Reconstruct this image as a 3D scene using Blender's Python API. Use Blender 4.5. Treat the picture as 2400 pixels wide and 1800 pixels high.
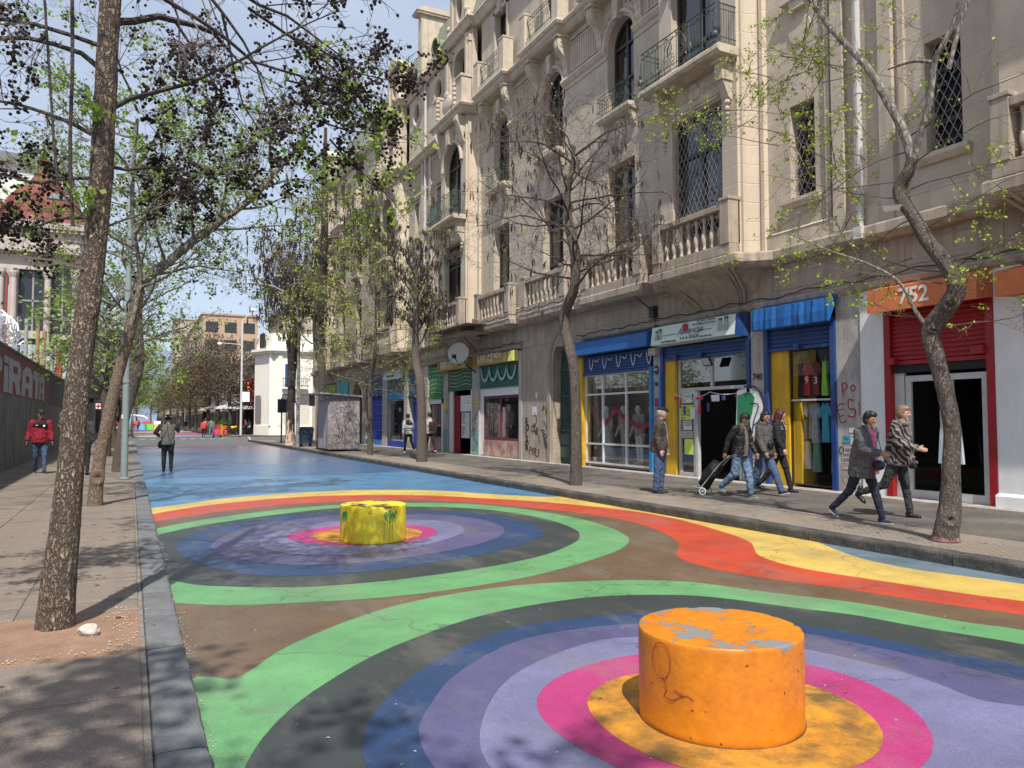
import bpy, bmesh, math, random
from mathutils import Vector, Matrix, noise
from mathutils.geometry import tessellate_polygon
R = math.radians
for o in list(bpy.data.objects): bpy.data.objects.remove(o)
S = bpy.context.scene
# ---------------- camera, sky, sun, exposure ----------------
cam = bpy.data.cameras.new('camera'); co = bpy.data.objects.new('camera', cam); S.collection.objects.link(co)
cam.sensor_fit = 'HORIZONTAL'; cam.sensor_width = 36; cam.lens = 36 * 1800 / 2400
cam.clip_end = 6000; cam.clip_start = 0.1
co.location = (0, 0, 1.6); co.rotation_euler = (R(90 + 2.7354), 0, R(-26.4116))
S.camera = co
w = bpy.data.worlds.new('World'); S.world = w; w.use_nodes = True
nt = w.node_tree; nt.nodes.clear()
sky = nt.nodes.new('ShaderNodeTexSky'); sky.sky_type = 'NISHITA'; sky.sun_disc = False
SUN_EL, SUN_AZ = 54.0, 18.0      # light travels towards +Y, a little to +X
sky.sun_elevation = R(SUN_EL); sky.sun_rotation = R(180 + SUN_AZ)
sky.air_density = 1.0; sky.dust_density = 1.0; sky.ozone_density = 1.5
bg = nt.nodes.new('ShaderNodeBackground'); bg.inputs[1].default_value = 0.12
wo = nt.nodes.new('ShaderNodeOutputWorld')
tcw = nt.nodes.new('ShaderNodeTexCoord'); nzw = nt.nodes.new('ShaderNodeTexNoise'); nzw.inputs['Scale'].default_value = 2.2; nzw.inputs['Detail'].default_value = 6; nzw.inputs['Roughness'].default_value = .55
mpw = nt.nodes.new('ShaderNodeMapping'); mpw.inputs['Scale'].default_value = (1,1,2.5); nt.links.new(tcw.outputs['Generated'], mpw.inputs[0]); nt.links.new(mpw.outputs[0], nzw.inputs['Vector'])
mrw = nt.nodes.new('ShaderNodeMapRange'); mrw.inputs[1].default_value = .35; mrw.inputs[2].default_value = .75; mrw.inputs[3].default_value = .42; mrw.inputs[4].default_value = .75; nt.links.new(nzw.outputs[0], mrw.inputs[0])
mxw = nt.nodes.new('ShaderNodeMixRGB'); mxw.inputs[2].default_value = (5.6,6.2,7.4,1)      # thin veil of high cloud
nt.links.new(mrw.outputs[0], mxw.inputs[0]); nt.links.new(sky.outputs[0], mxw.inputs[1]); nt.links.new(mxw.outputs[0], bg.inputs[0]); nt.links.new(bg.outputs[0], wo.inputs[0])
sl = bpy.data.lights.new('sun', 'SUN'); sl.energy = 5.0; sl.angle = R(0.6); sl.color = (1.0, 0.95, 0.87)
so = bpy.data.objects.new('sun', sl); S.collection.objects.link(so)
dv = Vector((math.sin(R(SUN_AZ)) * math.cos(R(SUN_EL)), math.cos(R(SUN_AZ)) * math.cos(R(SUN_EL)), -math.sin(R(SUN_EL))))
so.rotation_euler = dv.to_track_quat('-Z', 'Y').to_euler()
S.view_settings.view_transform = 'Standard'; S.view_settings.look = 'None'
S.view_settings.gamma = 1.0; S.view_settings.exposure = 0.22; S.view_settings.use_curve_mapping = False
S.render.engine = 'CYCLES'

# ---------------- helpers ----------------
RND = random.Random(7)
def link(o): S.collection.objects.link(o); return o
def tag(o, label=None, cat=None, group=None, kind=None):
    if label: o['label'] = label
    if cat: o['category'] = cat
    if group: o['group'] = group
    if kind: o['kind'] = kind
    return o
def thing(name, label, cat, loc=(0, 0, 0), rz=0, group=None):
    o = bpy.data.objects.new(name, None); link(o); o.location = loc; o.rotation_euler = (0, 0, rz)
    o.empty_display_size = 0.1
    return tag(o, label, cat, group)
class MB:
    def __init__(s): s.v = []; s.f = []
    def add(s, vs, fs):
        n = len(s.v); s.v.extend(vs); s.f.extend([tuple(i + n for i in f) for f in fs]); return s
    def box(s, x0, x1, y0, y1, z0, z1):
        if x0 > x1: x0, x1 = x1, x0
        if y0 > y1: y0, y1 = y1, y0
        if z0 > z1: z0, z1 = z1, z0
        return s.add([(x0,y0,z0),(x1,y0,z0),(x1,y1,z0),(x0,y1,z0),(x0,y0,z1),(x1,y0,z1),(x1,y1,z1),(x0,y1,z1)],
            [(0,3,2,1),(4,5,6,7),(0,1,5,4),(1,2,6,5),(2,3,7,6),(3,0,4,7)])
    def quad(s, a, b, c, d): return s.add([a,b,c,d], [(0,1,2,3)])
    def prism_y(s, pts, y0, y1):      # profile in (x,z), extruded along Y, closed
        n = len(pts); vs = [(x,y0,z) for x,z in pts] + [(x,y1,z) for x,z in pts]
        return s.add(vs, [(i,(i+1)%n,n+(i+1)%n,n+i) for i in range(n)] + [tuple(range(n)), tuple(range(2*n-1,n-1,-1))])
    def prism_x(s, pts, x0, x1):      # profile in (y,z)
        n = len(pts); vs = [(x0,y,z) for y,z in pts] + [(x1,y,z) for y,z in pts]
        return s.add(vs, [(i,(i+1)%n,n+(i+1)%n,n+i) for i in range(n)] + [tuple(range(n)), tuple(range(2*n-1,n-1,-1))])
    def prism_z(s, pts, z0, z1):
        n = len(pts); vs = [(x,y,z0) for x,y in pts] + [(x,y,z1) for x,y in pts]
        return s.add(vs, [(i,(i+1)%n,n+(i+1)%n,n+i) for i in range(n)] + [tuple(range(n)), tuple(range(2*n-1,n-1,-1))])
    def ribbon_z(s, pts, z0, z1):     # open footprint polyline as a vertical wall
        n = len(pts); vs = [(x,y,z0) for x,y in pts] + [(x,y,z1) for x,y in pts]
        return s.add(vs, [(i,i+1,n+i+1,n+i) for i in range(n-1)])
    def lathe(s, prof, c=(0,0,0), n=12, caps=True):
        vs = []; m = len(prof)
        for r, z in prof:
            for k in range(n):
                a = 2*math.pi*k/n; vs.append((c[0]+r*math.cos(a), c[1]+r*math.sin(a), c[2]+z))
        fs = [(j*n+k, j*n+(k+1)%n, (j+1)*n+(k+1)%n, (j+1)*n+k) for j in range(m-1) for k in range(n)]
        if caps: fs += [tuple(range(n-1,-1,-1)), tuple((m-1)*n+k for k in range(n))]
        return s.add(vs, fs)
    def tube(s, pts, rad, n=6, caps=True, close=False):
        pts = [Vector(p) for p in pts]; m = len(pts)
        if m < 2: return s
        if not hasattr(rad, '__len__'): rad = [rad]*m
        t0 = (pts[1]-pts[0])
        if t0.length < 1e-9: return s
        t0.normalize()
        up = Vector((0,0,1)) if abs(t0.z) < .9 else Vector((1,0,0))
        u = t0.cross(up).normalized(); vs = []
        for i, p in enumerate(pts):
            a = pts[max(i-1,0)]; b = pts[min(i+1,m-1)]; t = (b-a)
            if t.length < 1e-9: t = t0.copy()
            t.normalize(); u = (u - t*u.dot(t))
            if u.length < 1e-6: u = t.orthogonal()
            u.normalize(); q = t.cross(u); r = rad[i]
            for k in range(n):
                c = math.cos(2*math.pi*k/n)*r; d = math.sin(2*math.pi*k/n)*r
                vs.append((p.x+u.x*c+q.x*d, p.y+u.y*c+q.y*d, p.z+u.z*c+q.z*d))
        fs = [(j*n+k, j*n+(k+1)%n, (j+1)*n+(k+1)%n, (j+1)*n+k) for j in range(m-1) for k in range(n)]
        if caps and n > 2: fs += [tuple(range(n-1,-1,-1)), tuple((m-1)*n+k for k in range(n))]
        return s.add(vs, fs)
    def ball(s, c, r, n=8, m=5, sc=(1,1,1)):
        vs = []; 
        for j in range(m+1):
            a = math.pi*j/m
            for k in range(n):
                b = 2*math.pi*k/n
                vs.append((c[0]+sc[0]*r*math.sin(a)*math.cos(b), c[1]+sc[1]*r*math.sin(a)*math.sin(b), c[2]+sc[2]*r*math.cos(a)))
        return s.add(vs, [(j*n+k,(j+1)*n+k,(j+1)*n+(k+1)%n,j*n+(k+1)%n) for j in range(m) for k in range(n)])
    def octa(s, c, r):
        x,y,z = c
        return s.add([(x+r,y,z),(x-r,y,z),(x,y+r,z),(x,y-r,z),(x,y,z+r),(x,y,z-r)],
            [(0,2,4),(2,1,4),(1,3,4),(3,0,4),(2,0,5),(1,2,5),(3,1,5),(0,3,5)])
    def build(s, name, m, parent=None, smooth=False, loc=None, merge=False):
        me = bpy.data.meshes.new(name); me.from_pydata([tuple(v) for v in s.v], [], s.f)
        if merge or smooth:
            b = bmesh.new(); b.from_mesh(me); bmesh.ops.remove_doubles(b, verts=b.verts, dist=1e-5)
            bmesh.ops.recalc_face_normals(b, faces=b.faces); b.to_mesh(me); b.free()
        if isinstance(m, (list, tuple)):
            for q in m: me.materials.append(q)
        else: me.materials.append(m)
        if smooth:
            for p in me.polygons: p.use_smooth = True
        me.update()
        o = bpy.data.objects.new(name, me); link(o)
        if parent: o.parent = parent
        if loc: o.location = loc
        return o
def split_build(mb, name, m, parent):      # one object per separate piece
    par = list(range(len(mb.v)))
    def fd(i):
        while par[i] != i: par[i] = par[par[i]]; i = par[i]
        return i
    for f in mb.f:
        for q in f[1:]: par[fd(q)] = fd(f[0])
    gr = {}
    for f in mb.f: gr.setdefault(fd(f[0]), []).append(f)
    for fs in gr.values():
        ids = sorted({i for f in fs for i in f}); mp = {v:i for i,v in enumerate(ids)}; n = MB(); n.v = [mb.v[i] for i in ids]; n.f = [tuple(mp[i] for i in f) for f in fs]; o = n.build(name, m, parent)
    return o
def inst(src, name=None, parent=None, loc=None, rot=None, scale=None):
    c = bpy.data.objects.new(name or src.name.split('.')[0], src.data); link(c)
    for k in ('label','kind','category','group'):
        if k in src.keys() and k != 'label': c[k] = src[k]
    if parent is not None: c.parent = parent
    if loc is not None: c.location = loc
    if rot is not None: c.rotation_euler = rot
    if scale is not None: c.scale = scale
    return c
def copy_tree(o, parent=None):
    c = o.copy(); link(c); c.parent = parent
    for ch in list(o.children): copy_tree(ch, c)
    return c
def bevel(o, wd=0.01, seg=2, ang=40):
    m = o.modifiers.new('bevel', 'BEVEL'); m.width = wd; m.segments = seg; m.limit_method = 'ANGLE'; m.angle_limit = R(ang); return o
def cr(pts, n=6, closed=False):      # catmull-rom
    P = [Vector(p) for p in pts]; out = []; m = len(P)
    rng = range(m) if closed else range(m-1)
    for i in rng:
        if closed: a,b,c,d = P[(i-1)%m],P[i],P[(i+1)%m],P[(i+2)%m]
        else: a,b,c,d = P[max(i-1,0)],P[i],P[i+1],P[min(i+2,m-1)]
        for k in range(n):
            t = k/n; out.append(0.5*((2*b)+(c-a)*t+(2*a-5*b+4*c-d)*t*t+(3*b-a-3*c+d)*t*t*t))
    if not closed: out.append(P[-1])
    return out

# ---------------- materials ----------------
def mat(name, col, rough=0.8, n1=(6, 0.15), n2=(60, 0.1), bump=0.2, bscale=80, col2=None, c2scale=3, c2amt=0.5, metal=0.0, spec=0.5, wear=None, coord='Object', bdist=0.01, streak=None, lines=None):
    m = bpy.data.materials.new(name); m.use_nodes = True; t = m.node_tree; N = t.nodes; L = t.links
    b = N['Principled BSDF']; b.inputs['Roughness'].default_value = rough; b.inputs['Metallic'].default_value = metal
    b.inputs['Specular IOR Level'].default_value = spec
    tc = N.new('ShaderNodeTexCoord')
    if coord == 'World':
        g = N.new('ShaderNodeNewGeometry'); src = g.outputs['Position']
    else: src = tc.outputs['Object']
    def ns(scale, detail=4, rough_=0.6, vec=None):
        n = N.new('ShaderNodeTexNoise'); n.inputs['Scale'].default_value = scale; n.inputs['Detail'].default_value = detail
        n.inputs['Roughness'].default_value = rough_; L.new(vec or src, n.inputs['Vector']); return n
    rgb = N.new('ShaderNodeRGB'); rgb.outputs[0].default_value = (*col, 1); cur = rgb.outputs[0]
    if col2:
        n = ns(c2scale, 5, .65); r = N.new('ShaderNodeValToRGB'); r.color_ramp.elements[0].position = .5-.12; r.color_ramp.elements[1].position = .5+.14
        r.color_ramp.elements[0].color = (0,0,0,1); r.color_ramp.elements[1].color = (c2amt,)*3+(1,)
        L.new(n.outputs[0], r.inputs[0]); mx = N.new('ShaderNodeMixRGB'); mx.inputs[2].default_value = (*col2, 1)
        L.new(r.outputs[0], mx.inputs[0]); L.new(cur, mx.inputs[1]); cur = mx.outputs[0]
    for sc, am in (n1, n2):
        if am <= 0: continue
        n = ns(sc); mr = N.new('ShaderNodeMapRange'); mr.inputs[1].default_value = .25; mr.inputs[2].default_value = .75
        mr.inputs[3].default_value = 1-am; mr.inputs[4].default_value = 1+am
        L.new(n.outputs[0], mr.inputs[0]); mx = N.new('ShaderNodeMixRGB'); mx.blend_type = 'MULTIPLY'; mx.inputs[0].default_value = 1
        L.new(cur, mx.inputs[1]); L.new(mr.outputs[0], mx.inputs[2]); cur = mx.outputs[0]
    if streak:                      # vertical dirt streaks: (scale, amount)
        mp = N.new('ShaderNodeMapping'); mp.inputs['Scale'].default_value = (1,1,.12); L.new(src, mp.inputs[0])
        n = ns(streak[0], 4, .6, mp.outputs[0]); mr = N.new('ShaderNodeMapRange'); mr.inputs[1].default_value = .42; mr.inputs[2].default_value = .7
        mr.inputs[3].default_value = 0; mr.inputs[4].default_value = streak[1]; L.new(n.outputs[0], mr.inputs[0])
        mx = N.new('ShaderNodeMixRGB'); mx.inputs[2].default_value = (*(streak[2] if len(streak) > 2 else (.05,.045,.04)),1)
        L.new(mr.outputs[0], mx.inputs[0]); L.new(cur, mx.inputs[1]); cur = mx.outputs[0]
    if wear:                        # (colour, scale, threshold) chips
        n = ns(wear[1], 6, .7); mr = N.new('ShaderNodeMapRange'); mr.inputs[1].default_value = wear[2]; mr.inputs[2].default_value = wear[2]+.02
        L.new(n.outputs[0], mr.inputs[0]); mx = N.new('ShaderNodeMixRGB'); mx.inputs[2].default_value = (*wear[0],1)
        L.new(mr.outputs[0], mx.inputs[0]); L.new(cur, mx.inputs[1]); cur = mx.outputs[0]
    L.new(cur, b.inputs['Base Color'])
    bh = None
    if bump > 0:
        n = ns(bscale, 3); bh = n.outputs[0]
        bp = N.new('ShaderNodeBump'); bp.inputs['Strength'].default_value = bump; bp.inputs['Distance'].default_value = bdist
        L.new(bh, bp.inputs['Height']); nrm = bp.outputs[0]
        if lines:                   # scored courses: (spacing, offset, width)
            sx = N.new('ShaderNodeSeparateXYZ'); L.new(src, sx.inputs[0])
            a = N.new('ShaderNodeMath'); a.operation = 'PINGPONG'; a.inputs[1].default_value = lines[0]/2
            ad = N.new('ShaderNodeMath'); ad.operation = 'ADD'; ad.inputs[1].default_value = lines[1]
            L.new(sx.outputs[2], ad.inputs[0]); L.new(ad.outputs[0], a.inputs[0])
            mr = N.new('ShaderNodeMapRange'); mr.inputs[1].default_value = 0; mr.inputs[2].default_value = lines[2]; L.new(a.outputs[0], mr.inputs[0])
            b2 = N.new('ShaderNodeBump'); b2.inputs['Strength'].default_value = .5; b2.inputs['Distance'].default_value = .02
            L.new(mr.outputs[0], b2.inputs['Height']); L.new(nrm, b2.inputs['Normal']); nrm = b2.outputs[0]
            mr2 = N.new('ShaderNodeMapRange'); mr2.inputs[1].default_value = 0; mr2.inputs[2].default_value = lines[2]; mr2.inputs[3].default_value = 1.1; mr2.inputs[4].default_value = 1
            L.new(a.outputs[0], mr2.inputs[0]); mx = N.new('ShaderNodeMixRGB'); mx.blend_type = 'MULTIPLY'; mx.inputs[0].default_value = 1
            L.new(cur, mx.inputs[1]); L.new(mr2.outputs[0], mx.inputs[2]); L.new(mx.outputs[0], b.inputs['Base Color'])
        L.new(nrm, b.inputs['Normal'])
    return m
def plain(name, col, rough=.7, **k): return mat(name, col, rough, n1=(5,.12), n2=(40,.06), bump=.08, **k)
def glassmat(name, tint=(.9,.95,.95), refl=.08, rf=.5):
    m = bpy.data.materials.new(name); m.use_nodes = True; t = m.node_tree; t.nodes.clear(); N = t.nodes
    o = N.new('ShaderNodeOutputMaterial'); mx = N.new('ShaderNodeMixShader'); tr = N.new('ShaderNodeBsdfTransparent'); gl = N.new('ShaderNodeBsdfGlossy')
    tr.inputs[0].default_value = (*tint,1); mlt = N.new('ShaderNodeMath'); mlt.operation = 'MULTIPLY'; mlt.inputs[1].default_value = rf; gl.inputs['Roughness'].default_value = .02
    fr = N.new('ShaderNodeFresnel'); fr.inputs[0].default_value = 1.35; ad = N.new('ShaderNodeMath'); ad.operation = 'ADD'; ad.inputs[1].default_value = refl; 
    t.links.new(fr.outputs[0], ad.inputs[0]); t.links.new(ad.outputs[0], mlt.inputs[0]); t.links.new(mlt.outputs[0], mx.inputs[0]); t.links.new(tr.outputs[0], mx.inputs[1]); t.links.new(gl.outputs[0], mx.inputs[2])
    t.links.new(mx.outputs[0], o.inputs[0]); return m
def barkmat(name, c1, c2, scale=14, bump=.9, low=None):
    m = bpy.data.materials.new(name); m.use_nodes = True; t = m.node_tree; N = t.nodes; L = t.links; b = N['Principled BSDF']
    b.inputs['Roughness'].default_value = .9
    tc = N.new('ShaderNodeTexCoord'); mp = N.new('ShaderNodeMapping'); mp.inputs['Scale'].default_value = (1,1,.42); L.new(tc.outputs['Object'], mp.inputs[0])
    v = N.new('ShaderNodeTexVoronoi'); v.feature = 'DISTANCE_TO_EDGE'; v.inputs['Scale'].default_value = scale; 
    n = N.new('ShaderNodeTexNoise'); n.inputs['Scale'].default_value = scale*.8; n.inputs['Detail'].default_value = 5; L.new(mp.outputs[0], n.inputs['Vector'])
    mv = N.new('ShaderNodeMixRGB'); mv.inputs[0].default_value = .10; L.new(mp.outputs[0], mv.inputs[1]); L.new(n.outputs[1], mv.inputs[2]); L.new(mv.outputs[0], v.inputs['Vector'])
    r = N.new('ShaderNodeMapRange'); r.inputs[1].default_value = -.04; r.inputs[2].default_value = .38; L.new(v.outputs['Distance'], r.inputs[0])
    mx = N.new('ShaderNodeMixRGB'); mx.inputs[1].default_value = (*c1,1); mx.inputs[2].default_value = (*c2,1); L.new(r.outputs[0], mx.inputs[0])
    m2 = N.new('ShaderNodeMixRGB'); m2.blend_type = 'MULTIPLY'; m2.inputs[0].default_value = .5; L.new(mx.outputs[0], m2.inputs[1]); L.new(n.outputs[0], m2.inputs[2])
    m3 = N.new('ShaderNodeMixRGB'); m3.blend_type = 'ADD'; m3.inputs[0].default_value = .12; L.new(m2.outputs[0], m3.inputs[1]); L.new(mx.outputs[0], m3.inputs[2])
    L.new(m3.outputs[0], b.inputs['Base Color'])
    bp = N.new('ShaderNodeBump'); bp.inputs['Strength'].default_value = bump; bp.inputs['Distance'].default_value = .02; L.new(r.outputs[0], bp.inputs['Height'])
    b2 = N.new('ShaderNodeBump'); b2.inputs['Strength'].default_value = .5; b2.inputs['Distance'].default_value = .01; L.new(n.outputs[0], b2.inputs['Height']); L.new(bp.outputs[0], b2.inputs['Normal'])
    L.new(b2.outputs[0], b.inputs['Normal']); return m
def leafmat(name, c1, c2):
    m = bpy.data.materials.new(name); m.use_nodes = True; t = m.node_tree; N = t.nodes; L = t.links; b = N['Principled BSDF']
    b.inputs['Roughness'].default_value = .55
    g = N.new('ShaderNodeNewGeometry'); r = N.new('ShaderNodeValToRGB'); r.color_ramp.elements[0].color = (*c1,1); r.color_ramp.elements[1].color = (*c2,1)
    L.new(g.outputs['Random Per Island'], r.inputs[0]); L.new(r.outputs[0], b.inputs['Base Color'])
    tl = N.new('ShaderNodeBsdfTranslucent'); L.new(r.outputs[0], tl.inputs[0]); mx = N.new('ShaderNodeMixShader'); mx.inputs[0].default_value = .35
    L.new(b.outputs[0], mx.inputs[1]); L.new(tl.outputs[0], mx.inputs[2]); L.new(mx.outputs[0], N['Material Output'].inputs[0]); return m
def text(body, size, m, name='lettering', parent=None, loc=(0,0,0), face='-X', sx=1.0, off=0.0, ext=0.004, shear=0.0, align='LEFT', rot=0.0, sp=1.0):
    c = bpy.data.curves.new('t', 'FONT'); c.body = body; c.size = size; c.extrude = ext; c.offset = off; c.shear = shear; c.align_x = align; c.resolution_u = 3; c.space_character = sp
    t = bpy.data.objects.new('t', c); link(t); dg = bpy.context.evaluated_depsgraph_get(); me = bpy.data.meshes.new_from_object(t.evaluated_get(dg)); bpy.data.objects.remove(t); bpy.data.curves.remove(c)
    if face == '-X': M = Matrix(((0,0,-1),(-1,0,0),(0,1,0)))
    elif face == '+X': M = Matrix(((0,0,1),(1,0,0),(0,1,0)))
    else: M = Matrix(((1,0,0),(0,0,-1),(0,1,0)))
    M = M @ Matrix.Rotation(rot, 3, 'Z') @ Matrix.Diagonal((sx,1,1))
    me.transform(M.to_4x4()); me.materials.clear(); me.materials.append(m)
    o = bpy.data.objects.new(name, me); link(o); o.location = loc
    if parent: o.parent = parent
    return o
def stroke(mb, pts, wd, X, nrm=-1, smooth=5):   # painted stroke on a wall plane x=X, pts in (y,z)
    P = cr([(p[0],p[1],0) for p in pts], smooth) if len(pts) > 2 else [Vector((p[0],p[1],0)) for p in pts]
    n = len(P); vs = []
    for i in range(n):
        t = (P[min(i+1,n-1)]-P[max(i-1,0)]); t.normalize(); q = Vector((-t.y,t.x,0))*wd/2
        vs += [(X,P[i].x+q.x,P[i].y+q.y),(X,P[i].x-q.x,P[i].y-q.y)]
    mb.add(vs, [(2*i,2*i+1,2*i+3,2*i+2) for i in range(n-1)])

# palette
STONE = mat('stucco_stone', (.50,.42,.33), .9, n1=(1.2,.14), n2=(28,.10), bump=.45, bscale=70, col2=(.42,.355,.285), c2scale=.5, c2amt=.6, streak=(2.2,.22,(.20,.165,.14)), lines=(.44,.05,.012))
STONE_PLAIN = mat('carved_stone', (.52,.44,.345), .88, n1=(2.5,.15), n2=(40,.10), bump=.35, bscale=60, streak=(4,.32,(.14,.115,.095)))
STONE_DARK = mat('weathered_stone', (.38,.315,.25), .9, n1=(2,.2), n2=(35,.12), bump=.5, bscale=50, streak=(6,.5,(.09,.075,.06)))
BASE_ST = mat('ground_floor_stone', (.37,.305,.24), .9, n1=(1.5,.2), n2=(30,.12), bump=.4, bscale=60, streak=(5,.45,(.12,.1,.085)), lines=(.36,.1,.012))
CONC = mat('stained_concrete', (.42,.39,.36), .9, n1=(3,.2), n2=(40,.15), bump=.3, streak=(8,.5,(.17,.13,.12)), wear=((.55,.52,.5),7,.62))
WHITEP = mat('white_painted_wall', (.72,.72,.72), .7, n1=(2,.06), n2=(30,.05), bump=.15, streak=(5,.12,(.4,.38,.36)))
WOODDK = plain('dark_window_wood', (.035,.026,.025), .5)
IRON = plain('green_black_iron', (.045,.075,.062), .5)
IRON_BK = plain('black_iron', (.02,.02,.02), .5)
GLASS = glassmat('window_glass', (.55,.56,.56), .0, .17)
GLASS_SHOP = glassmat('shop_glass', (.9,.93,.93), .0, .3)
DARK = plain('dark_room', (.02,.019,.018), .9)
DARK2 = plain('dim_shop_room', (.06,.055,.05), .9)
CURTAIN = plain('net_curtain', (.35,.33,.32), .9)
BLUE = mat('blue_awning_cloth', (.012,.11,.36), .45, n1=(3,.2), n2=(20,.1), bump=.3, bscale=10, bdist=.03)
BLUED = mat('blue_painted_metal', (.012,.05,.2), .45, n1=(4,.25), n2=(30,.15), bump=.1, streak=(9,.35,(.10,.11,.14)), wear=((.2,.2,.22),22,.70))
BLUEL = mat('light_blue_post', (.03,.2,.45), .5, n1=(4,.15), n2=(30,.1), bump=.1)
YEL = mat('yellow_panel', (.68,.39,.01), .6, n1=(3,.15), n2=(30,.1), bump=.1, streak=(7,.4,(.25,.16,.04)))
ALU = plain('aluminium', (.48,.48,.47), .4)
REDP = mat('red_painted_metal', (.30,.006,.012), .4, n1=(4,.2), n2=(30,.1), bump=.08, streak=(8,.3,(.10,.03,.03)), wear=((.3,.2,.2),24,.73))
ORANGE_A = plain('orange_awning', (.52,.15,.05), .7)
WHITE = plain('white_paint', (.8,.8,.78), .6)
BLACKP = plain('black_spray', (.015,.015,.015), .6)
SLATE = mat('green_grey_slate', (.27,.30,.22), .8, n1=(3,.2), n2=(20,.15), bump=.3, bscale=30, lines=(.28,0,.03))
GREEND = plain('dark_green_door', (.015,.06,.055), .5)
# ---------------- ground ----------------
def gsheet(name, x0, x1, y0, y1, z, m, kind='structure', parent=None):
    mb = MB(); mb.quad((x0,y0,z),(x1,y0,z),(x1,y1,z),(x0,y1,z)); o = mb.build(name, m, parent)
    if kind: o['kind'] = kind
    return o
ASPH = mat('grey_asphalt', (.115,.115,.115), .85, n1=(.6,.18), n2=(90,.35), bump=.5, bscale=160, col2=(.08,.08,.08), c2scale=.35)
gsheet('ground', -900, 900, -60, 3000, -0.02, mat('city_ground', (.16,.15,.14), .95, n1=(.05,.2), n2=(2,.1), bump=.1))
gsheet('road', 0.36, 8.14, -12, 420, 0.0, ASPH)
gsheet('cross_road', -60, 70, 62.5, 79, -0.004, ASPH)
PAINT_ARGS = dict(rough=.46, n1=(1.1,.25), n2=(85,.26), bump=.35, bscale=140, bdist=.006)
def paint(name, col, dirt=.45, dscale=3.1, rough=.46):
    k = dict(PAINT_ARGS); k['rough'] = rough
    return mat(name, col, col2=tuple(c*.45+.03 for c in col), c2scale=dscale, c2amt=dirt, wear=((.45,.45,.42),48,.745), **k)
def worn(m):        # hairline cracks, dust and scuffed-through patches
    t = m.node_tree; N = t.nodes; L = t.links; b_ = N['Principled BSDF']; cur = b_.inputs['Base Color'].links[0].from_socket; tc = N.new('ShaderNodeTexCoord')
    nz = N.new('ShaderNodeTexNoise'); nz.inputs['Scale'].default_value = 3; nz.inputs['Detail'].default_value = 5; L.new(tc.outputs['Object'], nz.inputs['Vector'])
    mv = N.new('ShaderNodeMixRGB'); mv.inputs[0].default_value = .35; L.new(tc.outputs['Object'], mv.inputs[1]); L.new(nz.outputs[1], mv.inputs[2])
    v = N.new('ShaderNodeTexVoronoi'); v.feature = 'DISTANCE_TO_EDGE'; v.inputs['Scale'].default_value = .75; L.new(mv.outputs[0], v.inputs['Vector'])
    r = N.new('ShaderNodeMapRange'); r.inputs[1].default_value = .0; r.inputs[2].default_value = .006; r.inputs[3].default_value = .6; r.inputs[4].default_value = 0; L.new(v.outputs['Distance'], r.inputs[0])
    mx = N.new('ShaderNodeMixRGB'); mx.inputs[2].default_value = (.04,.04,.04,1); L.new(r.outputs[0], mx.inputs[0]); L.new(cur, mx.inputs[1]); cur = mx.outputs[0]
    for sc, lo, am, c_ in ((.9,.5,.3,(.20,.18,.15)),(7,.60,.5,(.11,.11,.105)),(24,.66,.55,(.05,.05,.05))):
        n = N.new('ShaderNodeTexNoise'); n.inputs['Scale'].default_value = sc; n.inputs['Detail'].default_value = 8; n.inputs['Roughness'].default_value = .72
        mp = N.new('ShaderNodeMapping'); mp.inputs['Scale'].default_value = (1.6,.7,1); mp.inputs['Location'].default_value = (sc,0,0); L.new(tc.outputs['Object'], mp.inputs[0]); L.new(mp.outputs[0], n.inputs['Vector'])
        q = N.new('ShaderNodeMapRange'); q.inputs[1].default_value = lo; q.inputs[2].default_value = lo+.12; q.inputs[4].default_value = am; L.new(n.outputs[0], q.inputs[0])
        mx = N.new('ShaderNodeMixRGB'); mx.inputs[2].default_value = (*c_,1); L.new(q.outputs[0], mx.inputs[0]); L.new(cur, mx.inputs[1]); cur = mx.outputs[0]
    L.new(cur, b_.inputs['Base Color']); return m
P_SKY = paint('light_blue_road_paint', (.08,.23,.40), .4, rough=.33); P_MID = paint('mid_blue_road_paint', (.055,.14,.29), .4, rough=.28)
P_VIO = paint('grey_violet_road_paint', (.085,.14,.25), .5, rough=.24); P_MAU = paint('mauve_road_paint', (.17,.11,.17), .5, rough=.24)
P_YEL = paint('yellow_road_paint', (.60,.42,.10), .25); P_RED = paint('red_road_paint', (.48,.06,.025), .2)
P_BRN = paint('brown_road_paint', (.14,.09,.05), .3); P_GRN = paint('mint_green_road_paint', (.125,.33,.13), .3)
P_BLK = paint('dark_green_grey_road_paint', (.038,.048,.046), .25); P_BLU = paint('deep_blue_road_paint', (.018,.05,.13), .3)
P_PUR = paint('violet_road_paint', (.09,.085,.185), .3); P_LIL = paint('lilac_road_paint', (.17,.17,.30), .35)
P_PNK = paint('pink_road_paint', (.42,.04,.17), .25); P_ORG = mat('orange_road_paint', (.62,.27,.02), .6, n1=(2,.15), n2=(60,.2), bump=.4, bscale=140, bdist=.006, col2=(.07,.055,.03), c2scale=3.2, c2amt=.85)
P_SLT = paint('slate_blue_road_paint', (.13,.19,.23), .5)
def clip(P, x0=.362, x1=8.138):
    return [(min(max(p[0],x0),x1), p[1]) for p in P]
layer = [0]
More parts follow.
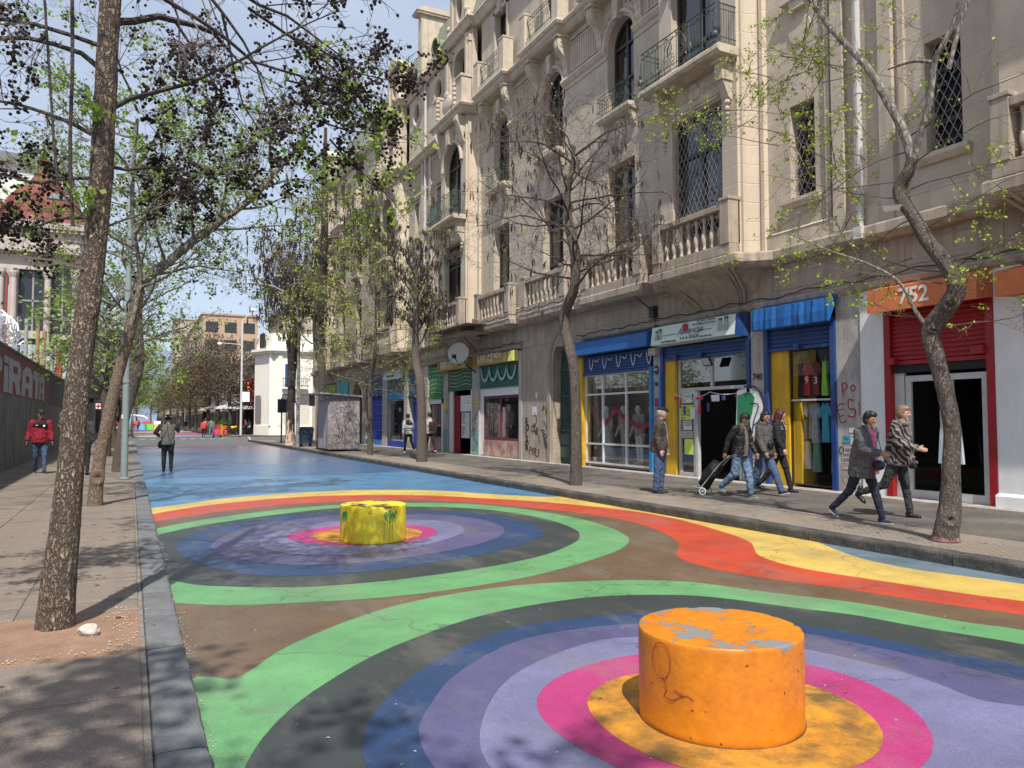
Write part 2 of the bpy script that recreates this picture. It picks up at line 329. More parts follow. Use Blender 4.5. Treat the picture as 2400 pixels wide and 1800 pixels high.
def sheet_poly(name, pts, m, closed=True, z=None):
    layer[0] += 1; z = z if z is not None else .0016*layer[0]
    P = clip(pts); b = bmesh.new(); vs = [b.verts.new((x,y,z)) for x,y in P]
    f = b.faces.new(vs); 
    if f.normal.z < 0: f.normal_flip()
    f.normal_update()
    if f.normal.z < 0: f.normal_flip()
    bmesh.ops.triangulate(b, faces=b.faces[:]); me = bpy.data.meshes.new(name); b.to_mesh(me); b.free()
    me.materials.append(m); o = bpy.data.objects.new(name, me); link(o); o['kind'] = 'structure'; return o
def sm(pts, n=5): return [(v.x,v.y) for v in cr([(p[0],p[1],0) for p in pts], n)]
def smc(pts, n=5): return [(v.x,v.y) for v in cr([(p[0],p[1],0) for p in pts], n, True)]
nm = 'painted_road_band'
sheet_poly(nm, [(.36,-10),(8.14,-10),(8.14,23.6)]+sm([(8.14,23.6),(5,22.6),(2.5,23.3),(.36,23)]), P_SKY)
layer[0] -= 1
sheet_poly(nm, sm([(.36,23),(2.5,23.3),(5,22.6),(8.14,23.6)])+sm([(8.14,31),(5,29.5),(2.5,31),(.36,29)]), P_MID)
layer[0] -= 1
sheet_poly(nm, sm([(.36,29),(2.5,31),(5,29.5),(8.14,31)])+sm([(8.14,43),(5,42),(2.5,44.5),(.36,43)]), P_VIO)
layer[0] -= 1
sheet_poly(nm, sm([(.36,43),(2.5,44.5),(5,42),(8.14,43)])+[(8.14,52.5),(.36,52.5)], P_MAU)
sheet_poly(nm, [(7.3,-10),(8.14,-10),(8.14,9.5),(7.3,9.5)], P_SLT)
slate = [(8.14,7.35),(7.84,6.76),(7.61,6.16),(7.58,5.56),(7.71,5.11),(7.86,4.57),(8.14,3.6)]
yo = [(.30,15.5),(.95,16.06),(1.9,16.95),(3.44,17.45),(4.78,17.49),(6.29,16.61),(6.93,15.49),(7.67,14.38),(8.2,14.1)]
sheet_poly(nm, [(.36,-10)]+sm(yo)+[(8.14,12),(8.14,9)]+sm(slate)+[(8.14,-10)], P_YEL)
ro = [(.3,14.5),(1.33,15.62),(2.75,16.33),(3.98,16.42),(5.6,15.67),(6.51,14.56),(7.23,13.45),(7.71,12.29),(8.0,11.03),(7.95,9.85),(7.66,8.6),(7.51,8.12),(7.29,7.66),(6.91,7.2),(6.68,6.87),(6.55,6.37),(6.58,5.9),(6.76,5.22),(6.93,4.59),(7.11,4.14),(7.5,3),(7.9,1)]
sheet_poly(nm, [(.36,-9)]+sm(ro)+[(8.0,-9)], P_RED)
bo = [(.3,13.4),(1.22,14.26),(2.53,15.03),(3.77,15.18),(5.2,14.75),(5.94,13.92),(6.51,12.73),(6.99,11.5),(7.12,10.19),(6.85,8.94),(6.47,8.14),(6.22,7.81),(5.88,7.43),(5.72,7.1),(5.66,6.8),(5.68,6.33),(5.83,5.82),(6.06,5.33),(6.27,4.7),(6.43,4.27),(6.61,3.85),(7.0,2.8),(7.4,0)]
sheet_poly(nm, [(.36,-8)]+sm(bo)+[(7.5,-8)], P_BRN)
ag = [(.3,12.5),(1.15,13.41),(2.4,14.24),(3.62,14.56),(4.9,14.3),(5.85,13.6),(6.38,12.42),(6.58,10.95),(6.45,9.72),(6.2,8.94),(5.98,8.54),(5.55,8.07),(4.99,7.68),(4.19,7.24),(3.58,6.99),(3.07,6.87),(2.49,6.79),(1.97,6.80),(1.37,6.92),(.81,7.09),(.3,7.45)]
sheet_poly(nm, sm(ag), P_GRN)
bgn = [(.3,4.9),(.64,5.1),(1.02,5.62),(1.63,6.16),(2.31,6.54),(3.3,6.71),(4.24,6.53),(4.95,6.12),(5.35,5.38),(5.72,4.75),(5.94,3.95),(6.12,3.57),(6.35,2.6),(6.3,1.2),(5.6,-.5),(4,-1.5),(2,-1.2),(.6,.3),(.3,1.0)]
layer[0] -= 1
sheet_poly(nm, smc(bgn), P_GRN)
ab = [(.3,11.8),(1.09,12.7),(2.28,13.54),(3.48,14.0),(4.8,13.6),(5.65,12.75),(6.0,11.7),(6.04,10.63),(5.86,9.72),(5.63,9.22),(5.27,8.74),(4.51,8.11),(3.81,7.78),(3.27,7.62),(2.76,7.52),(2.17,7.47),(1.5,7.56),(.9,7.88),(.54,8.21),(.3,8.75)]
sheet_poly(nm, sm(ab), P_BLK); layer[0] -= 1
bb = [(.41,3.3),(.51,3.79),(.74,4.28),(1.09,4.74),(1.69,5.29),(2.65,5.82),(3.63,5.97),(4.27,5.81),(4.72,5.5),(5.1,4.86),(5.34,4.47),(5.5,3.95),(5.73,3.35),(5.9,2.6),(5.7,1.2),(4.9,.2),(3.4,-.6),(1.7,-.3),(.7,.8),(.4,2.1)]
sheet_poly(nm, smc(bb), P_BLK)
abl = [(4.72,12.87),(5.28,12.30),(5.58,11.39),(5.56,10.42),(5.37,9.81),(5.1,9.36),(4.54,8.87),(3.75,8.39),(2.98,8.14),(2.32,7.99),(1.61,8.09),(1.18,8.33),(.88,8.83),(.65,9.56),(.54,10.31),(.68,11.3),(1.04,12.11),(1.83,13.0),(2.66,13.4),(3.75,13.4)]
sheet_poly(nm, smc(abl), P_BLU); layer[0] -= 1
bbl = [(1.0,3.1),(1.02,3.64),(1.18,4.06),(1.51,4.53),(2.13,5.07),(2.86,5.39),(3.9,5.25),(4.62,4.6),(4.9,3.98),(5.05,3.51),(5.21,3.05),(5.2,2.2),(4.9,1.3),(4,.5),(2.9,.3),(1.7,.8),(1.1,1.7),(.95,2.5)]
sheet_poly(nm, smc(bbl), P_BLU)
av = [(4.45,12.41),(4.89,11.95),(5.1,11.29),(5.04,10.53),(4.89,10.1),(4.58,9.61),(3.95,9.05),(3.19,8.7),(2.47,8.51),(1.85,8.62),(1.41,8.95),(1.1,9.5),(.95,10.11),(1.03,10.88),(1.4,11.75),(1.97,12.44),(2.75,12.89),(3.6,12.9)]
sheet_poly(nm, smc(av), P_PUR); layer[0] -= 1
bv = [(1.28,3.2),(1.33,3.72),(1.53,4.11),(1.94,4.61),(2.68,5.06),(3.64,5.0),(4.45,4.36),(4.7,3.82),(4.8,3.41),(4.92,2.85),(4.9,2.1),(4.5,1.4),(3.6,.9),(2.6,1),(1.8,1.5),(1.35,2.4)]
sheet_poly(nm, smc(bv), P_PUR)
al = [(4.15,11.8),(4.45,11.35),(4.5,10.8),(4.37,10.35),(4.15,10.0),(3.73,9.6),(3.3,9.3),(2.7,9.1),(2.2,9.1),(1.84,9.36),(1.57,9.81),(1.53,10.44),(1.75,11.11),(2.3,11.8),(2.9,12.15),(3.6,12.2)]
sheet_poly(nm, smc(al), P_LIL); layer[0] -= 1
bl = [(1.5,3.1),(1.63,3.65),(2.13,4.32),(2.86,4.71),(3.39,4.70),(4.1,4.15),(4.36,3.55),(4.40,3.14),(4.36,2.8),(4.5,2.55),(4.42,2.0),(3.7,1.45),(2.9,1.35),(2.1,1.7),(1.6,2.4)]
sheet_poly(nm, smc(bl), P_LIL)
def ell(cx, cy, rx, ry, n=40, a0=0, k=.03): return [(cx+rx*(1+k*math.sin(3*a+a0))*math.cos(a), cy+ry*(1+k*math.sin(2*a+a0))*math.sin(a)) for a in [2*math.pi*i/n for i in range(n)]]
sheet_poly(nm, ell(2.98,10.65,1.04,1.0), P_PNK); layer[0] -= 1
sheet_poly(nm, ell(2.98,3.35,1.03,1.04,a0=1), P_PNK)
sheet_poly(nm, ell(3.0,10.55,.77,.75), P_ORG); layer[0] -= 1
sheet_poly(nm, ell(2.93,3.28,.74,.78,a0=2), P_ORG)
# painted road beyond the crossing
layer[0] = 0
P_MNT = paint('pale_mint_road_paint', (.42,.5,.38), .3); P_FPK = paint('rose_road_paint', (.38,.1,.19), .3); P_FPU = paint('plum_road_paint', (.22,.13,.2), .3); P_FYE = paint('ochre_road_paint', (.55,.42,.12), .3); P_FBL = paint('pale_blue_road_paint', (.2,.33,.45), .3)
sheet_poly(nm, [(.4,84),(8.1,84),(8.1,300),(.4,300)], P_FPU)
sheet_poly(nm, [(.4,84.5),(3.6,84.5),(3.9,91),(2.6,95),(.4,95)], P_MNT); layer[0] -= 1
sheet_poly(nm, [(3.6,84.5),(8.1,84.5),(8.1,87),(5,90),(3.9,90.5)], P_FBL); layer[0] -= 1
sheet_poly(nm, [(4.2,91),(8.1,87.5),(8.1,108),(6,109),(4.6,106)], P_FPK); layer[0] -= 1
sheet_poly(nm, [(.4,112),(8.1,118),(8.1,132),(.4,122)], P_FYE); layer[0] -= 1
sheet_poly(nm, [(3.5,140),(8.1,138),(8.1,190),(3.5,190)], P_FBL)
WLINE = paint('worn_white_road_paint', (.55,.55,.53), .5, 6)
mbx = MB()
for i in range(9):
    x = .8+i*.8; mbx.quad((x,73,.006),(x+.42,73,.006),(x+.42,74.2,.006),(x,74.2,.006))
mbx.quad((8.2,60.5,.006),(8.35,60.5,.006),(10.6,80,.006),(10.45,80,.006))
o = mbx.build('crosswalk_line', WLINE); o['kind'] = 'structure'
# litter specks on the paint
mb = MB(); rr = random.Random(3)
for i in range(420):
    y = rr.uniform(2.2,16); x = rr.uniform(.4,8.0)
    if (x-2.87)**2+(y-3.27)**2 < .2 or (x-2.93)**2+(y-10.07)**2 < .2: continue
    s = rr.uniform(.003,.011); a = rr.uniform(0,3.1); c_,s_ = math.cos(a)*s, math.sin(a)*s
    mb.add([(x+c_,y+s_,.018),(x-s_*.5,y+c_*.5,.019),(x-c_,y-s_,.018),(x+s_*.5,y-c_*.5,.021)], [(0,1,2,3)])
for i in range(420):
    y = rr.uniform(2.5,12); x = .37+abs(rr.gauss(0,.03)); s = rr.uniform(.002,.006)
    mb.octa((x,y,.014), s)
o = mb.build('litter_specks', plain('pale_litter', (.4,.37,.31))); tag(o, kind='stuff')
for m_ in (P_SKY,P_MID,P_VIO,P_MAU,P_YEL,P_RED,P_BRN,P_GRN,P_BLK,P_BLU,P_PUR,P_LIL,P_PNK,P_SLT): worn(m_)
mb = MB()
for i in range(90):
    x = rr.uniform(-3,8) if i % 3 else rr.uniform(8.5,12); y = rr.uniform(2.5,20); z = .137 if (x < .3 or x > 8.3) else .02; s = rr.uniform(.012,.03); a = rr.uniform(0,6.28); c_, s_ = math.cos(a)*s, math.sin(a)*s
    mb.add([(x-c_,y-s_,z),(x+s_*.4,y-c_*.4,z+.006),(x+c_,y+s_,z+.002),(x-s_*.4,y+c_*.4,z+.009)], [(0,1,2,3)])
gm = MB()
for i in range(320):
    x = rr.uniform(-3.2,.05) if i % 2 else rr.uniform(8.5,12.4); y = rr.uniform(1.8,16); s = rr.uniform(.008,.028); z = .1325 if x < 1 else (.1295 if x < 9.75 else .126)
    gm.add([(x+s*math.cos(2*math.pi*k/8)*rr.uniform(.7,1.1), y+s*math.sin(2*math.pi*k/8)*rr.uniform(.7,1.1), z) for k in range(8)], [tuple(range(8))])
o = gm.build('gum_spots', plain('dark_gum', (.06,.055,.05))); o['kind'] = 'stuff'
o = mb.build('fallen_leaves', plain('dry_leaf_brown', (.22,.11,.05))); o['kind'] = 'stuff'
# kerbs
KERB = mat('dark_granite_kerb', (.05,.047,.043), .85, n1=(3,.35), n2=(38,.7), bump=.8, bscale=90, bdist=.01, col2=(.12,.11,.10), c2scale=5)
KERB2 = mat('grey_kerb_stone', (.16,.165,.17), .8, n1=(3,.25), n2=(70,.25), bump=.5, bscale=90, col2=(.09,.09,.09), c2scale=2)
def kerbrow(name, x0, x1, y0, y1, step, m, h=.13, skipn=0):
    root = thing(name, None, None); root['kind'] = 'structure'
    vars_ = []
    for v in range(4):
        L_ = step-.014; b = bmesh.new(); mb = MB(); nseg = 10; rv = random.Random(v+5)
        vs = []; fs = []; W_ = x1-x0
        prof = [(0,-.05),(0,h-.03),(.012,h-.006),(.035,h),(W_-.035,h),(W_-.012,h-.006),(W_,h-.03),(W_,-.05)]
        for i in range(nseg+1):
            t = i/nseg*L_; e = .012 if i in (0,nseg) else 0
            for (px,pz) in prof:
                j = noise.noise(Vector((px*9,t*5+v*7,pz*9)))*.009
                vs.append((px+j, t, pz-(e if pz>.05 else 0)+j*.7))
        n = len(prof)
        for i in range(nseg):
            for k in range(n-1): fs.append((i*n+k,i*n+k+1,(i+1)*n+k+1,(i+1)*n+k))
        fs += [tuple(range(n)), tuple(nseg*n+k for k in range(n-1,-1,-1))]
        mb.add(vs, fs); o = mb.build('kerbstone', m, root, smooth=False, merge=True); vars_.append(o)
    y = y0; i = 0
    while y < y1:
        if i < 4: vars_[i].location = (x0,y,0)
        else: inst(vars_[rr.randrange(4)], 'kerbstone', root, (x0+rr.uniform(-.006,.006), y, rr.uniform(-.006,.004)))
        y += step; i += 1
    return root
kerbrow('kerb_left', .12, .355, 1.2, 20, .88, KERB2)
kerbrow('kerb_right', 8.14, 8.40, 1.5, 44, 1.0, KERB, h=.14)
mb = MB(); mb.box(.12,.355,20,62,-.05,.13); o = mb.build('kerb', KERB2); o['kind'] = 'structure'
mb = MB(); mb.box(8.14,8.40,44.5,62,-.05,.14); mb.box(8.14,8.4,84,300,-.05,.13); mb.box(.12,.355,80,300,-.05,.13); mb.box(8.14,8.4,-8,1.49,-.05,.14); mb.box(.12,.355,-8,1.19,-.05,.13); o = mb.build('kerb', KERB); o['kind'] = 'structure'
# left pavement: slabs in courses
SLAB = mat('tan_concrete_slab', (.215,.175,.142), .88, n1=(2.2,.28), n2=(70,.4), bump=.35, bscale=170, bdist=.006, col2=(.135,.11,.09), c2scale=1.2, c2amt=.8)
SLAB2 = mat('darker_concrete_slab', (.185,.15,.125), .88, n1=(2.2,.28), n2=(70,.4), bump=.35, bscale=170, bdist=.006, col2=(.17,.135,.11), c2scale=1.2, c2amt=.8)
pv = thing('pavement_left', None, None); pv['kind'] = 'structure'
mb = MB(); mb.box(-3.3,.12,-8,62,-.05,.118); mb.box(-20,.12,79,300,-.05,.12); o = mb.build('mortar_bed', mat('sandy_mortar', (.2,.17,.145), .95, n1=(8,.3), n2=(90,.3), bump=.4), pv)
slabs = []
for v in range(3):
    mb = MB(); w_, l_ = .818, .409; mb.add([(0.004,.004,.10),(w_-.004,.004,.10),(w_-.004,l_-.004,.10),(.004,l_-.004,.10),(.0,.0,.05),(w_,0,.05),(w_,l_,.05),(0,l_,.05)][:4]+[(0.0,0,.128-.008),(w_,0,.12),(w_,l_,.12),(0,l_,.12)], [(4,5,6,7)])
    mb = MB(); mb.add([(0,0,.1),(w_,0,.1),(w_,l_,.1),(0,l_,.1),(0,0,.124),(w_,0,.124),(w_,l_,.124),(0,l_,.124),(.008,.008,.130),(w_-.008,.008,.130),(w_-.008,l_-.008,.130),(.008,l_-.008,.130)],
        [(0,1,5,4),(1,2,6,5),(2,3,7,6),(3,0,4,7),(4,5,9,8),(5,6,10,9),(6,7,11,10),(7,4,8,11),(8,9,10,11)])
    o = mb.build('paving_slab', SLAB if v < 2 else SLAB2, pv); slabs.append(o)
def near_pit(x, y): return (-1.2 < x+.4 < -.0 and 5.6 < y+.2 < 6.9)
k = 0; far = MB()
for ci, cx_ in enumerate([-.73, -1.56, -2.39, -3.22]):
    for ri in range(150):
        y = -1.2+ri*.42; x = cx_-.0
        if ci == 0 and 5.5 < y < 6.75: continue
        if ci == 1 and 5.5 < y < 6.75: continue
        if 1.5 < y < 15:
            if k < 3: o = slabs[k]; o.location = (x,y,0)
            else: o = inst(slabs[rr.choice((0,0,1,1,2))], 'paving_slab', pv, (x,y,rr.uniform(-.003,.003)))
            k += 1
        elif y < 48:
            far.add([(x,y,.124),(x+.818,y,.124),(x+.818,y+.409,.124),(x,y+.409,.124)], [(0,1,2,3)]); far.v[-4:] = [(a,b,.1255+rr.uniform(0,.002)) for a,b,_ in far.v[-4:]]
o = far.build('paving_slab', SLAB, pv); o['kind'] = 'stuff'
# dirt pit round the near trunk
b = bmesh.new(); nx, ny = 26, 22; x0, x1, y0, y1 = -1.565, .085, 5.525, 6.775
vs = [[None]*(ny+1) for _ in range(nx+1)]
for i in range(nx+1):
    for j in range(ny+1):
        x = x0+(x1-x0)*i/nx; y = y0+(y1-y0)*j/ny; e = min(i,nx-i,j,ny-j)/4; e = min(e,1)
        z = .1225 - .001*e + abs(noise.noise(Vector((x*6,y*6,0))))*.014*e + .05*math.exp(-((x+.43)**2+(y-6.3)**2)/.05)*e
        vs[i][j] = b.verts.new((x,y,z))
for i in range(nx):
    for j in range(ny): b.faces.new((vs[i][j],vs[i+1][j],vs[i+1][j+1],vs[i][j+1]))
me = bpy.data.meshes.new('bare_earth'); b.to_mesh(me); b.free(); me.materials.append(mat('bare_brown_earth', (.27,.165,.105), .95, n1=(4,.2), n2=(90,.25), bump=.5, bscale=70, col2=(.19,.12,.085), c2scale=3))
o = bpy.data.objects.new('bare_earth', me); link(o); o['kind'] = 'structure'
mb = MB()
for i in range(160):
    a = rr.gauss(.0,.12); y = rr.uniform(5.6,6.9); x = -.02+rr.gauss(0,.06) if i % 2 else rr.uniform(-1.2,.1)
    mb.octa((x,y if i%2 else 5.58+abs(rr.gauss(0,.05)),.132), rr.uniform(.004,.009))
o = mb.build('gravel_bits', plain('tan_gravel', (.45,.38,.3))); o['kind'] = 'stuff'
# pale stone lump by the trunk
b = bmesh.new(); bmesh.ops.create_icosphere(b, subdivisions=3, radius=.06)
for v in b.verts:
    n_ = noise.noise(v.co*22)*.5+noise.noise(v.co*60)*.25; v.co *= 1+n_*.55; v.co.z *= .75; v.co.x *= 1.15
me = bpy.data.meshes.new('stone_lump'); b.to_mesh(me); b.free(); me.materials.append(mat('pale_rubble', (.55,.5,.44), .9, n1=(12,.3), n2=(60,.2), bump=.5, col2=(.25,.2,.17), c2scale=14))
o = bpy.data.objects.new('stone_lump', me); link(o); o.location = (-.22,6.08,.165); tag(o, 'rough pale lump of rubble on bare earth beside the thick foreground tree trunk', 'stone')
# right pavement
pr = thing('pavement_right', None, None); pr['kind'] = 'structure'
RPAVE = mat('worn_grey_pavement', (.088,.08,.072), .9, n1=(.8,.3), n2=(60,.5), bump=.7, bscale=140, bdist=.008, col2=(.15,.13,.105), c2scale=.9, c2amt=.8)
RTAN = mat('tan_speckled_pavement', (.225,.18,.135), .9, n1=(.9,.25), n2=(55,.5), bump=.6, bscale=120, bdist=.008, col2=(.2,.18,.155), c2scale=1.1, c2amt=.75)
mb = MB(); mb.box(8.40,9.75,-8,60,-.05,.128); mb.build('tan_strip', RTAN, pr)
mb = MB(); mb.box(9.75,13.4,-8,61,-.05,.124); mb.build('asphalt_strip', RPAVE, pr)
mb = MB(); mb.box(12.55,13.0,3,46,.1,.17); mb.build('shop_threshold', mat('pale_threshold', (.4,.36,.31), .9, n1=(4,.3), n2=(60,.25), bump=.5, col2=(.2,.18,.16), c2scale=3), pr)
# corner piece and far right pavement
mb = MB(); mb.prism_z([(8.4,60),(13.4,61),(13.4,62.3),(11,62),(9.2,61.4)], -.05, .125); mb.prism_z([(8.4,84),(9.3,81.5),(11.5,80),(60,80),(60,300),(8.4,300)], -.05, .125); mb.build('corner_paving', RPAVE, pr)
mb = MB(); mb.box(8.9,9.9,80.6,81.1,.125,.131); mb.build('tactile_strip', plain('ochre_tactile', (.5,.35,.1)), pr)
# tactile dots near right foreground tree
mb = MB()
for i in range(46):
    for j in range(8):
        x = 8.55+j*.1; y = 3.2+i*.1
        if (x-9)**2+(y-6.1)**2 < .09: continue
        mb.quad((x,y,.1295),(x+.03,y,.1295),(x+.03,y+.03,.1295),(x,y+.03,.1295))
o = mb.build('paving_dots', plain('dark_paving_dots', (.12,.1,.08)), pr); o['kind'] = 'stuff'
# ---------------- the long stone building on the right ----------------
BLD = thing('stone_building', 'long beige stucco building with arched windows and balconies above a row of shops', 'building')
W0, WB, XG = 12.8, 12.25, 13.0
def contour(h, n=14):
    ya, yb, za, zb, k = h
    if k == 'rect': return [(ya,za),(yb,za),(yb,zb),(ya,zb)]
    if k == 'arch':
        r = (yb-ya)/2; c = (ya+yb)/2; zs = zb-r
        return [(ya,za),(yb,za)]+[(c+r*math.cos(math.pi*i/n), zs+r*math.sin(math.pi*i/n)) for i in range(n+1)]
    if k == 'seg':
        c = (ya+yb)/2; r = (yb-ya)/2
        return [(ya,za),(yb,za)]+[(c+r*math.cos(math.pi*i/n), zb-.28+.28*math.sin(math.pi*i/n)) for i in range(n+1)]
    c = ((ya+yb)/2,(za+zb)/2); return [(c[0]+(yb-ya)/2*math.cos(2*math.pi*i/24), c[1]+(zb-za)/2*math.sin(2*math.pi*i/24)) for i in range(24)]
def wall(name, X, y0, y1, z0, z1, holes, m, depth=.3, parent=BLD, mb=None):
    own = mb is None; mb = mb or MB()
    loops = [[Vector((y0,z0,0)),Vector((y1,z0,0)),Vector((y1,z1,0)),Vector((y0,z1,0))]]
    for h in holes: loops.append([Vector((a,b,0)) for a,b in contour(h)])
    flat = [p for l in loops for p in l]; tris = tessellate_polygon(loops)
    fs = []
    for t in tris:
        a,b,c = [flat[i] for i in t]
        if (b-a).cross(c-a).z > 0: t = (t[0],t[2],t[1])
        fs.append(tuple(t))
    mb.add([(X,p.x,p.y) for p in flat], fs)
    for h in holes:
        C = contour(h); n = len(C)
        mb.add([(X,a,b) for a,b in C]+[(X+depth,a,b) for a,b in C], [(i,(i+1)%n,n+(i+1)%n,n+i) for i in range(n)])
    return mb.build(name, m, parent) if own else None
def window(h, X, parent=BLD, m=WOODDK, bars=1, transom=None, curtain=True, grille=False, glass=GLASS, fw=.07, back=DARK, name='window'):
    ya, yb, za, zb, k = h; mb = MB()
    C = contour(h); cy = (ya+yb)/2; cz = (za+zb)/2; n = len(C)
    inn = [(a+(fw if a < cy else -fw)*(1 if abs(a-cy) > fw else 0), b+(fw if b < cz else -fw)) for a,b in C]
    for xx, dd in ((X-.04, 1),):
        mb.add([(X-.04,a,b) for a,b in C]+[(X-.04,a,b) for a,b in inn]+[(X+.03,a,b) for a,b in inn], [(i,(i+1)%n,n+(i+1)%n,n+i) for i in range(n)]+[(n+i,n+(i+1)%n,2*n+(i+1)%n,2*n+i) for i in range(n)])
    if k != 'oval':
        for i in range(1, bars+1):
            y = ya+(yb-ya)*i/(bars+1); mb.box(X-.045,X+.02,y-.045,y+.045,za+fw,zb-fw-(0.02 if k == 'rect' else .03))
        if transom is None: transom = [za+(zb-za)*.3, za+(zb-za)*.76]
        for z in transom: mb.box(X-.05,X+.02,ya+fw*.5,yb-fw*.5,z-.045,z+.045)
    fr = mb.build(name, m, parent)
    p = MB(); p.add([(X+.01,a,b) for a,b in C], [tuple(range(n))]); p.build('pane', glass, fr)
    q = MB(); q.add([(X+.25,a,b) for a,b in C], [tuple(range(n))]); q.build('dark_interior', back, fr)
    if curtain:
        c = MB(); m_ = 10; yy0 = ya+.08; yy1 = ya+(yb-ya)*.42; zt = zb-(.3 if k != 'rect' else .08)
        c.add([(X+.12+.02*(i%2), yy0+(yy1-yy0)*i/m_, z) for z in (za+.05, zt) for i in range(m_+1)], [(i,i+1,m_+2+i,m_+1+i) for i in range(m_)])
        c.build('curtain', CURTAIN, fr)
    if grille:
        g = MB(); H = zb-za; Wd = yb-ya; sp = .16; s_ = 1.9
        for sg in (1,-1):
            t = -H/s_
            while t < Wd+H/s_:
                a = (ya+t, za); bz = zb
                y0_, z0_ = ya+t, (za if sg > 0 else zb); y1_, z1_ = ya+t+H/s_, (zb if sg > 0 else za)
                # clip to y range
                def at(y): return z0_+(z1_-z0_)*(y-y0_)/(y1_-y0_)
                a0 = max(y0_,ya); a1 = min(y1_,yb)
                if a1 > a0+.02: g.tube([(X-.16+.01*sg,a0,at(a0)),(X-.16+.01*sg,a1,at(a1))], .007, 3, caps=False)
                t += sp
        g.build('diamond_grille', plain('pale_grille_wire', (.28,.27,.26)) if 'pale_grille_wire' not in bpy.data.materials else bpy.data.materials['pale_grille_wire'], fr)
    return fr
def swept(prof, path, mb):      # profile (out, z) swept along a footprint path of (x,y); 'out' is towards -X side of travel (+Y travel)
    P = [Vector((x,y,0)) for x,y in path]; n = len(P); m = len(prof); vs = []
    for i in range(n):
        d = Vector((0,0,0))
        if i > 0: d += (P[i]-P[i-1]).normalized()
        if i < n-1: d += (P[i+1]-P[i]).normalized()
        if d.length < 1e-6: d = Vector((0,1,0))
        d.normalize(); q = Vector((-d.y,d.x,0))
        k = 1.0
        if 0 < i < n-1:
            c = (P[i]-P[i-1]).normalized().dot((P[i+1]-P[i]).normalized()); k = 1/max(.35,math.sqrt((1+c)/2)) if c > -.9 else 1
        for o_, z in prof: vs.append((P[i].x+q.x*o_*k, P[i].y+q.y*o_*k, z))
    fs = [(i*m+j,(i+1)*m+j,(i+1)*m+j+1,i*m+j+1) for i in range(n-1) for j in range(m-1)]
    fs += [tuple(range(m)), tuple((n-1)*m+j for j in range(m-1,-1,-1))]
    mb.add(vs, fs)
BAYS = [5.85, 14.55, 30.4, 39.65, 55.5]; hb = 1.42
WINS = [18.55, 22.62, 26.70, 43.5, 47.6, 51.7]
SLITS = [8.57, 11.76, 33.5, 36.6]
Y0, Y1 = 2.0, 61.0
# side footprint of a bay (near side), mirrored for the far side
side = [(12.25,-1.42),(12.33,-1.42),(12.33,-1.50),(12.45,-1.49),(12.58,-1.52),(12.69,-1.58),(12.75,-1.66),(12.69,-1.68),(12.69,-1.78),(12.8,-1.80)]
def bay_path(c): return [(x,c+y) for x,y in reversed(side)]+[(x,c-y) for x,y in side]
# main walls between bays, levels 1-2
edges = [Y0]
for c in BAYS: edges += [c-1.80, c+1.80]
edges.append(Y1)
segs = [(edges[i],edges[i+1]) for i in range(0,len(edges),2)]
for (a,b) in segs:
    if b <= a: continue
    hs = []
    for c in WINS:
        if a < c < b: hs += [(c-.70,c+.70,5.9,9.22,'rect'),(c-.68,c+.68,10.75,13.58,'arch')]
    for c in SLITS:
        if a < c < b:
            hw = .34 if c < 20 else .3
            hs += [(c-hw,c+hw,6.38,8.45 if c < 20 else 9.0,'rect'),(c-hw,c+hw,10.9,13.0,'rect')]
    wall('wall', W0, a, b, 5.3, 14.45, hs, STONE)
    wall('attic_wall', W0, a, b, 14.45, 18.2, [(c-.52,c+.52,15.0,17.82,'rect') for c in WINS if a < c < b]+[(c-.42,c+.42,16.72,17.7,'oval') for c in SLITS if a < c < b], STONE)
for c in WINS:
    window((c-.70,c+.70,5.9,9.22,'rect'), W0+.3, transom=[7.0,8.5], curtain=False)
    window((c-.68,c+.68,10.75,13.58,'arch'), W0+.3, transom=[11.8,12.85])
    window((c-.52,c+.52,15.0,17.82,'rect'), W0+.25, transom=[16.2,17.1], curtain=False)
for c in SLITS:
    hw = .34 if c < 20 else .3
    window((c-hw,c+hw,6.38,8.45 if c < 20 else 9.0,'rect'), W0+.3, curtain=False, grille=c < 20, bars=0)
    window((c-hw,c+hw,10.9,13.0,'rect'), W0+.3, curtain=False, bars=0)
    window((c-.42,c+.42,16.72,17.7,'oval'), W0+.2, curtain=False)
    mb = MB(); mb.prism_y([(W0-.14,6.30),(W0-.14,6.38),(W0,6.38),(W0,6.2),(W0-.06,6.2)], c-hw-.16, c+hw+.16); mb.build('window_sill', STONE_PLAIN, BLD)
    # medallion under the upper slit, ring round the oval
    mb = MB(); mb.prism_x([(c+.3*math.cos(2*math.pi*i/20), 10.05+.3*math.sin(2*math.pi*i/20)) for i in range(20)], W0-.03, W0+.02); mb.box(W0-.16,W0,c-.45,c+.45,10.72,10.82); mb.box(W0-.12,W0,c-.2,c+.2,10.5,10.72); mb.build('medallion', STONE_PLAIN, BLD)
    mb = MB(); C = [(c+.52*math.cos(2*math.pi*i/24), 17.21+.6*math.sin(2*math.pi*i/24)) for i in range(25)]; mb.tube([(W0,a,b) for a,b in C], .09, 6, caps=False); mb.ball((W0-.02,c,17.95),.16,8,5,(.6,1.2,.8)); mb.ball((W0-.02,c,16.5),.12,8,5,(.6,1.1,.8)); mb.build('oval_surround', STONE_PLAIN, BLD)
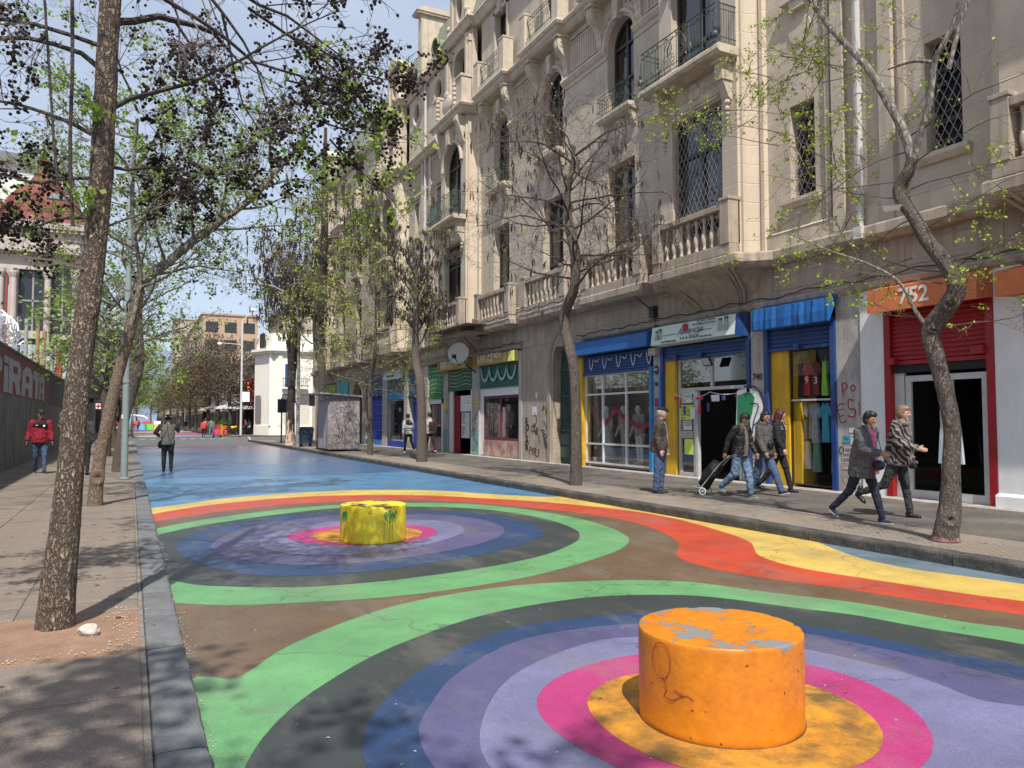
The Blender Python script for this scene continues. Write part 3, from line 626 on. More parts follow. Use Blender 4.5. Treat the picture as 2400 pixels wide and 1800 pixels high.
# bays
COVE = mat('smooth_cove_stone', (.54,.45,.345), .9, n1=(1.2,.1), n2=(28,.08), bump=.3, bscale=70, lines=(.44,.05,.012))
for bi, c in enumerate(BAYS):
    lh = (c-.92,c+.92,6.0,9.15,'rect'); uh = (c-.92,c+.92,10.12,13.5,'arch')
    wall('bay_wall', WB, c-hb, c+hb, 5.3, 14.45, [lh,uh], STONE, depth=.25)
    mb = MB(); mb.ribbon_z(bay_path(c)[:10], 5.3, 14.45); mb.ribbon_z(bay_path(c)[10:], 5.3, 14.45); mb.build('cove_return', COVE, BLD, merge=True)
    window(lh, WB+.25, transom=[8.2], curtain=False, grille=(bi in (0,1)))
    window(uh, WB+.25, transom=[11.0,12.55])
    # carved panel above the lower window and consoles under the slab
    mb = MB(); mb.box(WB-.05,WB,c-.86,c+.86,9.2,9.26)
    for s in (-1,1):
        mb.box(WB-.32,WB,c+s*1.17-.13,c+s*1.17+.13,9.42,9.9); mb.box(WB-.38,WB,c+s*1.17-.18,c+s*1.17+.18,9.82,9.95)
        mb.prism_y([(WB-.28,9.42),(WB,9.42),(WB,8.98),(WB-.1,9.05),(WB-.2,9.25)], c+s*1.17-.1, c+s*1.17+.1)
        for q,(zz,rr_) in enumerate([(8.95,.09),(8.8,.075),(8.68,.06),(8.56,.045),(8.46,.03)]): mb.ball((WB-.06,c+s*1.17,zz), rr_, 8, 5, (.8,1,.9))
    mb.build('console', STONE_PLAIN, BLD)
    mb = MB(); mb.box(WB-.02,WB,c-.98,c+.98,9.3,9.85); 
    for s in (-1,1):
        for j in range(3):
            cy = c+s*(.32+.22*j); pts = [(WB-.03, cy+s*.09*math.cos(t)*(1-t/9), 9.55+.1*math.sin(t)*(1-t/9)) for t in [i*.5 for i in range(14)]]
            mb.tube(pts, .018, 4)
    mb.ball((WB-.03,c,9.6),.2,12,6,(.25,1.2,.8)); mb.ball((WB-.05,c,9.78),.09,8,5,(.5,1.6,.7)); mb.build('carved_panel', STONE_PLAIN, BLD)
    # upper balcony
    bal = MB(); bal.prism_y([(11.62,9.98),(11.62,10.06),(11.68,10.12),(WB,10.12),(WB,9.92),(11.7,9.92)], c-1.5, c+1.5); bal = bal.build('balcony', STONE_PLAIN, BLD)
    g = MB(); X = 11.68; za, zb = 10.14, 11.08; y0_, y1_ = c-1.42, c+1.42
    for z, r in ((zb,.018),(zb-.13,.012),(za+.16,.012),(za+.04,.014)): g.tube([(WB,y0_,z),(X,y0_,z),(X,y1_,z),(WB,y1_,z)], r, 4)
    for y in [y0_+ (y1_-y0_)*i/24 for i in range(25)]:
        if abs(y-c) > .5 or abs(y-c) < .03: g.tube([(X,y,za),(X,y,zb-.13)], .009, 3)
        if int(round((y-y0_)/((y1_-y0_)/24))) % 4 == 0: g.tube([(X,y,za),(X,y,zb)], .013, 4)
    for s in (-1,1):
        for (cy,cz,r_,ph,turn) in ((.3,10.72,.17,0,1),(.42,10.42,.14,2,-1),(.7,10.42,.12,1,1),(.16,10.45,.1,1,1),(.98,10.36,.08,0,-1)):
            pts = [(X, c+s*(cy+r_*(1-t/11)*math.cos(ph+turn*t)), cz+r_*(1-t/11)*math.sin(ph+turn*t)*1.3) for t in [i*.55 for i in range(16)]]
            g.tube(pts, .011, 3)
        g.tube([(X, c+s*(.1+.25*math.sin(t*3)), za+.1+.75*t) for t in [i/8 for i in range(9)]], .012, 3)
        for i in range(8): g.tube([(X+(WB-X)*i/8,c+s*1.42,za),(X+(WB-X)*i/8,c+s*1.42,zb)], .009, 3)
        g.ball((X-.05,c+s*1.42,10.32),.075,8,6,(1,1,1.2)); g.ball((X-.04,c+s*1.42,10.5),.045,6,5,(1,1,1.8)); g.tube([(X-.03,c+s*1.42,10.55),(X-.03,c+s*1.42,10.85)], [.03,.01], 5)
    for i in range(7): g.ball((X, c+(i-3)*.38, zb-.065), .03, 6, 4)
    g.build('railing', IRON, bal)
    # curved pediment and keystone above the upper window
    mb = MB(); A = [(c+1.3*math.cos(math.pi*i/16), 13.9+.75*math.sin(math.pi*i/16)) for i in range(17)]
    mb.tube([(WB-.05,a,b) for a,b in [(c+1.08*math.cos(math.pi*i/16), 12.55+1.05*math.sin(math.pi*i/16)) for i in range(17)]], .09, 6)
    mb.prism_x([(c-.14,13.45),(c+.14,13.45),(c+.2,14.1),(c-.2,14.1)], WB-.28, WB)
    for s in (-1,1): mb.prism_y([(WB-.1,13.3),(WB,13.2),(WB,14.3),(WB-.4,14.3),(WB-.42,14.1),(WB-.25,13.8)], c+s*1.22-.14, c+s*1.22+.14)
    mb.build('arch_moulding', STONE_PLAIN, BLD)
    # lower balustrade balcony of the bay
# balustraded balconies
bprof = [(.055,0),(.055,.05),(.03,.08),(.05,.14),(.075,.22),(.07,.3),(.038,.4),(.03,.52),(.045,.6),(.055,.63),(.055,.68)]
proto_b = MB().lathe(bprof, n=10); proto_b = proto_b.build('baluster', STONE_PLAIN, None, smooth=True)
first_b = [True]
def balustrade(c, hw, X, n, ped=.36, pf=.12, label=None):
    mb = MB(); mb.box(X-.02,X+.28,c-hw,c+hw,5.36,5.60); mb.box(X-.03,X+.26,c-hw+ped,c+hw-ped,6.42,6.56)
    for s in (-1,1):
        y = c+s*(hw-ped/2); mb.box(X-.04,X+.3,y-ped/2,y+ped/2,5.60,6.60); mb.box(X-.06,X+.32,y-ped/2-.02,y+ped/2+.02,6.60,6.68)
    mb.box(X+.12,X+.2,c-hw+ped,c+hw-ped,5.6,5.66)
    o = mb.build('balcony', STONE_DARK, BLD); bevel(o, .012)
    for i in range(n):
        y = c-hw+ped+(2*hw-2*ped)*(i+.5)/n
        if first_b[0]: k = proto_b; k.parent = o; k.location = (X+.12,y,5.62); k.scale = (1,1,1.17); first_b[0] = False
        else: k = inst(proto_b, 'baluster', o, (X+.12,y,5.62), scale=(1,1,1.17))
for c in BAYS: balustrade(c, 1.42, 12.0 if c != 5.85 else 12.0, 8, ped=.3)
for c in WINS: balustrade(c, 1.55, 12.36, 8, ped=.33)
# ledge running round bays and balconies
path = []
ev = sorted([(c,'b') for c in BAYS]+[(c,'w') for c in WINS])
path.append((12.66,Y0))
for c,k in ev:
    if k == 'b': path += [(12.66,c-2.05),(12.5,c-1.85),(12.25,c-1.62),(12.0,c-1.55),(12.0,c+1.55),(12.25,c+1.62),(12.5,c+1.85),(12.66,c+2.05)]
    else: path += [(12.66,c-1.66),(12.34,c-1.62),(12.34,c+1.62),(12.66,c+1.66)]
path.append((12.66,Y1))
path = [p for p in path if p[1] >= Y0]
mb = MB(); swept([(-1.2,5.36),(.0,5.37),(.03,5.33),(.03,5.16),(-.04,5.10),(-.1,5.06),(-1.2,5.04)], path, mb)
mb.build('ledge', STONE_DARK, BLD)
mb = MB(); mb.ribbon_z([(12.733,Y0),(12.733,Y1)], 5.36, 5.72); mb.prism_y([(12.72,5.72),(12.8,5.78),(12.8,5.7)], Y0, Y1); mb.build('plinth_band', STONE_PLAIN, BLD)
# band above the shops, corbels under bays
FB = thing('x','x','x'); bpy.data.objects.remove(FB)
mb = MB(); mb.box(12.95,13.4,Y0,Y1,4.275,5.08); mb.build('fascia_band', BASE_ST, BLD)
mb = MB()
for a,b in [(15.9,17.2),(17.35,20.9),(24.6,29.4),(31.6,33.2),(34,37.9),(41.3,46),(7.6,9.6),(10.4,12.9)]:
    for (ya,yb,za,zb) in ((a+.08,b-.08,4.5,4.92),): 
        mb.box(12.935,12.955,ya,yb,za,za+.015); mb.box(12.935,12.955,ya,yb,zb,zb+.015); mb.box(12.935,12.955,ya,ya+.015,za,zb); mb.box(12.935,12.955,yb-.015,yb,za,zb)
mb.build('scored_panels', STONE_DARK, BLD)['kind'] = 'stuff'
mb = MB(); swept([(-.3,4.31),(.12,4.31),(.14,4.28),(.1,4.2),(.03,4.15),(-.3,4.13)], [(12.98,Y0),(12.98,20.95)], mb); swept([(-.3,4.42),(.12,4.42),(.14,4.39),(.1,4.32),(.03,4.27),(-.3,4.26)], [(12.98,25.2),(12.98,46.7)], mb)
swept([(-.3,4.5),(.1,4.5),(.1,4.4),(-.3,4.4)], [(12.98,50),(12.98,Y1)], mb)
split_build(mb, 'shop_cornice', STONE_DARK, BLD)
for c in BAYS:
    mb = MB()
    N = 9
    def cz(t): return 4.36+.72*t
    prof = [(12.96-.9*(t**1.9), cz(t)) for t in [i/N for i in range(N+1)]]
    hw0, hw1 = .75, 1.5
    vs = []; cols = 25
    for i,(x,z) in enumerate(prof):
        t = i/N; hw = hw0+(hw1-hw0)*t**.6
        for k in range(cols):
            u = -1+2*k/(cols-1); xx = x
            e = max(0,(abs(u)-.72)/.28); xx = x+(12.96-x)*e**2.2
            fl = -.018*(1 if k % 4 == 0 else 0)
            vs.append((xx+fl, c+u*hw, z))
    fs = [(i*cols+k,i*cols+k+1,(i+1)*cols+k+1,(i+1)*cols+k) for i in range(N) for k in range(cols-1)]
    mb.add(vs, fs); mb.build('corbel', BASE_ST, BLD, smooth=True)
    mb = MB()
    for s in (-1,1):
        for d in (1.02,1.16,1.30):
            pts = [(12.95-.86*(t**1.5), c+s*(d*.62+ (d-.62*d)*t+.02), 4.34+.74*t) for t in [i/8 for i in range(9)]]
            mb.tube(pts, .035, 5)
    mb.build('corbel_ribs', BASE_ST, BLD)
# string course, flutes, consoles, cornice
mb = MB()
for (a,b) in segs: 
    ws = [c for c in WINS if a < c < b]; ys = [a]+sum([[c-.7,c+.7] for c in ws],[])+[b]
    for i in range(0,len(ys),2):
        if ys[i+1]-ys[i] > .1: mb.prism_y([(W0-.1,12.98),(W0-.12,12.9),(W0-.05,12.8),(W0,12.76),(W0,13.0)], ys[i], ys[i+1]); mb.prism_y([(W0-.04,12.66),(W0-.03,12.6),(W0,12.6),(W0,12.68)], ys[i], ys[i+1])
split_build(mb, 'string_course', STONE_PLAIN, BLD)
mb = MB()
def flutes(a, b):
    n = int((b-a)/.13)
    for i in range(n):
        y = a+(b-a)*(i+.5)/n; mb.box(W0-.035,W0,y-.03,y+.03,13.12,14.0)
    mb.box(W0-.05,W0,a-.05,b+.05,14.0,14.04); mb.box(W0-.05,W0,a-.05,b+.05,13.08,13.12)
    k = int((b-a)/.09)
    for i in range(k):
        y = a+(b-a)*(i+.5)/k; mb.box(W0-.08,W0,y-.025,y+.025,14.1,14.2)
for c0,c1 in ((18.55,22.62),(22.62,26.70),(43.5,47.6),(47.6,51.7)): flutes(c0+1.28, c1-1.28)
flutes(16.45,17.2); flutes(28.0,28.5); flutes(32.3,34.8); flutes(35.3,37.7); flutes(41.6,42.2); flutes(7.8,9.9); flutes(10.6,12.6)
mb.build('fluted_frieze', STONE_PLAIN, BLD)['kind'] = 'stuff'
cons_prof = [(0,0),(.05,.02),(.1,.12),(.1,.3),(.14,.5),(.24,.66),(.38,.78),(.46,.92),(.48,1.08),(.44,1.2),(.36,1.27),(0,1.27)]
for c in WINS:
    mb = MB()
    for s in (-1,1):
        y = c+s*1.02; mb.prism_y([(W0-a,13.02+b) for a,b in cons_prof], y-.13, y+.13)
        mb.prism_y([(W0-a*1.05-.01,13.02+b) for a,b in cons_prof[3:]]+[(W0,14.29)], y-.05, y+.05)
        mb.box(W0-.5,W0,y-.18,y+.18,14.26,14.36)
        for sg in (-1,1):
            pts = [(W0-.3+.13*(1-t/10)*math.cos(t), y+sg*.135, 14.0+.13*(1-t/10)*math.sin(t)) for t in [i*.55 for i in range(16)]]; mb.tube(pts, .016, 4)
    # arch moulding and keystone
    A = [(c+.82*math.cos(math.pi*i/16), 12.90+.82*math.sin(math.pi*i/16)) for i in range(17)]
    mb.tube([(W0-.02,a,b) for a,b in A], .085, 6)
    mb.prism_x([(c-.1,13.5),(c+.1,13.5),(c+.15,14.15),(c-.15,14.15)], W0-.2, W0)
    for q in range(10):
        a = R(30+q*13); mb.ball((W0-.04, c+.99*math.cos(a)*1.02, 12.98+1.02*math.sin(a)), .06, 6, 4, (.5,1,1))
    mb.build('console', STONE_PLAIN, BLD)
    # small sill and iron guard of the arched window, cartouche below
    s_ = MB(); s_.prism_y([(W0-.34,10.62),(W0-.34,10.70),(W0,10.72),(W0,10.5),(W0-.26,10.54)], c-.86, c+.86)
    for s in (-1,1): s_.prism_y([(W0-.22,10.54),(W0,10.54),(W0,10.1),(W0-.1,10.14)], c+s*.72-.08, c+s*.72+.08)
    s_.ball((W0-.03,c,10.05), .24, 12, 8, (.3,.8,1.3)); s_.ball((W0-.05,c,9.62), .1, 8, 5, (.5,1,1.4)); s_.ball((W0-.05,c,10.42), .12, 8, 5, (.5,1.8,.8))
    for s in (-1,1): s_.tube([(W0-.04,c+s*(.2+.06*math.sin(t*3)),10.4-.7*t) for t in [i/8 for i in range(9)]], [.05-.03*i/8 for i in range(9)], 5)
    sill = s_.build('window_sill', STONE_PLAIN, BLD)
    g = MB(); X = W0-.3
    for z in (10.74,10.9,11.22,11.34): g.tube([(W0,c-.8,z),(X,c-.8,z),(X,c+.8,z),(W0,c+.8,z)], .012, 4)
    for i in range(17): g.tube([(X,c-.8+.1*i,10.72),(X,c-.8+.1*i,11.34)], .008, 3)
    for i in range(4):
        cy = c-.6+.4*i; g.tube([(X,cy+.08*math.cos(t),11.06+.1*math.sin(t)) for t in [j*math.pi/4 for j in range(9)]], .009, 3)
    g.build('railing', IRON, sill)
path = [(12.5,Y0)]
for c,k in ev:
    hw, X = (1.30, 12.26) if k == 'w' else (1.75, 11.95)
    path += [(12.5,c-hw-.02),(X,c-hw),(X,c+hw),(12.5,c+hw+.02)]
path.append((12.5,Y1)); path = [p for p in path if p[1] >= Y0]
mb = MB(); swept([(-.8,14.72),(.12,14.72),(.14,14.66),(.1,14.58),(.03,14.54),(.0,14.46),(-.06,14.40),(-.12,14.36),(-.8,14.34)], path, mb)
mb.build('cornice', STONE_PLAIN, BLD)
# attic storey
for c in BAYS:
    wall('attic_bay', 12.55, c-1.35, c+1.35, 14.7, 18.2, [(c-.62,c+.62,15.0,17.75,'seg')], STONE, depth=.45)
    window((c-.62,c+.62,15.0,17.75,'seg'), 13.0, transom=[16.4], curtain=False)
    mb = MB(); mb.box(12.55,12.8,c-1.36,c-1.34,14.7,18.2); mb.box(12.55,12.8,c+1.34,c+1.36,14.7,18.2)
    for s in (-1,1):
        mb.box(12.42,12.56,c+s*1.1-.2,c+s*1.1+.2,14.72,18.0); mb.box(12.38,12.57,c+s*1.1-.24,c+s*1.1+.24,17.6,17.75); mb.box(12.36,12.57,c+s*1.1-.1,c+s*1.1+.1,14.72,18.0)
    split_build(mb, 'attic_pilaster', STONE_PLAIN, BLD)
    # stone parapet blocks with scrolls
    mb = MB()
    for s in (-1,1):
        mb.box(11.95,12.4,c+s*1.35-.3,c+s*1.35+.3,14.72,15.85); mb.box(11.9,12.45,c+s*1.35-.34,c+s*1.35+.34,15.85,15.95)
        for q in range(5): mb.ball((11.93,c+s*.98,14.9+q*.2),.1,6,5)
    mb.ball((11.98,c,15.2),.42,12,8,(.3,1.3,1)); mb.ball((11.95,c,15.6),.2,8,6,(.5,1.2,1))
    mb.build('parapet_block', STONE_PLAIN, BLD)
for c in WINS:
    mb = MB()
    for s in (-1,1): mb.box(12.2,12.62,c+s*1.18-.2,c+s*1.18+.2,14.72,15.98); mb.box(12.18,12.64,c+s*1.18-.22,c+s*1.18+.22,15.98,16.04)
    mb.box(12.22,12.5,c-1.0,c+1.0,14.72,14.95); o = mb.build('parapet_block', STONE_PLAIN, BLD)
    g = MB(); X = 12.32
    for z in (14.98,15.1,15.7,15.82): g.tube([(X,c-.98,z),(X,c+.98,z)], .014, 4)
    for i in range(15): g.tube([(X,c-.98+.14*i,14.95),(X,c-.98+.14*i,15.82)], .009, 3)
    for i in range(6):
        cy = c-.75+.3*i; g.tube([(X,cy+.12*(1-t/8)*math.cos(t),15.4+.2*(1-t/8)*math.sin(t)) for t in [j*.6 for j in range(11)]], .011, 3)
    g.build('railing', IRON, o)
    mb = MB(); mb.box(W0-.06,W0,c-.66,c-.52,14.72,17.95); mb.box(W0-.06,W0,c+.52,c+.66,14.72,17.95); mb.box(W0-.06,W0,c-.66,c+.66,17.82,17.98); mb.prism_x([(c-.1,17.7),(c+.1,17.7),(c+.16,18.15),(c-.16,18.15)], W0-.16, W0); mb.build('window_surround', STONE_PLAIN, BLD)
path = [(12.66,Y0)]
for c in BAYS: path += [(12.66,c-1.5),(12.4,c-1.48),(12.4,c+1.48),(12.66,c+1.5)]
path.append((12.66,Y1)); path = [p for p in path if p[1] >= Y0]
mb = MB(); swept([(-.9,18.55),(.2,18.55),(.22,18.48),(.12,18.38),(.06,18.25),(0,18.18),(-.9,18.15)], path, mb); mb.build('eaves_cornice', STONE_PLAIN, BLD)
# mansard in slate courses
mb = MB(); z = 18.5; x = 12.62
for i in range(9): mb.prism_y([(x,z),(x+.07,z+.27),(x+.3,z+.27),(x+.3,z)], Y0, Y1); mb.prism_y([(x-.02,z),(x+.0,z+.03),(x+.1,z+.03),(x+.1,z)], Y0, Y1); z += .265; x += .075
mb.build('mansard_roof', SLATE, BLD)
mb = MB(); mb.prism_y([(x-.02,z),(x+.05,z+.12),(28,z+.5),(28,z)], Y0, Y1); mb.build('roof_cap', plain('dark_roof_edge', (.07,.07,.065)), BLD)
for c in BAYS:   # stone dormers
    wall('dormer', 12.5, c-.85, c+.85, 18.5, 20.6, [(c-.33,c+.33,19.0,20.2,'oval')], STONE, depth=.25)
    mb = MB(); mb.box(12.5,13.6,c-.87,c-.83,18.5,20.6); mb.box(12.5,13.6,c+.83,c+.87,18.5,20.6)
    mb.prism_x([(c-1.05,20.6),(c+1.05,20.6),(c+1.05,20.72),(c,21.35),(c-1.05,20.72)], 12.35, 13.7)
    for s in (-1,1): mb.box(12.42,12.55,c+s*.72-.12,c+s*.72+.12,18.55,20.6); mb.ball((12.5,c+s*1.05,18.8),.25,8,6,(.6,1,1)); mb.ball((12.45,c+s*1.0,19.1),.14,8,6)
    mb.build('dormer_frame', STONE_PLAIN, BLD)
    window((c-.33,c+.33,19.0,20.2,'oval'), 12.74, curtain=False)
for c in (33.4,36.8,43.6,51.6):
    mb = MB(); mb.tube([(12.55,c+.42*math.cos(a),19.2+.42*math.sin(a)) for a in [math.pi*i/10 for i in range(11)]], .07, 5); mb.prism_x([(c+.42*math.cos(math.pi*i/10),19.2+.42*math.sin(math.pi*i/10)) for i in range(11)], 12.6, 13.3); o = mb.build('round_dormer', plain('copper_green', (.16,.22,.1)) if 'copper_green' not in bpy.data.materials else bpy.data.materials['copper_green'], BLD)
    mb = MB(); mb.prism_x([(c+.34*math.cos(2*math.pi*i/16),19.22+.34*math.sin(2*math.pi*i/16)) for i in range(16)], 12.58, 12.61); mb.build('dark_opening', DARK, o)
mb = MB(); mb.prism_x([(34.75,18.5),(35.35,18.5),(35.25,21.6),(34.85,21.6)], 12.35, 14.2); mb.box(12.1,14.4,34.7,35.4,21.5,21.6); mb.prism_y([(12.05,21.6),(14.4,21.6),(14.0,21.85),(12.4,21.85)], 34.65, 35.45); mb.build('party_wall', STONE_PLAIN, BLD)
# pilaster strips by the drainpipes, pipes
mb = MB()
for c in (10.2,35.0):
    for s in (-1,1): mb.box(W0-.12,W0,c+s*.55-.14,c+s*.55+.14,5.36,14.4); mb.box(W0-.06,W0,c+s*.85-.06,c+s*.85+.06,5.36,14.4)
split_build(mb, 'pilaster', STONE, BLD)
for c in (10.22,35.02):
    mb = MB(); mb.tube([(W0-.14,c,5.2),(W0-.14,c,18.3)], .062, 10)
    for z in (5.5,8.0,10.5,13.0,16.0): mb.tube([(W0-.14,c,z),(W0-.14,c,z+.08)], .075, 10)
    mb.box(W0-.26,W0-.02,c-.09,c+.09,5.12,5.36); mb.build('drainpipe', plain('pale_pipe', (.5,.48,.46)) if 'pale_pipe' not in bpy.data.materials else bpy.data.materials['pale_pipe'], BLD)
# body of the building behind
mb = MB(); mb.box(16.6,28,Y0,Y1,0,20.6); mb.box(13.46,16.6,Y0,Y1,4.3,18.4); mb.box(12.8,13.4,Y1-.25,Y1,0.1,18.4); mb.box(12.9,28,Y0,Y0+.2,0.1,20.5); split_build(mb, 'building_body', STONE_PLAIN, BLD)
# ---------------- ground floor ----------------
def pier(y0, y1, m, X=12.98, z1=4.2, name='pier'):
    mb = MB(); mb.box(X,13.5,y0,y1,.1,z1); return bevel(mb.build(name, m, BLD), .01)
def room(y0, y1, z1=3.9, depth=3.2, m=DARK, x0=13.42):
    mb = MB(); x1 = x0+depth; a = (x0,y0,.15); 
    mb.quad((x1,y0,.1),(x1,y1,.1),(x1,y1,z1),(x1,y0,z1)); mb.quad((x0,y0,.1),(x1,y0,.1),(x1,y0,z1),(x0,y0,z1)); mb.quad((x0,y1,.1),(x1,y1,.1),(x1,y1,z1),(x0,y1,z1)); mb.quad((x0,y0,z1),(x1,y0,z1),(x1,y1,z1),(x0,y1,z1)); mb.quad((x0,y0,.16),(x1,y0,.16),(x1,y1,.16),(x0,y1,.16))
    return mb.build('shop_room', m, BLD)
def shutter(y0, y1, z0, z1, m, X=13.02, sh=.085, name='roller_shutter', rib=None):
    mb = MB(); mb.box(X+.03,X+.1,y0,y1,z0,z1); root = mb.build(name, rib or m, BLD)
    n = max(1,int((z1-z0)/sh)); first = None
    for i in range(n):
        z = z0+(z1-z0)*i/n; h = (z1-z0)/n
        if first is None:
            q = MB(); q.prism_y([(0,.008),(-.022,.02),(-.028,h*.5),(-.022,h-.02),(0,h-.008),(.03,h*.5)], y0+.01, y1-.01); first = q.build('slat', m, root); first.location = (X+.03,0,z)
        else: inst(first, 'slat', root, (X+.03,0,z))
    b_ = MB(); b_.box(X-.02,X+.06,y0,y1,z0-.07,z0); b_.build('bottom_rail', m, root)
    return root
def frame(y0, y1, z0, z1, m, xs=(), zs=(), t=.06, X=13.1, glass=True, name='shop_window', d=.06):
    mb = MB(); mb.box(X,X+d,y0,y0+t,z0,z1); mb.box(X,X+d,y1-t,y1,z0,z1); mb.box(X+.003,X+d-.003,y0,y1,z0,z0+t); mb.box(X+.003,X+d-.003,y0,y1,z1-t,z1)
    for y in xs: mb.box(X-.004,X+d+.004,y-t/2,y+t/2,z0,z1)
    for z in zs: mb.box(X-.002,X+d+.002,y0,y1,z-t/2,z+t/2)
    o = mb.build(name, m, BLD)
    if glass:
        ys = [y0]+sorted(xs)+[y1]; zz = [z0]+sorted(zs)+[z1]
        for i in range(len(ys)-1):
            for j in range(len(zz)-1):
                p = MB(); p.quad((X+d*.5,ys[i],zz[j]),(X+d*.5,ys[i+1],zz[j]),(X+d*.5,ys[i+1],zz[j+1]),(X+d*.5,ys[i],zz[j+1])); p.build('pane', GLASS_SHOP, o)
    return o
# piers from near to far
pier(Y0, 4.4, WHITEP); pier(7.42, 7.9, WHITEP, 12.95); pier(10.0, 10.54, WHITEP, 12.95); pier(10.54, 11.14, CONC, 12.97); P740B = pier(13.12, 13.56, CONC, 12.97); P740A = pier(16.97, 17.3, CONC, 12.97)
PW = pier(22.98, 25.26, BASE_ST, 12.96, 4.268); pier(21.2,21.6, BASE_ST, 12.96, 4.268)
PE = pier(29.2, 29.95, CONC, 12.97, 4.268); pier(32.73, 33.26, CONC, 12.97, 4.268); pier(35.3, 36.4, CONC, 12.953, 4.268); pier(38.4, 39.0, CONC, 12.97, 4.268); pier(42.0, 42.9, CONC, 12.97, 4.268); pier(46.5, 47.2, BASE_ST, 12.97, 4.268); pier(49.5, 50.4, BASE_ST, 12.97, 4.268); pier(53.4, 53.9, CONC, 12.97, 4.268); pier(57.2, Y1, BASE_ST, 12.97, 4.268)
mb = MB(); mb.prism_y([(12.9,.1),(12.9,.35),(12.95,.4),(13.0,.4),(13.0,.1)], 7.4, 7.92); mb.build('pier_base', WHITEP, BLD)
# near neighbour shop (mostly out of frame)
room(4.4, 7.42); mb = MB(); mb.prism_y([(12.9,4.12),(12.35,3.98),(12.35,3.58),(12.9,3.62)], 4.4, 7.50); mb.build('awning', ORANGE_A, BLD)
frame(4.4, 7.42, .15, 3.4, ALU, (5.9,), (2.5,))
# number 752
mb = MB(); mb.prism_y([(12.92,4.16),(12.50,4.06),(12.48,3.62),(12.92,3.68)], 7.88, 9.99); aw = mb.build('awning', ORANGE_A, BLD)
text('752', .40, plain('cream_lettering', (.7,.66,.6)), 'number', aw, (12.478,9.32,3.72), off=.008, ext=.004)
mb = MB(); mb.box(12.93,13.06,7.9,8.03,.13,3.7); mb.box(12.93,13.06,9.86,9.99,.13,3.7); split_build(mb, 'red_frame', REDP, BLD)
shutter(8.03, 9.86, 2.72, 3.75, REDP, 12.99)
mb = MB(); mb.box(12.85,12.98,9.72,9.9,2.66,2.78); mb.box(12.85,12.98,8.03,8.25,2.74,2.88); split_build(mb, 'shutter_lock', REDP, BLD)
mb = MB(); mb.box(13.0,13.1,8.03,9.86,2.5,2.68); mb.build('dark_transom', DARK, BLD)
WPVC = plain('white_door_frame', (.5,.5,.49), .5)
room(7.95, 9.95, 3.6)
mb = MB(); mb.box(13.05,13.12,9.66,9.86,.15,2.5); mb.build('door_side_panel', WPVC, BLD)
def door(y0, y1, z0, z1, m, X, hy=None, t=.11):
    mb = MB(); mb.box(X,X+.05,y0,y0+t,z0,z1); mb.box(X,X+.05,y1-t,y1,z0,z1); mb.box(X+.002,X+.048,y0,y1,z0,z0+t*1.4); mb.box(X+.002,X+.048,y0,y1,z1-t,z1); o = mb.build('door', m, BLD)
    p = MB(); p.quad((X+.02,y0+t,z0+t),(X+.02,y1-t,z0+t),(X+.02,y1-t,z1-t),(X+.02,y0+t,z1-t)); p.build('pane', GLASS_SHOP, o)
    if hy: h = MB(); h.tube([(X,hy,1.1),(X-.05,hy,1.12),(X-.05,hy-.14,1.12)], .012, 6); h.build('handle', ALU, o)
    return o
door(8.08, 8.82, .17, 2.44, WPVC, 13.05, 8.76); door(8.86, 9.64, .17, 2.44, WPVC, 13.06)
# shop 3: blue with hanging clothes
AW3 = MB()
vs = []; N = 24
for i in range(N+1):
    y = 11.02+ (13.14-11.02)*i/N; s = .012*math.sin(i*1.3)+.01*math.sin(i*2.9)
    vs += [(12.93,y,4.17),(12.62+s,y,4.10+s*.5),(12.60+s*1.6,y,3.84+s*.3),(12.61+s,y,3.64+s*.4),(12.66,y,3.62+s*.4)]
AW3.add(vs, [(i*5+k,i*5+k+1,(i+1)*5+k+1,(i+1)*5+k) for i in range(N) for k in range(4)]+[(0,1,2,3,4)]); AW3.build('awning', BLUE, BLD)
shutter(11.18, 13.0, 3.22, 3.72, BLUED, 12.99)
mb = MB(); mb.box(12.93,13.08,11.14,11.26,.14,3.75); mb.box(12.93,13.08,13.0,13.12,.14,3.75); mb.box(12.88,13.0,12.05,12.2,3.14,3.26); split_build(mb, 'blue_post', BLUED, BLD)
mb = MB(); mb.box(13.05,13.12,12.5,13.0,.16,3.2); mb.box(13.12,13.9,12.5,12.53,.16,3.2); mb.build('yellow_panel', YEL, BLD)
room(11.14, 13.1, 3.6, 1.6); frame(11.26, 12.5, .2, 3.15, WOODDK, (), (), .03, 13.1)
mb = MB(); mb.box(13.1,13.16,11.26,12.5,2.03,2.07); mb.build('display_rail', ALU, BLD)
mb = MB(); mb.box(13.2,13.6,12.3,12.5,.2,2.0); mb.build('yellow_reveal', YEL, BLD)
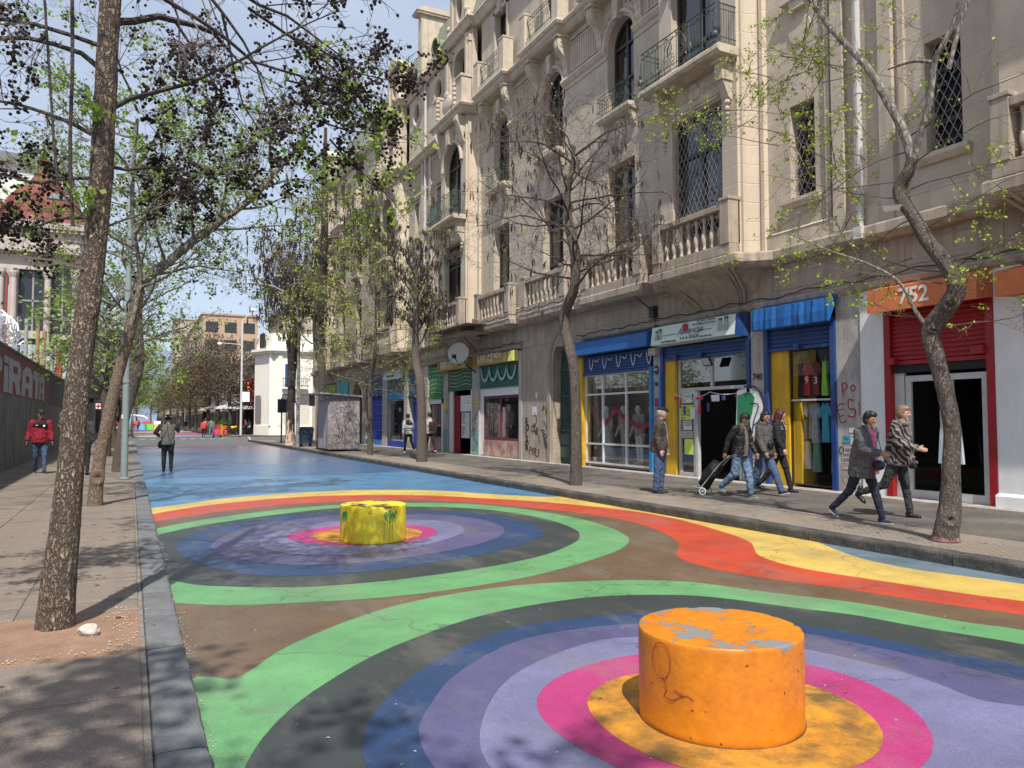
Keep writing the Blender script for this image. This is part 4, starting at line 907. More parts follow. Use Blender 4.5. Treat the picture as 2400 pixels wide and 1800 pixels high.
def garment(kind, y, z, h, wd, m, X=13.32, lab='', yaw=0):
    mb = MB()
    if kind == 'shirt': P = [(-.5,0),(.5,0),(.46,.72),(.78,.62),(.86,.8),(.45,1.0),(.2,1.0),(0,.95),(-.2,1.0),(-.45,1.0),(-.86,.8),(-.78,.62),(-.46,.72)]
    elif kind == 'shorts': P = [(-.6,0),(-.08,0),(0,.45),(.08,0),(.6,0),(.48,1),(-.48,1)]
    else: P = [(-.62,0),(.62,0),(.4,.6),(.34,1.0),(.12,1.0),(0,.92),(-.12,1.0),(-.34,1.0),(-.4,.6)]
    n = len(P); vs = []
    for d in (-1,1):
        for (a,b) in P: vs.append((X+d*(.05-.03*abs(a))+.015*math.sin(a*9+b*3), y+a*wd/2, z+b*h))
    mb.add(vs, [(i,(i+1)%n,n+(i+1)%n,n+i) for i in range(n)]+[tuple(range(n)),tuple(range(2*n-1,n-1,-1))])
    if kind != 'shorts': mb.tube([(X,y,z+h),(X,y,z+h+.07),(X,y+.03,z+h+.1)], .006, 4)
    o = mb.build({'shirt':'shirt','shorts':'shorts'}.get(kind,'dress'), m)
    return tag(o, lab, 'clothing', 'clothes hanging in the blue shop window')
GW = plain('white_cotton', (.6,.6,.6)); GP = mat('beige_print', (.35,.29,.22), n1=(60,.6), n2=(90,.4)); GG = mat('grey_pattern_cloth', (.3,.31,.33), n1=(45,.8), n2=(90,.5)); GT = plain('turquoise_cloth', (.05,.3,.45)); GS = mat('white_spotted_cloth', (.45,.47,.5), n1=(50,.5), n2=(90,.3)); GR = plain('red_cloth', (.35,.02,.03)); GGr = plain('lime_cloth', (.25,.55,.05)); GDG = plain('dull_green_cloth', (.1,.22,.17)); GCR = plain('cream_cloth', (.55,.48,.38)); GPK = plain('coral_pink_cloth', (.6,.12,.18)); GMR = plain('maroon_cloth', (.15,.02,.03)); GBK = plain('black_cloth', (.02,.02,.022))
garment('shirt', 12.38, 1.2, .78, .34, GW, lab='white short-sleeved shirt at the left end of the blue shop window'); garment('shirt', 12.16, 1.2, .78, .3, GP, 13.4, 'beige printed shirt hanging beside the white one'); garment('shirt', 12.0, 1.12, .86, .32, GG, lab='grey patterned shirt in the middle of the window'); garment('shirt', 11.72, 1.14, .84, .36, GT, lab='turquoise shirt hanging in the clothes window'); garment('dress', 11.43, 1.14, .82, .34, GS, lab='white spotted sleeveless top right of the turquoise shirt')
garment('shirt', 12.2, 2.15, .72, .3, GR, lab='red football shirt with number 9 in the upper row'); garment('shirt', 11.95, 2.15, .72, .3, GMR, lab='dark red football shirt in the upper row'); garment('dress', 11.72, 2.14, .74, .26, GGr, lab='lime green dress in the upper row of clothes'); garment('shirt', 11.40, 2.12, .78, .34, GBK, lab='black football shirt with number 8 in the upper row'); garment('shirt', 12.42, 2.12, .75, .3, GBK, 13.38, 'black football shirt at the left end of the upper row')
garment('shorts', 12.25, .55, .6, .34, GCR, lab='cream shorts in the bottom row'); garment('shorts', 11.98, .5, .62, .34, GDG, lab='dull green shorts in the bottom row'); garment('shorts', 11.5, .5, .66, .26, GPK, lab='coral pink shorts in the bottom row')
t8 = plain('white_print', (.7,.7,.7))
for s_, y_, z_ in (('9',12.24,2.42),('3',11.99,2.4),('8',11.46,2.42)): 
    o_ = text(s_, .22, t8, 'number', None, (13.262,y_,z_)); tgt = [q for q in S.objects if q.get('category') == 'clothing' and abs(sum(v.co.y for v in q.data.vertices)/len(q.data.vertices)-y_+.05) < .09 and sum(v.co.z for v in q.data.vertices)/len(q.data.vertices) > 2]; o_.parent = tgt[0] if tgt else BLD
# American shop
SIGNW = plain('pale_mint_signboard', (.55,.66,.61), .5)
mb = MB(); mb.prism_y([(12.95,4.12),(12.62,4.10),(12.56,3.62),(12.95,3.60)], 13.66, 16.86); sgn = mb.build('shop_sign', SIGNW, BLD); 
mb = MB(); mb.prism_y([(12.97,4.14),(12.63,4.12),(12.57,3.60),(12.97,3.58)], 13.58, 13.66); mb.build('sign_end', BLUED, sgn)
INK = plain('dark_grey_ink', (.07,.09,.09)); REDI = plain('red_ink', (.5,.02,.03)); X_ = 12.566
text('American', .25, INK, 'lettering', sgn, (X_-.012,15.72,3.80), shear=.35, off=-.002, rot=0)
text('SHOP', .15, INK, 'lettering', sgn, (X_-.012,15.28,3.66), off=-.001); text('* * *', .16, INK, 'lettering', sgn, (X_-.012,15.62,3.62)); text('Importadora', .07, INK, 'lettering', sgn, (X_-.03,15.12,3.98), shear=.3)
text('VEN A NUESTRO PASAJE', .055, INK, 'lettering', sgn, (X_-.01,16.4,3.65)); text('ROPA NUEVA Y SEMINUEVA', .055, INK, 'lettering', sgn, (X_-.03,14.95,4.04)); text('POR MAYOR Y DETALLE', .055, INK, 'lettering', sgn, (X_-.03,14.85,3.97)); text('C/ 740 LOCAL 6767', .055, INK, 'lettering', sgn, (X_-.01,14.9,3.66))
mb = MB(); mb.prism_x([(15.45+.1*math.cos(2*math.pi*i/20), 3.97+.1*math.sin(2*math.pi*i/20)) for i in range(20)], 12.57, 12.60); mb.build('logo_disc', REDI, sgn)
mb = MB()
for i in range(9):
    a = R(10+i*20); mb.tube([(12.583,15.45+.12*math.cos(a),3.97+.12*math.sin(a)),(12.59,15.45+.16*math.cos(a),3.97+.16*math.sin(a))], .003, 3)
for a,b in ((16.35,15.8),(14.95,14.45)): mb.tube([(12.575,a,3.84),(12.575,b,3.84)], .006, 4)
mb.build('logo_lines', INK, sgn)
for yy, hh in ((16.62,.36),(16.48,.40),(14.15,.42),(13.95,.44)):   # printed figures
    mb = MB(); zb = 3.63
    P = [(-.07,0),(.07,0),(.085,.55),(.05,.72),(.035,.74),(.045,.86),(.03,.98),(-.03,.98),(-.045,.86),(-.035,.74),(-.05,.72),(-.085,.55)]
    mb.prism_x([(yy+a*1.1, zb+b*hh) for a,b in P], 12.575, 12.62); o = mb.build('printed_figure', plain('photo_grey_print', (.33,.36,.32)) if 'photo_grey_print' not in bpy.data.materials else bpy.data.materials['photo_grey_print'], sgn)
    mb = MB(); mb.prism_x([(yy+a, zb+b*hh) for a,b in [(-.05,.88),(.05,.88),(.045,1.0),(-.045,1.0)]], 12.571, 12.62); mb.build('printed_hair', INK, sgn)
shutter(13.68, 16.85, 3.28, 3.58, BLUED, 12.99)
mb = MB(); mb.box(12.94,13.08,13.58,13.68,.14,3.6); mb.box(12.94,13.08,16.84,16.96,.14,3.6); mb.box(12.88,12.98,15.2,15.35,3.22,3.34); mb.box(12.88,12.98,16.2,16.35,3.22,3.34); split_build(mb, 'blue_post', BLUED, BLD)
mb = MB(); mb.box(12.90,13.0,17.3,17.42,.14,3.1); mb.box(12.90,12.97,16.9,16.98,.5,2.9); split_build(mb, 'light_blue_post', BLUEL, BLD)
mb = MB(); mb.box(13.02,13.1,16.42,16.84,.16,3.26); mb.build('yellow_panel', YEL, BLD)
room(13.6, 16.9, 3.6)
frame(13.68, 16.42, 2.38, 3.26, ALU, (15.1,), (), .08, 13.12, name='transom_window')
frame(15.72, 16.42, .16, 2.38, ALU, (), (), .09, 13.12, name='door_sidelight')
frame(13.68, 14.05, .16, 2.38, ALU, (), (), .07, 13.12, name='door_sidelight')
mb = MB(); mb.box(13.1,13.2,15.62,15.72,.16,2.36); mb.box(13.1,13.2,14.05,14.13,.16,2.36); split_build(mb, 'door_jamb', ALU, BLD)
# papers taped on the sidelight
def paper(y0, y1, z0, z1, m, X=13.10, txt=None, ts=.08, parent=BLD, tm=None):
    mb = MB(); mb.box(X-.003,X,y0,y1,z0,z1); o = mb.build('paper_notice', m, BLD)
    if txt:
        for i,l in enumerate(txt): text(l, ts, tm or INK, 'lettering', o, (X-.006, y1-.03, z1-ts*1.15*(i+1)), ext=.001)
    return o
LIME = plain('lime_paper', (.55,.72,.12)); WPAP = plain('white_paper', (.62,.62,.6)); BPAP = plain('brown_paper', (.38,.34,.28))
paper(15.80,16.32,1.62,2.02, LIME, txt=['SI HAY','ROPA DE','MEZCLILLA','YERY'], ts=.085); paper(15.80,16.15,.72,1.12, LIME); paper(15.84,16.24,2.06,2.30, WPAP, txt=['OFERTA','2 X 1'], ts=.09); paper(15.84,16.2,1.36,1.60, WPAP, txt=['PROBADOR','AL FONDO'], ts=.06); paper(15.80,16.3,1.14,1.34, BPAP)
paper(13.72,13.9,1.9,2.2, WPAP, txt=['SE','BUSCA'], ts=.05); paper(13.72,13.88,1.4,1.75, WPAP)
# bunting
mb = MB(); 
def cat_(y0,y1,z,s,n=16): return [(12.98, y0+(y1-y0)*i/n, z-s*(1-(2*i/n-1)**2)) for i in range(n+1)]
bt = thing('bunting', 'red white and blue paper bunting strung across the open shop doorway', 'bunting', (12.95,15.1,2.2))
mb = MB(); mb.tube(cat_(13.75,15.0,2.32,.08), .008, 4); mb.tube(cat_(15.0,16.4,2.32,.14), .008, 4); o = mb.build('string', WHITE); o.parent = bt; o.matrix_parent_inverse = Matrix.Translation((-12.95,-15.1,-2.2))
BUN = [plain('red_bunting', (.5,.02,.03)), plain('white_bunting', (.65,.65,.65)), plain('blue_bunting', (.04,.06,.22))]
for i,(y,z,h,wd,c_) in enumerate([(16.15,2.13,.2,.05,0),(15.98,1.98,.22,.09,2),(15.66,1.94,.28,.17,1),(15.38,2.0,.24,.1,0),(15.06,2.05,.22,.09,2),(14.8,2.24,.16,.3,1),(14.5,2.22,.12,.12,2),(14.0,2.26,.10,.2,0),(15.4,2.2,.06,.3,0),(15.8,2.14,.06,.3,1),(16.3,2.22,.07,.2,0)]):
    mb = MB(); mb.prism_x([(y-wd/2,z-h),(y+wd/2*.8,z-h),(y+wd/2,z),(y-wd/2,z)], 12.965, 12.975); 
    o = mb.build('paper_flag', BUN[c_]); o.parent = bt; o.matrix_parent_inverse = Matrix.Translation((-12.95,-15.1,-2.2))
# floodlight
fl = thing('floodlight', 'small flat floodlight fixed above the open shop doorway', 'light', (12.9,14.95,3.2)); mb = MB(); mb.add([(-.12,-.16,-.02),(-.12,.16,-.02),(-.02,.16,-.24),(-.02,-.16,-.24),(-.09,-.16,.0),(-.09,.16,0),(.01,.16,-.22),(.01,-.16,-.22)], [(0,1,2,3),(7,6,5,4),(0,4,5,1),(1,5,6,2),(2,6,7,3),(3,7,4,0)]); mb.build('housing', IRON_BK, fl)
mb = MB(); mb.add([(-.125,-.13,-.045),(-.125,.13,-.045),(-.035,.13,-.215),(-.035,-.13,-.215)], [(0,1,2,3)]); mb.build('lens', plain('grey_lens', (.4,.4,.4)), fl)
# ceiling tubes inside the shop (lit); display ones added to brighten the mannequins
LAMP = bpy.data.materials.new('lit_tube'); LAMP.use_nodes = True; LAMP.node_tree.nodes['Principled BSDF'].inputs['Emission Color'].default_value = (1,1,1,1); LAMP.node_tree.nodes['Principled BSDF'].inputs['Emission Strength'].default_value = 14
for (x,y,z) in ((14.8,15.0,3.3),(15.4,15.4,3.1),(15.2,14.2,3.3),(14.3,18.3,3.3),(14.3,19.6,3.3),(14.3,20.5,3.3),(14.6,12.0,3.3),(14.6,27.5,3.3),(14.6,40.5,3.2)):
    if z: mb = MB(); mb.box(x,x+.05,y-.2,y+.2,z,z+.03); o = mb.build('ceiling_or_fill_tube', LAMP, BLD)
# shop 1: blue awning and display window with mannequins
mb = MB(); mb.prism_y([(12.93,4.13),(12.62,4.02),(12.60,3.66),(12.66,3.64),(12.93,3.66)], 17.12, 21.35); mb.build('awning', BLUE, BLD)
sh1 = shutter(17.45, 21.15, 3.10, 3.64, BLUED, 12.99)
g = MB(); 
for j in range(5):
    y = 20.6-j*.75; stroke(g, [(y,3.55),(y-.05,3.3),(y-.12,3.2),(y-.2,3.35),(y-.22,3.52)], .025, 12.955); stroke(g, [(y-.3,3.5),(y-.45,3.42),(y-.55,3.52)], .02, 12.955)
g.build('graffiti', WHITE, sh1)
room(17.4, 21.2, 3.6, 1.5, plain('lightened_display_wall', (.20,.18,.16)))  # wall colour lightened to brighten the display behind the mannequins
WF = plain('white_window_frame', (.62,.62,.6), .5)
frame(17.45, 21.0, .26, 3.05, WF, (18.75,20.0), (.88,2.42), .055, 13.05)
mb = MB(); mb.box(12.93,13.08,21.0,21.2,.14,3.62); mb.build('yellow_post', YEL, BLD)
mb = MB(); mb.box(13.1,14.8,17.45,21.0,.2,.3); mb.build('display_floor', plain('display_floor', (.3,.28,.25)), BLD)
mb = MB(); mb.box(14.6,14.62,17.5,18.9,.3,1.3); mb.build('blue_backdrop', plain('navy_backdrop', (.01,.02,.08)), BLD)
gar = thing('garland', 'red paper garland looping across the mannequin window', 'garland', (13.2,19.3,1.8)); mb = MB(); mb2 = MB()
for (a,b,zz,s_) in ((20.8,19.6,2.05,.5),(19.6,18.8,1.9,.05),(18.8,17.6,1.7,.22)):
    P = [(0,a+(b-a)*i/14-19.3, zz-s_*(1-(2*i/14-1)**2)-1.8+(.0 if a != 19.6 else .12*math.sin(i*.45))) for i in range(15)]; mb.tube(P, .03, 4)
    for p in P: mb2.box(-.02,.02,p[1]-.035,p[1]+.03,p[2]-.13,p[2])
mb.build('string', BUN[2], gar); mb2.build('paper_flag', BUN[0], gar)
# graffiti and numbers on piers
text('740', .2, BLACKP, 'painted_number', P740B, (12.962,13.50,2.55), off=.006, ext=.001); text('740', .16, BLACKP, 'painted_number', P740A, (12.962,17.27,2.55), sx=.8, off=.005, ext=.001)
g = MB(); g.prism_x([(14.0,2.3),(13.6,2.36),(13.3,2.25),(13.15,1.9),(13.35,1.55),(13.5,1.2),(13.9,1.1),(14.05,1.4)], 12.94, 12.95); g.build('graffiti', WHITE, P740B)
g = MB(); g.prism_x([(13.98,2.2),(13.6,2.28),(13.42,2.15),(13.5,1.8),(13.62,1.5),(13.75,1.2),(13.95,.95),(14.0,1.4)], 12.93, 12.939); g.build('graffiti', plain('green_spray', (.02,.22,.09)), P740B)
g = MB(); stroke(g, [(13.75,2.4),(13.4,2.38),(13.2,2.2),(13.12,1.9),(13.3,1.6),(13.45,1.5)], .03, 12.928); stroke(g, [(13.55,2.0),(13.3,1.95),(13.45,1.6),(13.5,1.3)], .03, 12.928)
for k in range(3): stroke(g, [(13.5+.1*math.cos(t)*(1+k*.3), .55+k*.12+.16*math.sin(t)) for t in [i*.7 for i in range(10)]], .012, 12.965)
g.build('graffiti', BLACKP, P740B)
g = MB()
for k in range(8):
    z = .4+k*.24; stroke(g, [(17.14+.09*math.cos(t+k), z+.11*math.sin(t*1.3+k)) for t in [i*.7 for i in range(9)]], .012, 12.964)
g.build('graffiti', BLACKP, P740A)
g = MB(); stroke(g, [(16.95,1.9),(16.9,1.4),(16.96,1.35),(16.92,1.0)], .015, 12.895); g.build('graffiti', WHITE, P740A)
PIER10 = [o for o in BLD.children if o.name.startswith('pier')][3]
paper(17.03,17.24,1.98,2.22, plain('maroon_sticker', (.3,.04,.08)), 12.966, parent=P740A)
RSP = plain('red_spray', (.35,.03,.05)); g = MB()
stroke(g, [(11.0,2.35),(10.98,2.1)], .03, 12.964); stroke(g, [(11.02,2.33),(10.93,2.38),(10.88,2.28),(10.97,2.2)], .03, 12.964); stroke(g, [(10.74,2.32),(10.8,2.25),(10.74,2.19),(10.68,2.26),(10.74,2.32)], .025, 12.964)
stroke(g, [(10.95,1.95),(11.12,1.9),(11.08,1.7),(10.95,1.72)], .025, 12.964); stroke(g, [(11.1,1.82),(10.96,1.84)], .02, 12.964); stroke(g, [(11.08,1.7),(11.04,1.56),(10.9,1.6)], .025, 12.964)
stroke(g, [(10.72,2.0),(10.85,2.02),(10.84,1.85),(10.7,1.82),(10.72,1.68),(10.88,1.7)], .03, 12.964); stroke(g, [(10.6,1.98),(10.6,1.7)], .02, 12.964)
g.build('graffiti', RSP, PIER10)
g = MB()
for k in range(9):
    cy = 10.66+.38*RND.random(); cz_ = .35+.75*RND.random(); stroke(g, [(cy+.08*math.cos(t*1.1+k)+.02*t*.5, cz_+.1*math.sin(t*.9+k*2)) for t in [i*.8 for i in range(8)]], .008, 12.964)
g.build('graffiti', BLACKP, PIER10)
paper(10.6,10.82,1.12,1.32, WPAP, 12.966, ['FIESTA'], .05, PIER10); paper(10.84,11.0,1.15,1.3, plain('blue_flyer', (.05,.3,.45)), 12.966, ['haut'], .06, PIER10); paper(10.66,11.04,.62,1.08, plain('pink_flyer', (.5,.38,.38)), 12.966, ['TAROT','AMOR','SUERTE','2 2 9 4 7'], .085, PIER10); paper(10.56,10.72,.46,.6, plain('navy_flyer', (.03,.03,.09)), 12.965, ['Funk'], .04, PIER10, WHITE); paper(10.6,10.8,.38,.45, WPAP, 12.966, ['Salsa'], .045, PIER10)
paper(10.6,10.85,1.36,1.46, WPAP, 12.966, None, .05, PIER10)
g = MB()
for c_ in (11.05,10.56):
    stroke(g, [(c_+.05*math.cos(t), 1.0+.07*math.sin(t)) for t in [i*.8 for i in range(9)]], .02, 12.963)
g.build('graffiti', BLACKP, PIER10)
# alarm plate, meter box, air units
mb = MB(); mb.prism_x([(17.14+.11*math.cos(R(30+60*i)), 3.0+.13*math.sin(R(30+60*i))) for i in range(6)], 12.94, 12.965); o = mb.build('alarm_plate', plain('navy_plate', (.02,.03,.1)), BLD); text('ADT', .085, WHITE, 'lettering', o, (12.936,17.235,2.98), off=.002, ext=.001)
mb = MB(); mb.box(12.82,12.97,17.02,17.34,3.4,3.6); mb.build('vent_box', plain('cream_box', (.42,.38,.32)), P740A)
mb = MB()
for i in range(6): mb.tube([(12.9,16.9+.1*i,4.35),(12.85,16.95+.1*math.sin(i),4.05),(12.9,17.0-.05*i,3.75)], .012, 4)
mb.box(12.8,12.97,17.05,17.25,4.45,4.75)
for ya,yb,zz in ((17.3,12.0,4.36),(29,25,4.5),(12.0,7.4,4.38),(17.4,21.2,4.33),(42,30,4.55)): mb.tube([(12.84,ya+(yb-ya)*i/20,zz+.03*math.sin(i*1.7)+.02*math.sin(i*.6)) for i in range(21)], .014, 4)
mb.tube([(12.3,17.2,5.0),(12.5,17.1,4.8),(12.85,17.1,4.6),(12.86,17.0,4.2)], .018, 4)
for ya,yb in ((28.4,20.0),(32,28.6)): mb.tube([(12.28,ya+(yb-ya)*i/24,5.44+.04*math.sin(i*2.1)) for i in range(25)], .018, 4)
mb.build('cables', IRON_BK, BLD)
# arched gate
mb = MB(); mb.box(12.965,13.5,20.9,25.27,4.12,4.27); mb.build('lintel', BASE_ST, BLD)
GY0, GY1 = 21.6, 22.98; gc = (GY0+GY1)/2
def arch_top(y0, y1, zt, X, ya, yb, z1=4.3, m=BASE_ST): wall('gate_arch', X, y0, y1, 2.9, z1, [], m)
# build arch infill: polygon above the arch between spring 3.35 and 4.3, gate top ~4.06
def spandrel(y0, y1, zs, r, c, z1, X, m, z0=None, flat=1.0):
    mb = MB(); P = [(y0,zs)]+[(c-r*math.cos(math.pi*i/16), zs+flat*r*math.sin(math.pi*i/16)) for i in range(17)]+[(y1,zs),(y1,z1),(y0,z1)]
    fs = tessellate_polygon([[Vector((a,b,0)) for a,b in P]])
    n = len(P); mb.add([(X,a,b) for a,b in P], [tuple(t) for t in fs]); A = P[1:18]; mb.add([(X,a,b) for a,b in A]+[(X+.45,a,b) for a,b in A], [(i,i+1,18+i,17+i) for i in range(16)]); return mb.build('gate_arch', m, BLD)
spandrel(21.45, 23.1, 3.45, .69, gc, 4.98, 12.955, BASE_ST, flat=1.25)
mb = MB(); mb.tube([(12.93,gc+.85*math.cos(math.pi*i/16),3.45+1.22*math.sin(math.pi*i/16)) for i in range(17)], .09, 6); mb.box(12.9,12.97,gc-.95,gc-.76,.13,3.45); mb.box(12.9,12.97,gc+.76,gc+.95,.13,3.45); mb.ball((12.85,gc,4.75),.22,10,6,(.6,1,1.1)); mb.build('gate_moulding', STONE_DARK, BLD)
mb = MB()
for i in range(14):
    a = math.pi*i/14+.1; mb.ball((12.85,gc+.86*math.cos(a),3.45+1.23*math.sin(a)),.04,6,4)
mb.build('carved_leaves', STONE_DARK, BLD)
gate = MB(); gate.box(13.3,13.36,GY0,GY1,.15,4.4); gate = gate.build('iron_gate', GREEND, BLD)
g = MB()
for i in range(11): y = GY0+.08+.122*i; g.tube([(13.26,y,1.3),(13.26,y,3.3)], .014, 4)
for z in (1.25,2.4,3.3): g.box(13.24,13.3,GY0,GY1,z,z+.05)
for k in range(2):
    for c_ in (GY0+.36,GY1-.36):
        g.tube([(13.24,c_+.2*(1-t/12)*math.cos(t),3.6+k*.32+.16*(1-t/12)*math.sin(t)) for t in [i*.6 for i in range(18)]], .012, 4)
        g.tube([(13.24,c_+.2*(1-t/12)*math.cos(t),1.7+k*.9+.2*(1-t/12)*math.sin(t)) for t in [i*.6 for i in range(18)]], .012, 4)
for c_ in (GY0+.05,gc+.03): g.box(13.25,13.3,c_,c_+.6,.35,.7); g.box(13.25,13.3,c_,c_+.6,.8,1.15)
g.build('ironwork', IRON, gate)
# tags on the wall by the gate
for i,ch in enumerate('SOLAR'): text(ch, .3, BLACKP, 'graffiti', PW, (12.952,24.98,1.5-.24*i), off=.014, ext=.001, sx=1.2)
text('PY', .34, BLACKP, 'graffiti', PW, (12.952,23.75,1.95), rot=-.5, ext=.001, sp=1.3); text('JAime', .3, BLACKP, 'graffiti', PW, (12.952,23.75,1.3), rot=-1.2, ext=.001, shear=.4); text('MR3', .42, BLACKP, 'graffiti', PW, (12.952,24.75,.42), rot=-.15, shear=.3, ext=.001); text('OB', .4, BLACKP, 'graffiti', PW, (12.952,24.6,1.25), rot=-.3, ext=.001, shear=.3)
g = MB()
stroke(g, [(24.3,1.9),(24.1,1.6),(24.35,1.3),(24.0,1.1),(23.9,.8)], .03, 12.95); stroke(g, [(23.6,1.6),(23.3,1.2),(23.55,.9),(23.25,.7)], .03, 12.95); g.build('graffiti', BLACKP, PW)
paper(24.1,24.45,1.8,2.1, WPAP, 12.955, parent=PW); paper(24.2,24.42,1.5,1.74, BPAP, 12.954, parent=PW); paper(24.05,24.2,2.4,2.6, WPAP, 12.955, parent=PW)
# Elbise shop
OCH = plain('ochre_signboard', (.42,.26,.06)); OTX = plain('cream_ink', (.7,.62,.45))
def elbise(y0, y1, z0, z1, ts):
    mb = MB(); mb.prism_y([(12.95,z1),(12.75,z1),(12.7,z0),(12.95,z0)], y0, y1); o = mb.build('shop_sign', OCH, BLD)
    text('ELBISE LIMITADA', ts, OTX, 'lettering', o, (12.70,y1-.45,z0+.2), off=.005, sx=1.0); text('VESTIDOS Y NOVIAS', ts*.55, OTX, 'lettering', o, (12.69,y1-.5,z0+.07), off=.003)
    mb = MB(); P = [(-.05,0),(.05,0),(.09,.3),(.03,.6),(.05,.8),(0,1),(-.05,.8),(-.03,.6),(-.09,.3)]
    mb.prism_x([(y1-.25+a,z0+.04+b*.3) for a,b in P], 12.705, 12.74); mb.build('printed_figure', plain('brown_print', (.2,.1,.03)), o)
    mb = MB(); mb.prism_x([(y0+.3+a*1.5,z0+.04+b*.3) for a,b in P], 12.705, 12.74); mb.build('printed_figure', plain('pale_green_print', (.3,.45,.3)), o)
    return o
sg_ = elbise(25.9, 29.25, 3.84, 4.22, .3); mb = MB(); mb.prism_y([(12.93,4.23),(12.72,4.23),(12.68,3.84),(12.93,3.84)], 25.5, 25.9); mb.build('sign_end', plain('lemon_sign_end', (.62,.6,.15)), sg_)
elbise(29.9, 33.4, 3.86, 4.24, .3)
GRS = mat('green_shutter', (.04,.13,.10), .5, n1=(2,.3), n2=(20,.15), bump=.1); 
s1 = shutter(25.6, 29.15, 2.98, 3.85, GRS, 13.0); s2 = shutter(30.0, 32.7, 3.0, 3.86, GRS, 13.0); s3 = shutter(33.3, 35.25, 2.7, 4.2, mat('bright_green_shutter', (.03,.2,.09), .5), 13.0)
g = MB()
TEAL = plain('pale_teal_paint', (.25,.45,.45))
for i in range(4): c_ = 28.6-i*.8; stroke(g, [(c_+.4,3.75),(c_+.25,3.35),(c_,3.22),(c_-.25,3.35),(c_-.4,3.7)], .12, 12.965)
g.build('graffiti', TEAL, s1)
g = MB()
for i in range(5): stroke(g, [(32.5,3.15+i*.16),(31.6,3.1+i*.16),(30.6,3.2+i*.16),(30.1,3.12+i*.16)], .03, 12.965)
g.build('graffiti', plain('pale_green_spray', (.3,.5,.25)), s2)
g = MB()
for i in range(6): stroke(g, [(35.1-i*.32,4.1),(35.0-i*.32,3.5),(35.1-i*.32,2.9)], .03, 12.965); stroke(g, [(35.2,2.9+i*.2),(34.3,2.95+i*.2),(33.4,2.88+i*.2)], .03, 12.965)
g.build('graffiti', plain('pale_green_spray', (.3,.5,.25)), s3)
room(25.3, 29.2, 3.9, 2.2); room(29.95, 35.3, 3.9, 2.5)
PINKM = plain('faded_maroon_frame', (.14,.03,.05)); PINKP = mat('peeling_pink_panel', (.32,.14,.18), .8, n1=(3,.3), n2=(30,.2), col2=(.55,.5,.3), c2scale=2, c2amt=.7)
frame(25.4, 28.9, .82, 2.6, PINKM, (27.3,), (), .1, 13.06); 
mb = MB(); mb.box(13.05,13.12,25.3,29.2,2.6,2.98); mb.box(13.05,13.14,28.9,29.2,.2,2.6); split_build(mb, 'white_fascia', WHITEP, BLD)
mb = MB(); mb.box(13.04,13.14,25.35,28.9,.18,.82); mb.build('pink_panel', PINKP, BLD)
mb = MB(); mb.box(12.94,13.05,25.26,25.5,.13,4.2); mb.build('white_pilaster', CONC, BLD)
mb = MB(); mb.box(13.05,13.12,29.95,30.25,.15,3.0); mb.box(13.05,13.12,32.3,32.7,.15,3.0); split_build(mb, 'white_fascia', WHITEP, BLD)
fd = MB(); [fd.box(13.08+.03*(i%2),13.13+.03*(i%2),31.55+i*.09,31.64+i*.09,.2,2.7) for i in range(8)]; fd.build('folding_door', plain('red_folding_door', (.3,.02,.04)), BLD)
mb = MB(); mb.box(13.1,13.15,30.2,31.5,2.0,2.7); split_build(mb, 'white_fascia', WHITEP, BLD); paper(30.3,30.75,2.15,2.55, WHITE, 13.08, ['VENTA','2DO PISO'], .09, tm=REDI)
board = MB(); board.box(13.0,13.06,30.35,31.15,.85,1.95); o = board.build('notice_board', WPAP, BLD)
for i in range(9): text(['VESTIDOS','DE NOVIA','FIESTA','15 ANOS','','ARRIENDO','VENTAS','TERNOS','PISO 2'][i], .09, INK, 'lettering', o, (12.995,31.1,1.83-.11*i), ext=.001)
mb = MB(); mb.box(13.05,13.12,33.26,33.7,.15,2.7); mb.box(13.05,13.12,33.3,35.3,2.4,2.75); split_build(mb, 'white_fascia', WHITEP, BLD); frame(33.7,35.2,.8,2.4,PINKM,(),(),.07,13.08); mb = MB(); mb.box(13.05,13.12,33.7,35.2,.18,.8); mb.build('pink_panel', PINKP, BLD)
YFL = plain('yellow_flyer', (.6,.5,.06)); paper(29.3,29.75,2.2,2.55,YFL,12.962,['LUZ','CAR'],.12,PE); paper(32.8,33.15,2.1,2.5,YFL,12.962,parent=BLD)
mb = MB(); mb.box(12.955,12.97,29.21,29.94,.15,1.2); mb.box(12.955,12.97,32.75,33.25,.15,1.2); split_build(mb, 'teal_dado', plain('faded_teal', (.2,.33,.31)), BLD)
g = MB()
for k in range(14):
    cy = 29.35+.45*RND.random(); cz_ = .4+1.7*RND.random(); stroke(g, [(cy+.12*math.cos(t*1.2+k)+.02*t, cz_+.14*math.sin(t+k*2)) for t in [i*.8 for i in range(7)]], .016, 12.95)
g.build('graffiti', BLACKP, PE)
# further shops
def bluebox(y0, y1, z0, z1, m, X=13.0): mb = MB(); mb.box(X,X+.08,y0,y1,z0,z1); return mb.build('painted_panel', m, BLD)
COB = plain('cobalt_paint', (.01,.05,.35)); GREYSH = plain('grey_shutter', (.16,.16,.17))
s4 = shutter(36.4,38.4,2.9,4.1,BLUED); bluebox(36.4,38.4,.15,2.9,COB,13.3); room(36.4,38.4)
s5 = shutter(39.0,42.0,3.15,3.9,GREYSH); mb = MB(); mb.box(12.75,12.95,39.1,41.9,3.86,4.3); o = mb.build('shop_sign', SIGNW, BLD); text('MODAS KAREN', .2, INK, 'lettering', o, (12.745,41.4,3.98))
bluebox(39.0,42.0,2.75,3.15,BLUEL,12.95); room(39.0,42.0,3.3,2.4,DARK2); frame(39.05,41.95,.5,2.75,ALU,(),(),.06,13.1); bluebox(39.0,42.0,.15,.5,COB)
